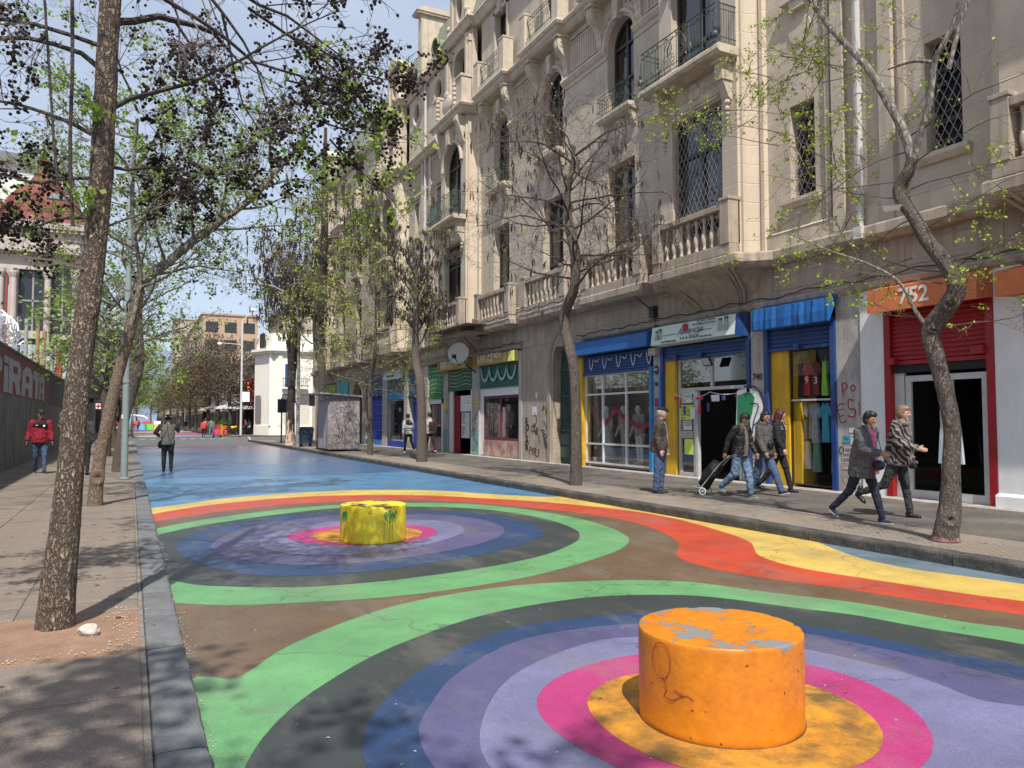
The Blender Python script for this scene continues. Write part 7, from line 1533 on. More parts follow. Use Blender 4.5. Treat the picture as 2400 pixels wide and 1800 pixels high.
mb = MB(); mb.lathe([(.168,.118),(.152,.16),(.13,.25)], (8.955,6.12,.02), 20, caps=False); mb.build('red_paint_foot', mat('rubbed_red_paint', (.17,.05,.055), .9, n1=(8,.4), n2=(40,.3), bump=.5, col2=(.2,.16,.13), c2scale=8), r1)
T = Tree(51); T.segs = []
LB = [[(9.0,6.46,4.95),(8.98,6.52,5.24),(8.95,6.62,5.55),(8.9,6.76,5.89),(8.88,6.95,6.3),(8.85,7.19,6.67),(8.8,7.45,7.05),(8.8,7.61,7.29),(8.8,7.95,7.9),(8.8,8.1,8.4)],[(9.0,6.46,4.95),(9.0,6.36,5.25),(9.0,6.22,5.6),(9.0,6.13,6.1),(9.0,6.0,6.3),(9.05,5.89,6.54),(9.05,5.78,6.9),(9.1,5.7,7.6)],[(9,6.1,6.1),(9.0,6.4,6.25),(8.95,6.75,6.28)],[(9,6.3,2.75),(8.92,6.42,3.0),(8.85,6.6,3.4),(8.75,7.0,3.7),(8.7,7.5,3.95),(8.6,8.2,4.35)],[(9,5.95,5.95),(9.1,5.7,6.8),(9.2,5.2,7.0)]]
RD = [(.066,.03),(.048,.024),(.028,.012),(.028,.008),(.03,.02)]
for pts,(ra,rb) in zip(LB,RD): C = cr(pts,5); T.br.tube(C, [ra+(rb-ra)*i/(len(C)-1) for i in range(len(C))], 10, caps=False); T.segs += [(C[i],C[i+1],0,ra) for i in range(len(C)-1)]
SPR = [dict(wob=.10,kids=7,ang=(35,80),len=(.25,.5),rr=.5,grav=.0),dict(wob=.16,kids=4,ang=(30,80),len=(.3,.6)),dict(wob=.2,kids=0,ang=(30,70),len=(.5,.7))]
tw_starts = []
rg = T.rg
for i in range(46):
    a, b, _, _ = T.segs[rg.randrange(len(T.segs))]; s_ = rg.choice((-1,1,1)); T.branch(a, (rg.gauss(-.1,.5), s_*rg.uniform(.4,1), rg.gauss(.12,.35)), rg.uniform(.7,1.7), .009, 0, 2, SPR)
for z,s_,L in ((3.45,1,2.0),(3.4,-1,1.7),(3.55,-1,1.6),(2.8,1,1.2),(2.75,-1,1.5),(3.0,-1,1.3),(4.0,-1,1.5),(4.2,1,1.6),(4.5,1,2.0),(4.6,-1,1.9),(4.7,1,1.7),(4.9,-1,2.0),(5.1,1,2.3),(5.3,-1,1.8),(3.7,1,1.4),(3.3,1,1.8)):
    y = 6.1 if z < 3.6 else 6.5; T.branch((9.0,y,z), (rg.gauss(-.1,.25), s_, rg.uniform(-.1,.35)), L, .012, 0, 2, SPR)
for (p,d,l) in T.tips:
    if rg.random() < .30: T.tuft(p, 6, .022, .045)
for (a,b,l,r) in T.segs:
    if r < .02 and rg.random() < .14: T.tuft(a, 3, .015, .035)
T.finish(r1, bm=BKB, tm=TWIG, lm=LF3)
mb = MB(); mb.add([(8.9,6.55,4.40),(8.9,6.85,4.45),(8.95,6.85,4.38),(8.95,6.6,4.35),(9.0,6.7,4.42)], [(0,1,2,3),(0,4,1)]); mb.build('caught_plastic', WHITE, r1)
# --- R2: bare tree with pods in front of the gate
def rel(pts, x, y): return [(a-x,b-y,c) for a,b,c in pts]
SPB = [dict(wob=.12,kids=8,ang=(25,70),len=(.4,.65),rr=.5,up=.05),dict(wob=.18,kids=6,ang=(30,80),len=(.4,.7),rr=.6),dict(wob=.25,kids=4,ang=(30,85),len=(.4,.7)),dict(wob=.3,kids=0,ang=(30,70),len=(.5,.7))]
def up2(i,a,rg): return (math.cos(a)*.8, math.sin(a), .15+.9*rg.random())
gen_tree('street_tree', 'bare tree hung with dark curled pods in front of the arched gate', 9.15, 15.1, rel([(9.15,15.14,.1),(9.15,15.13,.8),(9.15,15.13,1.46),(9.15,15.15,2.2),(9.15,15.25,2.94),(9.15,15.5,3.5),(9.15,15.66,4.05),(9.15,15.4,4.4),(9.15,15.18,4.7),(9.15,15.12,5.4),(9.15,15.35,6.06),(9.15,15.5,6.8),(9.15,15.3,7.4),(9.15,15.15,8.0)],9.15,15.1), [.145,.13,.12,.115,.115,.125,.125,.12,.11,.12,.11,.085,.06,.035], 61, 26, 4.6, 7.9, 2.9, SPB, 3, BK3, LF3, .05, 4, .04, .03, pods=.05, dirf=up2, podL=.19, br=.030, limb=BKD)
gen_tree('street_tree', 'bare tree with dense drooping dark seed clumps in front of the red door', 9.4, 26.2, rel([(9.4,26.2,.1),(9.4,26.25,1.5),(9.4,26.41,2.93),(9.4,26.9,3.8),(9.4,26.95,5.0),(9.4,26.93,6.12),(9.4,27.2,7.7)],9.4,26.2), [.2,.17,.16,.14,.12,.09,.04], 62, 18, 4.2, 7.2, 1.9, SPB, 3, BK3, LF3, .04, 5, .07, .05, pods=.14, dirf=lambda i,a,rg:(math.cos(a)*.5,math.sin(a)*.6,.9), podL=.22, br=.04, limb=BKD)
gen_tree('street_tree', 'thin young tree with lime leaves in front of the blue shops', 9.3, 32.5, rel([(9.3,32.5,.1),(9.3,32.5,1.6),(9.3,32.54,3.2),(9.3,31.9,4.4),(9.3,31.82,5.2),(9.3,31.87,6.9)],9.3,32.5), [.13,.11,.09,.08,.06,.04], 63, 26, 2.9, 7.6, 2.9, SPB, 3, BK3, LF3, .18, 5, .07, .09, dirf=lambda i,a,rg:(math.cos(a),math.sin(a),.25), br=.025, tw=TWIGR)
gen_tree('street_tree', 'tall dark tree thick with side shoots behind the graffitied kiosk', 8.9, 40.1, rel([(8.9,40.13,.1),(8.9,40.1,2.5),(8.9,40.2,4.3),(8.9,41.3,6.0),(8.9,40.9,8.1),(8.9,40.0,11.1),(8.9,40.1,14.1),(8.9,40,17)],8.9,40.1), [.26,.2,.22,.3,.24,.18,.14,.08], 64, 22, 5.2, 13.5, 2.6, SPB, 3, BKD, LF3, .14, 5, .12, .12, pods=.05, dirf=lambda i,a,rg:(math.cos(a),math.sin(a),.3), br=.045, podL=.4, tw=TWIGR)
gen_tree('street_tree', 'bare pollarded tree with a cream-painted foot near the lamp post', 8.7, 47.6, rel([(8.7,47.6,.1),(8.7,47.5,3.8),(8.7,47.2,5.4),(8.7,46.9,6.9)],8.7,47.6), [.28,.2,.26,.42], 65, 30, 5.5, 8.4, 5.2, SPB, 3, BKD, LFD, .10, 4, .15, .09, pods=.06, dirf=lambda i,a,rg:(math.cos(a)*.35,math.sin(a)*.55,1.0), br=.05, podL=.45, tw=TWIGR)
mb = MB(); mb.lathe([(.33,.11),(.28,.5),(.25,1.6),(.24,1.75)], (8.7,47.6,0), 14, caps=False)
o = mb.build('painted_foot', mat('cream_limewash', (.6,.46,.34), .9, n1=(4,.2), n2=(30,.2), bump=.3)); o.parent = [q for q in S.objects if q.get('label','').startswith('bare pollarded')][0]; o.matrix_parent_inverse = Matrix.Translation((-8.7,-47.6,0))
# --- distant street trees, copied from a few kinds
SPF = [dict(wob=.14,kids=7,ang=(25,70),len=(.4,.6),rr=.5,up=.1),dict(wob=.2,kids=6,ang=(30,80),len=(.4,.7),rr=.6),dict(wob=.28,kids=0,ang=(30,70),len=(.5,.7))]
kinds = []
for i,(lm,tw_,lp) in enumerate(((LFO,TWIGR,.5),(LFD,TWIGR,.4),(LF2,TWIG,.2))):
    t, T = gen_tree('street_tree', 'x', 0, 0, [(0,0,.1),(.1,0,2),(.0,.1,4),(.15,0,6.5)], [.24,.2,.18,.1], 80+i, 30, 3.4, 8.2, 3.3, SPF, 2, BKD if i < 2 else BK3, lm, lp, 6, .2, .25, sides=8, rows=14, br=.07, tw=tw_, group='distant street trees')
    kinds.append(t)
spots = [(9.6,88,1,'brown-twigged tree behind the white parasol',1.0),(9.2,96,0,'olive tree right of the far cafe planters',1.05),(8.9,104,1,'dark brown tree beyond the cafe',1.15),(9.1,114,0,'olive-brown tree in front of the orange building',1.2),(8.9,126,0,'fifth tree down the far right pavement',1.1),(9,140,1,'sixth tree down the far right pavement',1.1),(9,158,0,'seventh tree down the far right pavement',1.1),(9,180,0,'eighth tree down the far right pavement',1.15),(9,210,0,'ninth tree down the far right pavement',1.2),(9,250,2,'tenth tree down the far right pavement',1.2),(9,310,0,'last tree at the far right end of the street',1.3),
  (-.9,88,2,'green tree at the far left corner of the crossing',1.1),(-1.0,100,2,'second green tree along the far left pavement',1.15),(-1,114,2,'third green tree along the far left pavement',1.1),(-1,130,0,'olive tree fourth along the far left pavement',1.2),(-1,150,2,'fifth green tree along the far left pavement',1.1),(-1,175,0,'sixth tree along the far left pavement',1.2),(-1,205,2,'seventh tree along the far left pavement',1.2),(-1,245,0,'eighth tree along the far left pavement',1.25),(-1,300,2,'last tree at the far left end of the street',1.3),(3,430,0,'tree closing the view at the street end',2.0),(10,460,2,'second tree closing the view at the street end',2.2),(-8,450,2,'third tree closing the view at the street end',2.2),
  (-.9,36,2,'leafy tree behind the curved dark trunk on the left pavement',.95),(-.8,47,2,'leafy tree farther along the left pavement before the crossing',1.0)]
used = set()
for i,(x,y,k,l,s_) in enumerate(spots):
    o = kinds[k] if k not in used else copy_tree(kinds[k]); used.add(k); o.location = (x,y,0); o.rotation_euler = (0,0,i*1.7); o.scale = (s_,s_,s_*(.95+.1*math.sin(i))); o['label'] = l
    if i >= 11 and y < 50: o['group'] = 'street trees along the left pavement'
# ---------------- people ----------------
def cloth(name, col, **k):
    k.setdefault('rough', .9); return mat(name, col, n1=(5,.28), n2=(60,.18), bump=1.0, bscale=13, bdist=.045, **k)
SK = mat('skin_light', (.50,.29,.21), .55, n1=(8,.08), n2=(50,.04), bump=.05); SK2 = mat('skin_tan', (.34,.18,.115), .55, n1=(8,.08), n2=(50,.04), bump=.05)
HAIR_B = cloth('black_hair', (.012,.01,.01), rough=.5); HAIR_BR = mat('brown_blond_hair', (.20,.12,.07), .55, n1=(40,.5), n2=(90,.4), bump=.6, bscale=50); HAIR_R = cloth('dark_red_hair', (.05,.008,.012), rough=.4); HAIR_G = cloth('grey_hair', (.4,.38,.36))
DENIM = cloth('blue_denim', (.05,.085,.16)); DENIM_L = cloth('faded_denim', (.13,.20,.30)); BLKC = cloth('black_trousers', (.012,.012,.014)); NAVYC = cloth('navy_trousers', (.015,.018,.035))
SHOE_B = plain('black_shoe', (.012,.012,.012), .45); SHOE_N = plain('navy_shoe', (.015,.02,.05), .7); SOLE = plain('pale_sole', (.5,.5,.5))
EYE = plain('dark_eye', (.02,.015,.015), .3); LIP = plain('lip_red', (.35,.09,.08), .5)
def tex_of(s):
    n = 'clouds_%d' % int(s*1000); t = bpy.data.textures.get(n)
    if not t: t = bpy.data.textures.new(n, 'CLOUDS'); t.noise_scale = s; t.noise_depth = 2
    return t
class BM:
    def __init__(s): s.m = MB()
    def cap(s, a, b, ra, rb, n=12):
        a, b = V(a), V(b); d = b-a; L = d.length
        if L < 1e-4: s.m.ball(tuple(a), ra, n, 8); return s
        d.normalize(); pts = []; rad = []
        for k in range(4): t = k/3; pts.append(a-d*ra*math.cos(t*math.pi/2)*.999); rad.append(max(ra*math.sin(t*math.pi/2),.001))
        for k in range(1,5): t = k/4; pts.append(a+d*L*t); rad.append(ra+(rb-ra)*t)
        for k in range(1,4): t = k/3; pts.append(b+d*rb*math.sin(t*math.pi/2)); rad.append(max(rb*math.cos(t*math.pi/2),.001))
        s.m.tube(pts, rad, n); return s
    def ell(s, c, r, rot=None, n=16, m=10):
        k = len(s.m.v); s.m.ball((0,0,0), 1, n, m, r)
        for i in range(k, len(s.m.v)): v = V(s.m.v[i]); v = (rot @ v) if rot else v; s.m.v[i] = tuple(v+V(c))
        return s
    def loft(s, rings, n=20):    # (centre, depth, width, tiltquat)
        vs = []
        for c, dx, wy, tm in rings:
            for k in range(n): a = 2*math.pi*k/n; v = V((dx*math.cos(a), wy*math.sin(a), 0)); v = tm @ v; vs.append(tuple(V(c)+v))
        m = len(rings); s.m.add(vs, [(j*n+k,j*n+(k+1)%n,(j+1)*n+(k+1)%n,(j+1)*n+k) for j in range(m-1) for k in range(n)]+[tuple(range(n-1,-1,-1)),tuple((m-1)*n+k for k in range(n))]); return s
    def done(s, name, m, parent, vox, smooth=4):
        o = s.m.build(name, m, parent); r = o.modifiers.new('remesh','REMESH'); r.mode = 'VOXEL'; r.voxel_size = vox; r.use_smooth_shade = True
        if smooth: q = o.modifiers.new('smooth','SMOOTH'); q.iterations = smooth; q.factor = .5
        ds_ = {'hair':(.022,.016),'jacket':(.075,.030),'trousers':(.07,.026)}.get(name)
        if ds_ and vox < .03: q = o.modifiers.new('folds','DISPLACE'); q.texture = tex_of(ds_[0]); q.strength = ds_[1]; q.mid_level = .5
        return o
def person(label, pos, head_deg, H, legs, arms, out, lean=4, hyaw=0, hpitch=0, w=1.0, lod=1, group='people walking in the street', twist=0):
    """legs: [(thigh, knee, footpitch)]*2 left,right ; arms: [(swing, abduct, elbow, inward)]*2"""
    root = thing('person', label, 'person', pos, R(head_deg), group); vx = .010 if lod == 1 else (.018 if lod == 2 else .035)
    Lt, Ls, ah = .245*H, .24*H, .045*H
    drop = []
    for a,k,f in legs:
        az = Lt*math.cos(R(a))+Ls*math.cos(R(a-k)); drop.append(az+ah+ (.09*H*math.sin(R(max(0,-f))) if f < 0 else .03*H*math.sin(R(max(0,f)))))
    hz = max(drop); hip = V((0,0,hz)); tl = Matrix.Rotation(R(lean),3,'Y'); 
    def up(h, x=0, y=0): return hip + tl @ V((x,y,h))
    hw = .055*H; sw = .108*H*w; SH = .315*H; neckb = up(.345*H); 
    hd = up(.345*H) + tl @ V((.0,0,.035*H)); hm = Matrix.Rotation(R(hyaw),3,'Z') @ Matrix.Rotation(R(hpitch+lean*.4),3,'Y'); hc = hd + hm @ V((.018*H,0,.062*H))
    # joints
    J = {}
    for i,s in ((0,1),(1,-1)):
        a,k,f = legs[i]; h_ = hip+V((0,s*hw,0)); kn = h_+V((Lt*math.sin(R(a)),s*.01,-Lt*math.cos(R(a)))); an = kn+V((Ls*math.sin(R(a-k)),0,-Ls*math.cos(R(a-k)))); J['leg%d'%i] = (h_,kn,an,f)
        sa,ab,e,inw = arms[i]; sh = up(SH,0,s*sw); d1 = tl @ V((math.sin(R(sa)), s*math.sin(R(ab)), -math.cos(R(sa))*math.cos(R(ab)))); d1.normalize(); el = sh+d1*.168*H
        d2 = V((math.sin(R(sa+e)), s*math.sin(R(ab-inw)), -math.cos(R(sa+e)))); d2.normalize(); wr = el+d2*.148*H; J['arm%d'%i] = (sh,el,wr,d2)
    skin = out.get('skin', SK); b = BM()
    # body core
    b.loft([(up(-.03*H),.055*H,.075*H*w,tl),(up(.05*H),.055*H,.07*H*w,tl),(up(.2*H),.06*H,.075*H*w,tl),(up(.3*H),.05*H,.08*H*w,tl),(up(.345*H),.03*H,.03*H,tl)])
    b.cap(neckb-V((0,0,.02*H)), hc-V((0,0,.03*H)), .033*H, .03*H)
    b.ell(hc, (.054*H,.046*H,.066*H), hm); b.ell(hc+hm @ V((.012*H,0,-.032*H)), (.036*H,.031*H,.034*H), hm)       # skull, jaw
    b.ell(hc+hm @ V((.052*H,0,-.012*H)), (.012*H,.009*H,.016*H), hm, 8, 6); b.ell(hc+hm @ V((.045*H,0,.012*H)), (.012*H,.028*H,.008*H), hm, 8, 6); b.ell(hc+hm @ V((.04*H,0,-.057*H)), (.012*H,.014*H,.01*H), hm, 8, 6)
    for s in (1,-1): b.ell(hc+hm @ V((-.004*H,s*.044*H,-.008*H)), (.011*H,.006*H,.018*H), hm, 8, 6)
    for i in (0,1):
        h_,kn,an,f = J['leg%d'%i]; b.cap(h_,kn,.045*H,.03*H).cap(kn,an,.03*H,.018*H)
        sh,el,wr,d = J['arm%d'%i]; b.cap(sh,el,.028*H,.021*H).cap(el,wr,.021*H,.014*H)
        if lod <= 2:       # hand: palm, four curled fingers, thumb
            s = 1 if i == 0 else -1; side = V((0,s,0)); side = (side-d*side.dot(d)).normalized(); fw = d.cross(side)*(-s) if True else None; fw.normalize()
            if fw.x < 0: fw = -fw
            pm = wr+d*.03*H; b.loft([(wr+d*.005*H,.012*H,.014*H,Matrix((fw,side,d)).transposed()),(wr+d*.03*H,.021*H,.011*H,Matrix((fw,side,d)).transposed()),(wr+d*.055*H,.021*H,.009*H,Matrix((fw,side,d)).transposed())], 10)
            for q in range(4):
                ba = wr+d*.052*H+fw*(-.0155+.0103*q)*H; l_ = (.036,.042,.040,.034)[q]*H; c1 = ba+d*l_*.5-side*.004*H; c2 = c1+d*l_*.35-side*.012*H; b.cap(ba,c1,.0052*H,.0048*H,8).cap(c1,c2,.0048*H,.004*H,8)
            tb = wr+d*.022*H+fw*.018*H; b.cap(tb, tb+fw*.014*H+d*.014*H,.0065*H,.0055*H,8).cap(tb+fw*.014*H+d*.014*H, tb+fw*.016*H+d*.032*H-side*.004*H,.0055*H,.0045*H,8)
        else: b.ell(wr+d*.04*H,(.02*H,.02*H,.04*H))
    b.done('body', skin, root, min(vx,.008) if lod == 1 else vx, 1)
    if lod <= 2:
        for s in (1,-1): q = BM(); q.ell(hc+hm @ V((.0475*H,s*.0175*H,.003*H)), (.004*H,.0075*H,.0035*H), hm, 8, 6); q.m.build('eye', EYE, root); q = BM(); q.ell(hc+hm @ V((.050*H,s*.0175*H,.014*H)), (.003*H,.011*H,.0018*H), hm, 8, 6); q.m.build('eyebrow', out.get('hairm',HAIR_B), root)
        q = BM(); q.ell(hc+hm @ V((.0495*H,0,-.036*H)), (.004*H,.013*H,.0035*H), hm, 8, 6); q.m.build('mouth', LIP, root)
    # top garment
    top = out['top']; hem = out.get('hem',-.03)*H; g = out.get('loose',1.0); b = BM()
    bd = out.get('belly',1.0)
    rings = [(up(hem),.075*H*g*bd,.092*H*w*g,tl),(up(hem*.4+.03*H),.078*H*g*bd,.093*H*w*g,tl),(up(.10*H),.076*H*g*bd,.088*H*w*g,tl),(up(.18*H),.074*H*g,.095*H*w*g,tl),(up(.25*H),.07*H*g,.104*H*w,tl),(up(.305*H),.056*H*g,.098*H*w,tl),(up(.335*H),.045*H,.06*H,tl),(up(.35*H),.038*H,.04*H,tl)]
    b.loft(rings)
    if out.get('collar'): b.loft([(up(.33*H),.045*H,.055*H,tl),(up(.36*H),.05*H,.05*H,tl),(up(.375*H),.046*H,.046*H,tl)])
    for i in (0,1):
        sh,el,wr,d = J['arm%d'%i]; cu = el.lerp(wr, .93 if not out.get('short') else -.1); b.cap(sh-V((0,0,.006*H)),el,.040*H*g,.034*H*g).cap(el,cu,.034*H*g,.026*H*g)
    b.done('jacket' if out.get('jacket',1) else 'shirt', top, root, vx*1.25, 3)
    for i in (0,1):
        if out.get('short'): continue
        sh,el,wr,d = J['arm%d'%i]; q = BM(); q.m.tube([el.lerp(wr,.9),el.lerp(wr,.99)],[.027*H*g,.026*H*g],10); q.m.build('cuff', out.get('cuffm',top), root)
    if out.get('front'):      # strip of the shirt showing at the front
        q = BM(); fwd = out.get('frontw',.04)*H
        q.loft([(up(hem+.01*H,.040*H),.052*H*g*bd,fwd,tl),(up(.1*H,.040*H),.052*H*g*bd,fwd,tl),(up(.2*H,.038*H),.05*H*g,fwd*.9,tl),(up(.3*H,.028*H),.045*H*g,fwd*.6,tl),(up(.35*H,.01*H),.038*H,.03*H,tl)]); q.done('shirt_front', out['front'], root, vx*1.3, 2)
    # trousers
    b = BM(); lg = out.get('legw',1.0); b.loft([(up(.06*H),.068*H,.082*H*w,tl),(up(0),.075*H,.088*H*w,tl),(up(-.045*H),.068*H,.08*H*w,tl)])
    for i in (0,1):
        h_,kn,an,f = J['leg%d'%i]; b.cap(h_,kn,.058*H*(.5+.5*w),.040*H*lg).cap(kn,an+V((0,0,.008*H)),.039*H*lg,.030*H*lg)
    b.done('trousers', out['legs'], root, vx*1.25, 3)
    for i in (0,1):      # shoes
        h_,kn,an,f = J['leg%d'%i]; fm = Matrix.Rotation(R(f),3,'Y') @ Matrix.Rotation(R((6 if i == 0 else -6)),3,'Z'); q = BM(); c = an; s_ = out.get('shoes', SHOE_B)
        q.ell(c+fm @ V((-.012*H,0,-.018*H)), (.032*H,.023*H,.026*H), fm); q.ell(c+fm @ V((.035*H,0,-.028*H)), (.05*H,.025*H,.016*H), fm); q.ell(c+fm @ V((.068*H,0,-.031*H)), (.026*H,.025*H,.013*H), fm)
        if out.get('boot'): q.cap(c+fm @ V((-.008*H,0,0)), c+V((0,0,.05*H)), .027*H, .027*H)
        sh_ = q.done('shoe', s_, root, vx, 2)
        q = BM(); q.loft([(c+fm @ V((.028*H,0,-.046*H)),.068*H,.025*H,fm),(c+fm @ V((.028*H,0,-.038*H)),.068*H,.025*H,fm)], 16); q.m.build('sole', out.get('sole', SHOE_B), sh_)
    # hair / hat
    hr = out.get('hair','short'); hmat = out.get('hairm', HAIR_B); b = BM()
    if hr != 'none':
        b.ell(hc+hm @ V((-.010*H,0,.012*H)), (.055*H,.052*H,.062*H), hm); b.ell(hc+hm @ V((.012*H,0,.038*H)), (.043*H,.045*H,.034*H), hm)
        if hr == 'bob': b.ell(hc+hm @ V((-.018*H,0,-.008*H)), (.048*H,.053*H,.058*H), hm)
        if hr == 'fringe': b.ell(hc+hm @ V((.030*H,0,.028*H)), (.030*H,.044*H,.026*H), hm); b.ell(hc+hm @ V((-.015*H,0,-.01*H)), (.045*H,.051*H,.055*H), hm)
        if hr == 'long':
            b.cap(hc+hm @ V((-.03*H,0,.01*H)), up(.27*H,-.055*H), .046*H, .05*H); b.cap(hc+hm @ V((-.015*H,.03*H,0)), up(.29*H,-.02*H,.04*H), .03*H, .03*H); b.cap(hc+hm @ V((-.015*H,-.03*H,0)), up(.29*H,-.02*H,-.04*H), .03*H, .03*H)
        b.done('hair', hmat, root, vx*.9, 1)
    hat = out.get('hat')
    if hat:
        q = BM()
        if hat[0] == 'flat': q.ell(hc+hm @ V((.0,0,.048*H)), (.068*H,.056*H,.028*H), hm); q.ell(hc+hm @ V((.05*H,0,.034*H)), (.035*H,.038*H,.010*H), hm); q.done('flat_cap', hat[1], root, vx*.8, 2)
        elif hat[0] == 'cap': q.ell(hc+hm @ V((-.004*H,0,.040*H)), (.056*H,.051*H,.042*H), hm); q.ell(hc+hm @ V((.06*H,0,.030*H)), (.042*H,.038*H,.008*H), hm); q.done('cap', hat[1], root, vx*.8, 1)
        elif hat[0] == 'brim': q.ell(hc+hm @ V((0,0,.052*H)), (.052*H,.05*H,.032*H), hm); q.m.lathe([(.05*H,0),(.085*H,0.0),(.085*H,.006*H),(.05*H,.008*H)], tuple(hc+V((0,0,.026*H))), 20); q.m.build('hat', hat[1], root); q2 = MB(); q2.lathe([(.054*H,0),(.053*H,.012*H)], tuple(hc+V((0,0,.034*H))), 20, caps=False); q2.build('hat_band', hat[2], root)
        elif hat[0] == 'helmet': q.ell(hc+hm @ V((-.005*H,0,.035*H)), (.075*H,.058*H,.05*H), hm); q.m.build('helmet', hat[1], root)
    root['_j'] = ''
    del root['_j']
    return root, dict(up=up, J=J, hc=hc, hm=hm, tl=tl, H=H)
def child(root, mb, name, m): o = mb.build(name, m, root); return o
def bag_on(root, c, r, m, name='handbag', strap=None, sub=None):
    q = BM(); q.ell(c, r, None, 14, 8); o = q.m.build(name, m, root, smooth=True)
    if strap: s = MB(); s.tube(strap, .008, 5); s.build('strap', m, o)
    return o
G1 = 'pedestrians on the right pavement'
# old man
BRJ = cloth('brown_grey_jacket', (.075,.062,.05)); CAPM = cloth('dark_maroon_cap', (.022,.012,.014))
r_, d_ = person('old man in brown-grey jacket, jeans and dark flat cap standing before the shop', (9.68,12.75,.125), -42, 1.68, [(4,6,0),(-2,4,0)], [(6,8,14,4),(-4,8,18,4)], dict(top=BRJ, legs=DENIM, hair='short', hairm=HAIR_G, hat=('flat',CAPM), shoes=SHOE_B, front=cloth('pale_blue_shirt', (.3,.36,.45)), frontw=.02, collar=1, hem=-.035, loose=1.2, legw=1.3, belly=1.15), lean=3, hpitch=4, group=G1)
# plaid girl with cart
PLAID = mat('brown_plaid_shirt', (.30,.22,.17), .9, n1=(5,.1), n2=(60,.1), bump=.3)
def add_check(m, c2, sc, axes=((0,),(2,)), mode='check'):
    t = m.node_tree; N = t.nodes; L = t.links; b = N['Principled BSDF']; cur = b.inputs['Base Color'].links[0].from_socket; tc = N.new('ShaderNodeTexCoord')
    if mode == 'check':
        for dr in ('Y','Z'):
            w_ = N.new('ShaderNodeTexWave'); w_.bands_direction = dr; w_.inputs['Scale'].default_value = sc; w_.inputs['Distortion'].default_value = .6; L.new(tc.outputs['Object'], w_.inputs['Vector']); r = N.new('ShaderNodeMapRange'); r.inputs[1].default_value = .45; r.inputs[2].default_value = .6; r.inputs[4].default_value = .6; L.new(w_.outputs[1], r.inputs[0])
            mx = N.new('ShaderNodeMixRGB'); mx.inputs[2].default_value = (*c2,1); L.new(r.outputs[0], mx.inputs[0]); L.new(cur, mx.inputs[1]); cur = mx.outputs[0]
    else:
        w_ = N.new('ShaderNodeTexWave'); w_.bands_direction = mode; w_.inputs['Scale'].default_value = sc; w_.inputs['Distortion'].default_value = 6; w_.inputs['Detail'].default_value = 1.5; w_.inputs['Detail Scale'].default_value = 1.4; L.new(tc.outputs['Object'], w_.inputs['Vector']); r = N.new('ShaderNodeMapRange'); r.inputs[1].default_value = .48; r.inputs[2].default_value = .6; L.new(w_.outputs[1], r.inputs[0])
        mx = N.new('ShaderNodeMixRGB'); mx.inputs[2].default_value = (*c2,1); L.new(r.outputs[0], mx.inputs[0]); L.new(cur, mx.inputs[1]); cur = mx.outputs[0]
    L.new(cur, b.inputs['Base Color']); return m
add_check(PLAID, (.06,.04,.035), 9)
BJK = cloth('black_leather_jacket', (.012,.012,.013), rough=.5)
r_, d_ = person('young person in open black jacket over brown plaid shirt and faded ripped jeans', (10.62,11.42,.125), -80, 1.60, [(16,8,0),(-10,40,34)], [(12,10,14,6),(-24,12,10,2)], dict(top=BJK, legs=DENIM_L, hair='fringe', front=PLAID, frontw=.058, shoes=plain('green_white_trainer', (.12,.2,.17)), sole=SOLE, skin=SK2, hem=-.03, loose=1.18, legw=1.28), lean=4, hpitch=22, group=G1)
# cart
ct = thing('shopping_trolley', 'black two-wheeled shopping trolley pulled behind the plaid-shirted walker', 'trolley', (10.32,12.05,.125), R(118)); ct.scale = (.82,.82,.82); ct.rotation_euler = (0,R(-10),R(118)); mb = MB(); P = [(-.02,.16),(.34,.26),(.0,1.0),(-.30,.88)]
q = BM(); q.loft([(V((.12,0,.2)),.15,.17,Matrix.Rotation(R(-28),3,'Y')),(V((.02,0,.5)),.17,.18,Matrix.Rotation(R(-30),3,'Y')),(V((-.16,0,.8)),.15,.18,Matrix.Rotation(R(-34),3,'Y'))], 16); q.m.build('bag', BJK, ct, smooth=True)
mb = MB(); mb.ball((.22,0,.34), .11, 10, 6, (.5,1.3,.9)); mb.build('pale_flap', WPAP, ct)
mb = MB(); 
for s in (-.16,.16): mb.tube([(.3,s,.14),(.12,s,.16),(-.25,s,.82),(-.42,s*.6,1.05)], .012, 6)
mb.tube([(-.42,-.1,1.05),(-.42,.1,1.05)], .014, 6); mb.tube([(.05,-.22,.1),(.05,.22,.1)], .01, 6); mb.build('handle_frame', ALU, ct)
for s in (-.2,.2): mb = MB(); mb.tube([(.05+.078*math.cos(a),s,.09+.078*math.sin(a)) for a in [i*math.pi/8 for i in range(17)]], .016, 6, caps=False); mb.lathe([(.03,-.01),(.03,.01)], (.05,s,.09), 8); mb.build('wheel', plain('white_rubber', (.5,.5,.48)), ct); 
# hoodie woman
HOOD = cloth('dark_grey_hoodie', (.075,.068,.068))
r_, d_ = person('woman in dark grey hoodie, red sunglasses and ripped jeans with a cross-body bag', (11.22,11.42,.125), -72, 1.62, [(26,6,-14),(-12,14,14)], [(-6,16,24,8),(10,14,20,8)], dict(top=HOOD, legs=mat('ripped_denim', (.055,.09,.17), .9, n1=(4,.3), n2=(60,.15), bump=.5, bscale=12, bdist=.02, wear=((.42,.42,.42),8,.66)), hair='bob', skin=SK2, shoes=SHOE_B, sole=SOLE, collar=1, hem=-.02, loose=1.26, belly=1.2, legw=1.3), lean=2, hyaw=-12, w=1.1, group=G1)
up, H, hc, hm = d_['up'], d_['H'], d_['hc'], d_['hm']
mb = MB(); 
for s in (1,-1): mb.ball(tuple(hc+hm @ V((.052*H,s*.018*H,.002*H))), .012*H, 8, 6, (.4,1.25,.8))
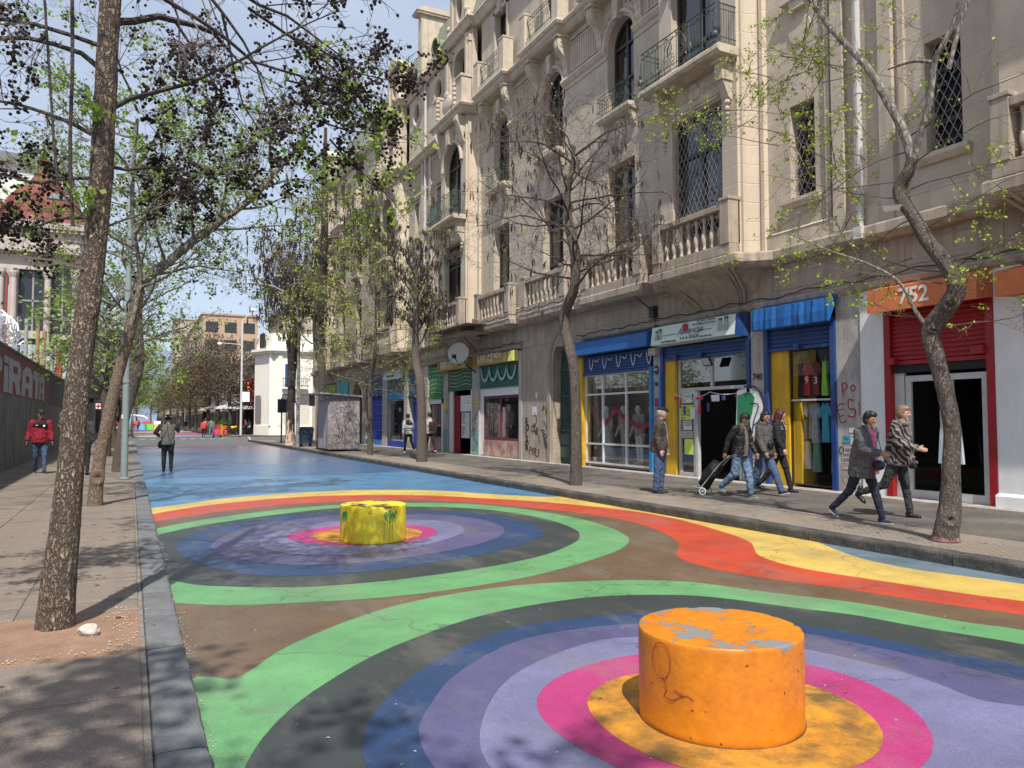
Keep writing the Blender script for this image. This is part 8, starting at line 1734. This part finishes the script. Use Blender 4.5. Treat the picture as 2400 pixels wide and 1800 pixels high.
mb.build('sunglasses', plain('red_lens', (.3,.03,.04), .2), r_)
bag_on(r_, up(.12*H,.11*H,-.03*H), (.05,.11,.09), BJK, 'crossbody_bag', [up(.30*H,.06*H,.09*H),up(.2*H,.11*H,.03*H),up(.12*H,.12*H,-.05*H)])
# black-clad woman
r_, d_ = person('woman in black with dark red hair and white-spotted shoulders beside the yellow panel', (12.05,11.85,.125), -62, 1.68, [(18,6,0),(-16,24,20)], [(-14,14,14,4),(12,14,16,4)], dict(top=add_check(cloth('black_top', (.012,.012,.014)), (.012,.012,.014), 4), legs=BLKC, hair='long', hairm=HAIR_R, hem=-.06, loose=1.1), lean=3, hyaw=40, group=G1)
up, H = d_['up'], d_['H']; mb = MB(); rg = random.Random(9)
for i in range(90):
    a = rg.uniform(0,6.28); z = rg.uniform(.26,.335)*H; k = 1-(max(0,z-.29*H)/(.06*H))*.5; mb.ball(tuple(up(z, .078*H*math.cos(a)*k*1.02, .112*H*math.sin(a)*k*1.02)), .006, 5, 3)
mb.build('white_spots', WHITE, r_)
# grey fleece woman
FLE = mat('grey_fleece', (.105,.105,.11), .95, n1=(22,.5), n2=(70,.4), bump=1, bscale=60, bdist=.02); MAG = cloth('magenta_top', (.22,.012,.11))
r_, d_ = person('dark-haired woman in grey fleece coat and magenta top striding with a navy bag', (9.62,7.83,.125), -84, 1.60, [(19,4,0),(-22,24,32)], [(-6,10,20,6),(28,8,50,10)], dict(top=FLE, front=MAG, frontw=.05, legs=NAVYC, hair='bob', skin=SK2, shoes=SHOE_N, sole=SOLE, hem=-.10, loose=1.3, belly=1.15, collar=1), lean=8, hpitch=10, group=G1)
up, H = d_['up'], d_['H']; bag_on(r_, up(.04*H,.17*H,-.02*H), (.09,.06,.075), plain('navy_leather', (.012,.014,.04), .4), 'handbag', [up(.28*H,.07*H,.08*H),up(.15*H,.13*H,.06*H),up(.06*H,.16*H,0)])
# zebra jacket woman
ZEB = add_check(cloth('black_brown_fur', (.02,.017,.016)), (.26,.22,.19), 5.5, mode='DIAGONAL'); KNIT = mat('grey_brown_knit', (.19,.16,.14), .95, n1=(30,.5), n2=(80,.3), bump=1, bscale=40, bdist=.02)
r_, d_ = person('short-haired woman in zebra-striped jacket and chunky scarf reaching forward', (10.55,7.95,.125), -72, 1.66, [(10,2,0),(-24,42,40)], [(2,10,18,4),(16,6,62,6)], dict(top=ZEB, legs=cloth('charcoal_jeans', (.03,.032,.035)), hair='bob', hairm=HAIR_BR, boot=1, hem=-.03, loose=1.34, belly=1.12, cuffm=KNIT), lean=5, hpitch=6, group=G1)
up, H, hc = d_['up'], d_['H'], d_['hc']; q = BM(); q.m.tube([tuple(up(.345*H,.058*H*math.cos(a)+.008*H,.062*H*math.sin(a))) for a in [i*math.pi/8 for i in range(17)]], .026*H, 8); q.cap(up(.33*H,.06*H,.0), up(.24*H,.085*H,.01), .03*H, .026*H); q.done('scarf', KNIT, r_, .012, 1)
q = BM(); q.m.tube([tuple(up(-.03*H,.088*H*math.cos(a),.107*H*math.sin(a))) for a in [i*math.pi/8 for i in range(17)]], .016*H, 8); q.m.build('waistband', KNIT, r_, smooth=True)
bag_on(r_, up(-.02*H,.10*H,.07*H), (.075,.04,.085), BJK, 'handbag', [up(.28*H,.05*H,.1*H),up(.1*H,.1*H,.09*H)])
# left: red jacket man
RJ = cloth('red_tracksuit_top', (.22,.008,.025)); r_, d_ = person('man in red and black sports jacket and jeans walking beside the painted wall', (-2.23,25.07,.125), -84, 1.72, [(14,4,0),(-10,16,10)], [(8,10,12,4),(-6,14,24,4)], dict(top=RJ, legs=DENIM, hair='short', hat=('cap',cloth('dark_green_cap', (.02,.025,.018))), shoes=SHOE_B, sole=SOLE, skin=SK2, loose=1.22, belly=1.15, collar=1, hem=-.02, cuffm=BLKC), w=1.08, lod=2, group='pedestrians on the left pavement')
up, H = d_['up'], d_['H']; q = BM(); q.loft([(up(.25*H,.012*H),.085*H,.118*H,d_['tl']),(up(.30*H,.008*H),.066*H,.112*H,d_['tl']),(up(.345*H,.004*H),.05*H,.06*H,d_['tl'])]); q.m.build('black_yoke', BLKC, r_, smooth=True); mb = MB(); mb.ball(tuple(up(.26*H,.096*H,.045*H)), .03, 8, 6, (.4,1,1.1)); mb.ball(tuple(up(.27*H,.094*H,-.055*H)), .018, 8, 6, (.4,1.8,.5)); mb.build('white_badge', WHITE, r_)
# figure half hidden between the trunks
person('person in dark grey clothes mostly hidden behind the thick trunk', (-1.12,24.0,.125), 90, 1.7, [(10,4,0),(-8,12,8)], [(6,8,10,4),(-6,8,10,4)], dict(top=cloth('dark_grey_coat', (.04,.04,.045)), legs=BLKC, hair='short'), lod=2, group='pedestrians on the left pavement')
# man in the road from behind
GJ = mat('grey_green_tweed', (.105,.105,.09), .95, n1=(5,.12), n2=(90,.2), bump=.6, bscale=40, bdist=.01); r_, d_ = person('man in grey-green jacket and banded dark hat seen from behind in the road', (1.08,26.6,.012), 88, 1.70, [(3,4,0),(-3,4,0)], [(-18,34,82,60),(50,20,110,18)], dict(top=GJ, legs=BLKC, hair='short', hairm=HAIR_B, hat=('brim',cloth('black_hat', (.015,.015,.015)),WHITE), loose=1.18, hem=-.05, legw=1.15), lean=1, hpitch=8, w=1.12, lod=2)
up, H = d_['up'], d_['H']; bag_on(r_, up(-.04*H,.0,.13*H), (.11,.07,.12), BJK, 'shoulder_bag', [up(.34*H,-.02*H,-.06*H),up(.2*H,-.085*H,.03*H),up(.02*H,-.05*H,.13*H)])
# two men walking away on the right pavement
SW = cloth('black_white_sweater', (.5,.5,.5)); r_, d_ = person('man in black and white striped sweater walking away past the mannequins', (11.3,33.3,.125), 96, 1.74, [(14,4,0),(-16,20,14)], [(-12,12,14,4),(14,12,14,4)], dict(top=SW, legs=BLKC, hair='short', shoes=plain('white_trainer', (.6,.6,.6)), loose=1.15), lod=2, group=G1)
up, H = d_['up'], d_['H']; q = BM(); q.loft([(up(.215*H),.083*H,.112*H,d_['tl']),(up(.25*H),.082*H,.121*H,d_['tl']),(up(.305*H),.066*H,.112*H,d_['tl']),(up(.35*H),.045*H,.05*H,d_['tl'])]); q.m.build('black_yoke', BLKC, r_, smooth=True)
for z in (.06,.11): q = BM(); q.loft([(up(z*H),.093*H,.112*H,d_['tl']),(up((z+.02)*H),.093*H,.112*H,d_['tl'])]); q.m.build('black_stripe', BLKC, r_, smooth=True)
HG = cloth('pale_grey_hoodie', (.40,.39,.37)); r_, d_ = person('man in pale grey hoodie with a dark red backpack walking away', (12.2,32.9,.125), 92, 1.80, [(16,4,0),(-14,18,12)], [(-10,18,26,8),(10,16,20,8)], dict(top=HG, legs=BLKC, hair='short', shoes=plain('white_trainer2', (.6,.6,.6)), loose=1.2, collar=1), lod=2, group=G1)
up, H = d_['up'], d_['H']; q = BM(); q.loft([(up(.06*H,-.12*H),.05*H,.085*H,d_['tl']),(up(.15*H,-.125*H),.055*H,.09*H,d_['tl']),(up(.27*H,-.11*H),.045*H,.075*H,d_['tl'])]); bp = q.done('backpack', cloth('dark_maroon_nylon', (.035,.015,.02)), r_, .018, 3)
# cyclist
cy = thing('bicycle', 'bicycle ridden across the far side of the crossing', 'bicycle', (-.9,70.6,.0), R(180)); 
for s in (-.52,.52):
    mb = MB(); mb.tube([(s+.33*math.cos(a),0,.34+.33*math.sin(a)) for a in [i*math.pi/10 for i in range(21)]], .02, 6, caps=False)
    for k in range(8): a = k*math.pi/4; mb.tube([(s,0,.34),(s+.32*math.cos(a),0,.34+.32*math.sin(a))], .004, 3)
    mb.build('wheel', IRON_BK, cy)
mb = MB(); [mb.tube(q, .018, 6) for q in ([(-.52,0,.34),(-.15,0,.85),(.42,0,.88),(.52,0,.34)],[(-.15,0,.9),(-.02,0,.32),(.42,0,.82)],[(-.52,0,.34),(-.02,0,.32)],[(.42,-.25,1.02),(.4,0,1.0),(.42,.25,1.02)],[(.42,0,.88),(.4,0,1.0)])]; mb.ball((-.17,0,.93),.09,8,5,(1.5,.8,.4)); mb.build('frame', plain('grey_bike', (.2,.2,.2)), cy)
r_, d_ = person('cyclist in red top and yellow helmet leaning over the handlebars', (-.75,70.6,.0), 180, 1.72, [(62,70,0),(30,60,0)], [(48,10,10,6),(48,10,10,6)], dict(top=cloth('red_black_jersey', (.3,.02,.03)), legs=cloth('pale_grey_leggings', (.35,.35,.36)), hat=('helmet',plain('yellow_helmet', (.75,.7,.03)))), lean=42, lod=3, hpitch=-25)
r_.location.z = .33
# distant people
def quick(label, x, y, hd, H, top, legs, ph=1, **k):
    return person(label, (x,y,.01 if x < 8 else .13), hd, H, [(14*ph,4,0),(-12*ph,16,10)], [(-10*ph,10,12,4),(10*ph,10,12,4)], dict(top=top, legs=legs, hair='short', loose=1.15, **k), lod=3, group='people far down the street')[0]
quick('woman in bright red sweater and black trousers crossing the far street', 6.2, 77.6, 80, 1.66, cloth('red_sweater', (.5,.05,.04)), BLKC)
quick('man in grey-green top beside the pushchair past the crossing', 6.9, 78.2, 80, 1.75, cloth('grey_green_top', (.12,.15,.14)), DENIM_L, -1)
st = thing('pushchair', 'pushchair with a pink and white blanket at the far crossing', 'pushchair', (7.35,77.0,.01)); mb = MB()
for sx,sy in ((-.3,-.2),(-.3,.2),(.3,-.2),(.3,.2)): mb.tube([(sx,sy-.02,.1),(sx,sy+.02,.1)], .1, 8)
mb.build('wheels', IRON_BK, st); q = BM(); q.loft([(V((0,0,.25)),.3,.2,Matrix.Identity(3)),(V((-.05,0,.55)),.3,.22,Matrix.Identity(3)),(V((-.15,0,.8)),.2,.22,Matrix.Identity(3))]); q.m.build('seat', plain('pink_blanket', (.6,.05,.15)), st); mb = MB(); mb.ball((.05,0,.5),.2,8,6,(1,.8,.7)); mb.build('blanket', WHITE, st); mb = MB(); mb.tube([(-.3,0,.3),(-.6,0,1.0)], .02, 5); mb.build('handle', IRON_BK, st)
quick('person in white shirt and hat with a cart beyond the red sweater', 8.2, 100, -100, 1.7, cloth('white_shirt', (.6,.6,.6)), BLKC, hat=('cap',WHITE)); quick('person in dark clothes beside the white-shirted one', 8.9, 102, -90, 1.7, BLKC, BLKC); quick('man in dark jacket and blue jeans walking towards us down the road', 7.0, 118, -90, 1.75, BJK, DENIM)
quick('stooped person in tan coat pushing a trolley on the far left', 1.2, 140, 90, 1.7, cloth('tan_coat', (.35,.24,.15)), BLKC); quick('person in patterned top by the far cafe wall', 11.3, 88, 180, 1.65, cloth('patterned_red', (.35,.08,.1)), BLKC); quick('person in pale blue top by the far cafe wall', 11.9, 89.5, 200, 1.7, cloth('pale_blue_top', (.3,.4,.45)), DENIM); quick('dark silhouette on the far left pavement', -1.2, 110, 90, 1.75, BLKC, BLKC)
# mannequins
MANM = plain('white_mannequin', (.7,.69,.66), .4); BEI = cloth('beige_suit', (.42,.37,.30)); SIL = mat('silver_sequins', (.42,.42,.40), .4, n1=(60,.6), n2=(90,.5), bump=.6, bscale=70); NVY = cloth('navy_suit', (.012,.015,.035))
def mannequin(label, x, y, hd, top, legs, dress=False, lod=2, z=.3, H=1.7, hair='none'):
    r_, d_ = person(label, (x,y,z), hd, H, [(2,2,0),(-2,2,0)], [(2,12,24,10),(2,12,24,10)], dict(top=top, legs=legs, hair=hair, skin=MANM, shoes=MANM, sole=MANM, loose=1.08 if not dress else .95), lod=lod, group='mannequins in the shop windows'); r_.name = 'mannequin'; r_['category'] = 'mannequin'
    for c in list(r_.children):
        if c.name.split('.')[0] in ('eye','eyebrow','mouth'): bpy.data.objects.remove(c)
    if dress: up = d_['up']; q = BM(); q.loft([(up(-.49*H),.13*H,.15*H,d_['tl']),(up(-.2*H),.10*H,.12*H,d_['tl']),(up(.02*H),.08*H,.095*H,d_['tl']),(up(.12*H),.065*H,.08*H,d_['tl'])]); q.m.build('skirt', top, r_, smooth=True)
    return r_
mannequin('mannequin in a long silver sequinned dress at the left of the display window', 13.6, 20.5, 180, SIL, SIL, True); mannequin('mannequin in beige suit in the middle of the display window', 13.65, 19.65, 180, BEI, BEI); mannequin('white mannequin in a short beige dress beside the beige suit', 13.7, 18.95, 185, BEI, MANM); mannequin('mannequin in navy suit at the right of the display window', 13.65, 18.2, 175, NVY, NVY)
mannequin('mannequin in a long salmon-pink gown in the maroon-framed window', 13.6, 28.3, 190, cloth('salmon_gown', (.55,.22,.15)), BEI, True, z=.5); mannequin('mannequin in grey suit beside the salmon gown', 13.7, 27.7, 190, cloth('grey_suit', (.14,.14,.15)), BLKC, z=.5)
mannequin('mannequin in dark suit with pale lapels in the far blue-based window', 13.6, 41.3, 200, NVY, DENIM, z=.5, H=1.8); mannequin('mannequin in a long brown evening dress in the far blue-based window', 13.6, 40.2, 200, cloth('brown_satin', (.14,.08,.05)), BLKC, True, z=.5)
# folded clothes and door-side garment
o = tag(MB().add([(0,0,0)],[]).build('x', BEI), 'x'); bpy.data.objects.remove(o)
mb = MB(); P = [(-.3,0),(.3,0),(.24,.75),(.1,.92),(-.1,.92),(-.24,.75)]; n = len(P); mb.prism_x([(8.62+a*.75, .85+b_*.8) for a,b_ in P], 12.80, 12.86); tag(mb.build('sleeveless_shirt', plain('pale_blue_linen', (.42,.47,.53))), 'pale grey-blue sleeveless top hanging at the white shop doorway', 'clothing')
mb = MB(); mb.tube([(12.83,8.62,1.58),(12.83,8.62,1.70),(13.05,8.62,1.72)], .008, 5); o = mb.build('hanger', ALU); o.parent = [q for q in S.objects if q.name == 'sleeveless_shirt'][0]
for k in range(5):
    mb = MB(); mb.box(13.4,13.9,25.6,26.5,.84+k*.07,.9+k*.07); tag(bevel(mb.build('folded_cloth', plain('folded_cloth_green', (.16,.17,.07) if k % 2 else (.3,.28,.2))), .02), ['lowest','second','third','fourth','top'][k]+' folded cloth of the pile in the maroon-framed window', 'folded cloth', 'pile of folded cloths')
# flowers on the display floor
fw_ = thing('sunflower_pot', 'small pot of sunflowers at the left foot of the display window', 'flower pot', (13.3,20.8,.3)); mb = MB(); mb.lathe([(.07,0),(.09,.15)], (0,0,0), 8); mb.build('pot', BPAP, fw_); mb = MB(); [mb.tube([(0,0,.1),(.03*k,.06*k,.42)], .006, 4) for k in (-1,0,1)]; mb.build('stems', plain('green_stem', (.05,.12,.03)), fw_); mb = MB(); [mb.ball((.03*k,.06*k,.45),.05,8,5,(.5,1,1)) for k in (-1,0,1)]; mb.build('flower_heads', YEL, fw_)
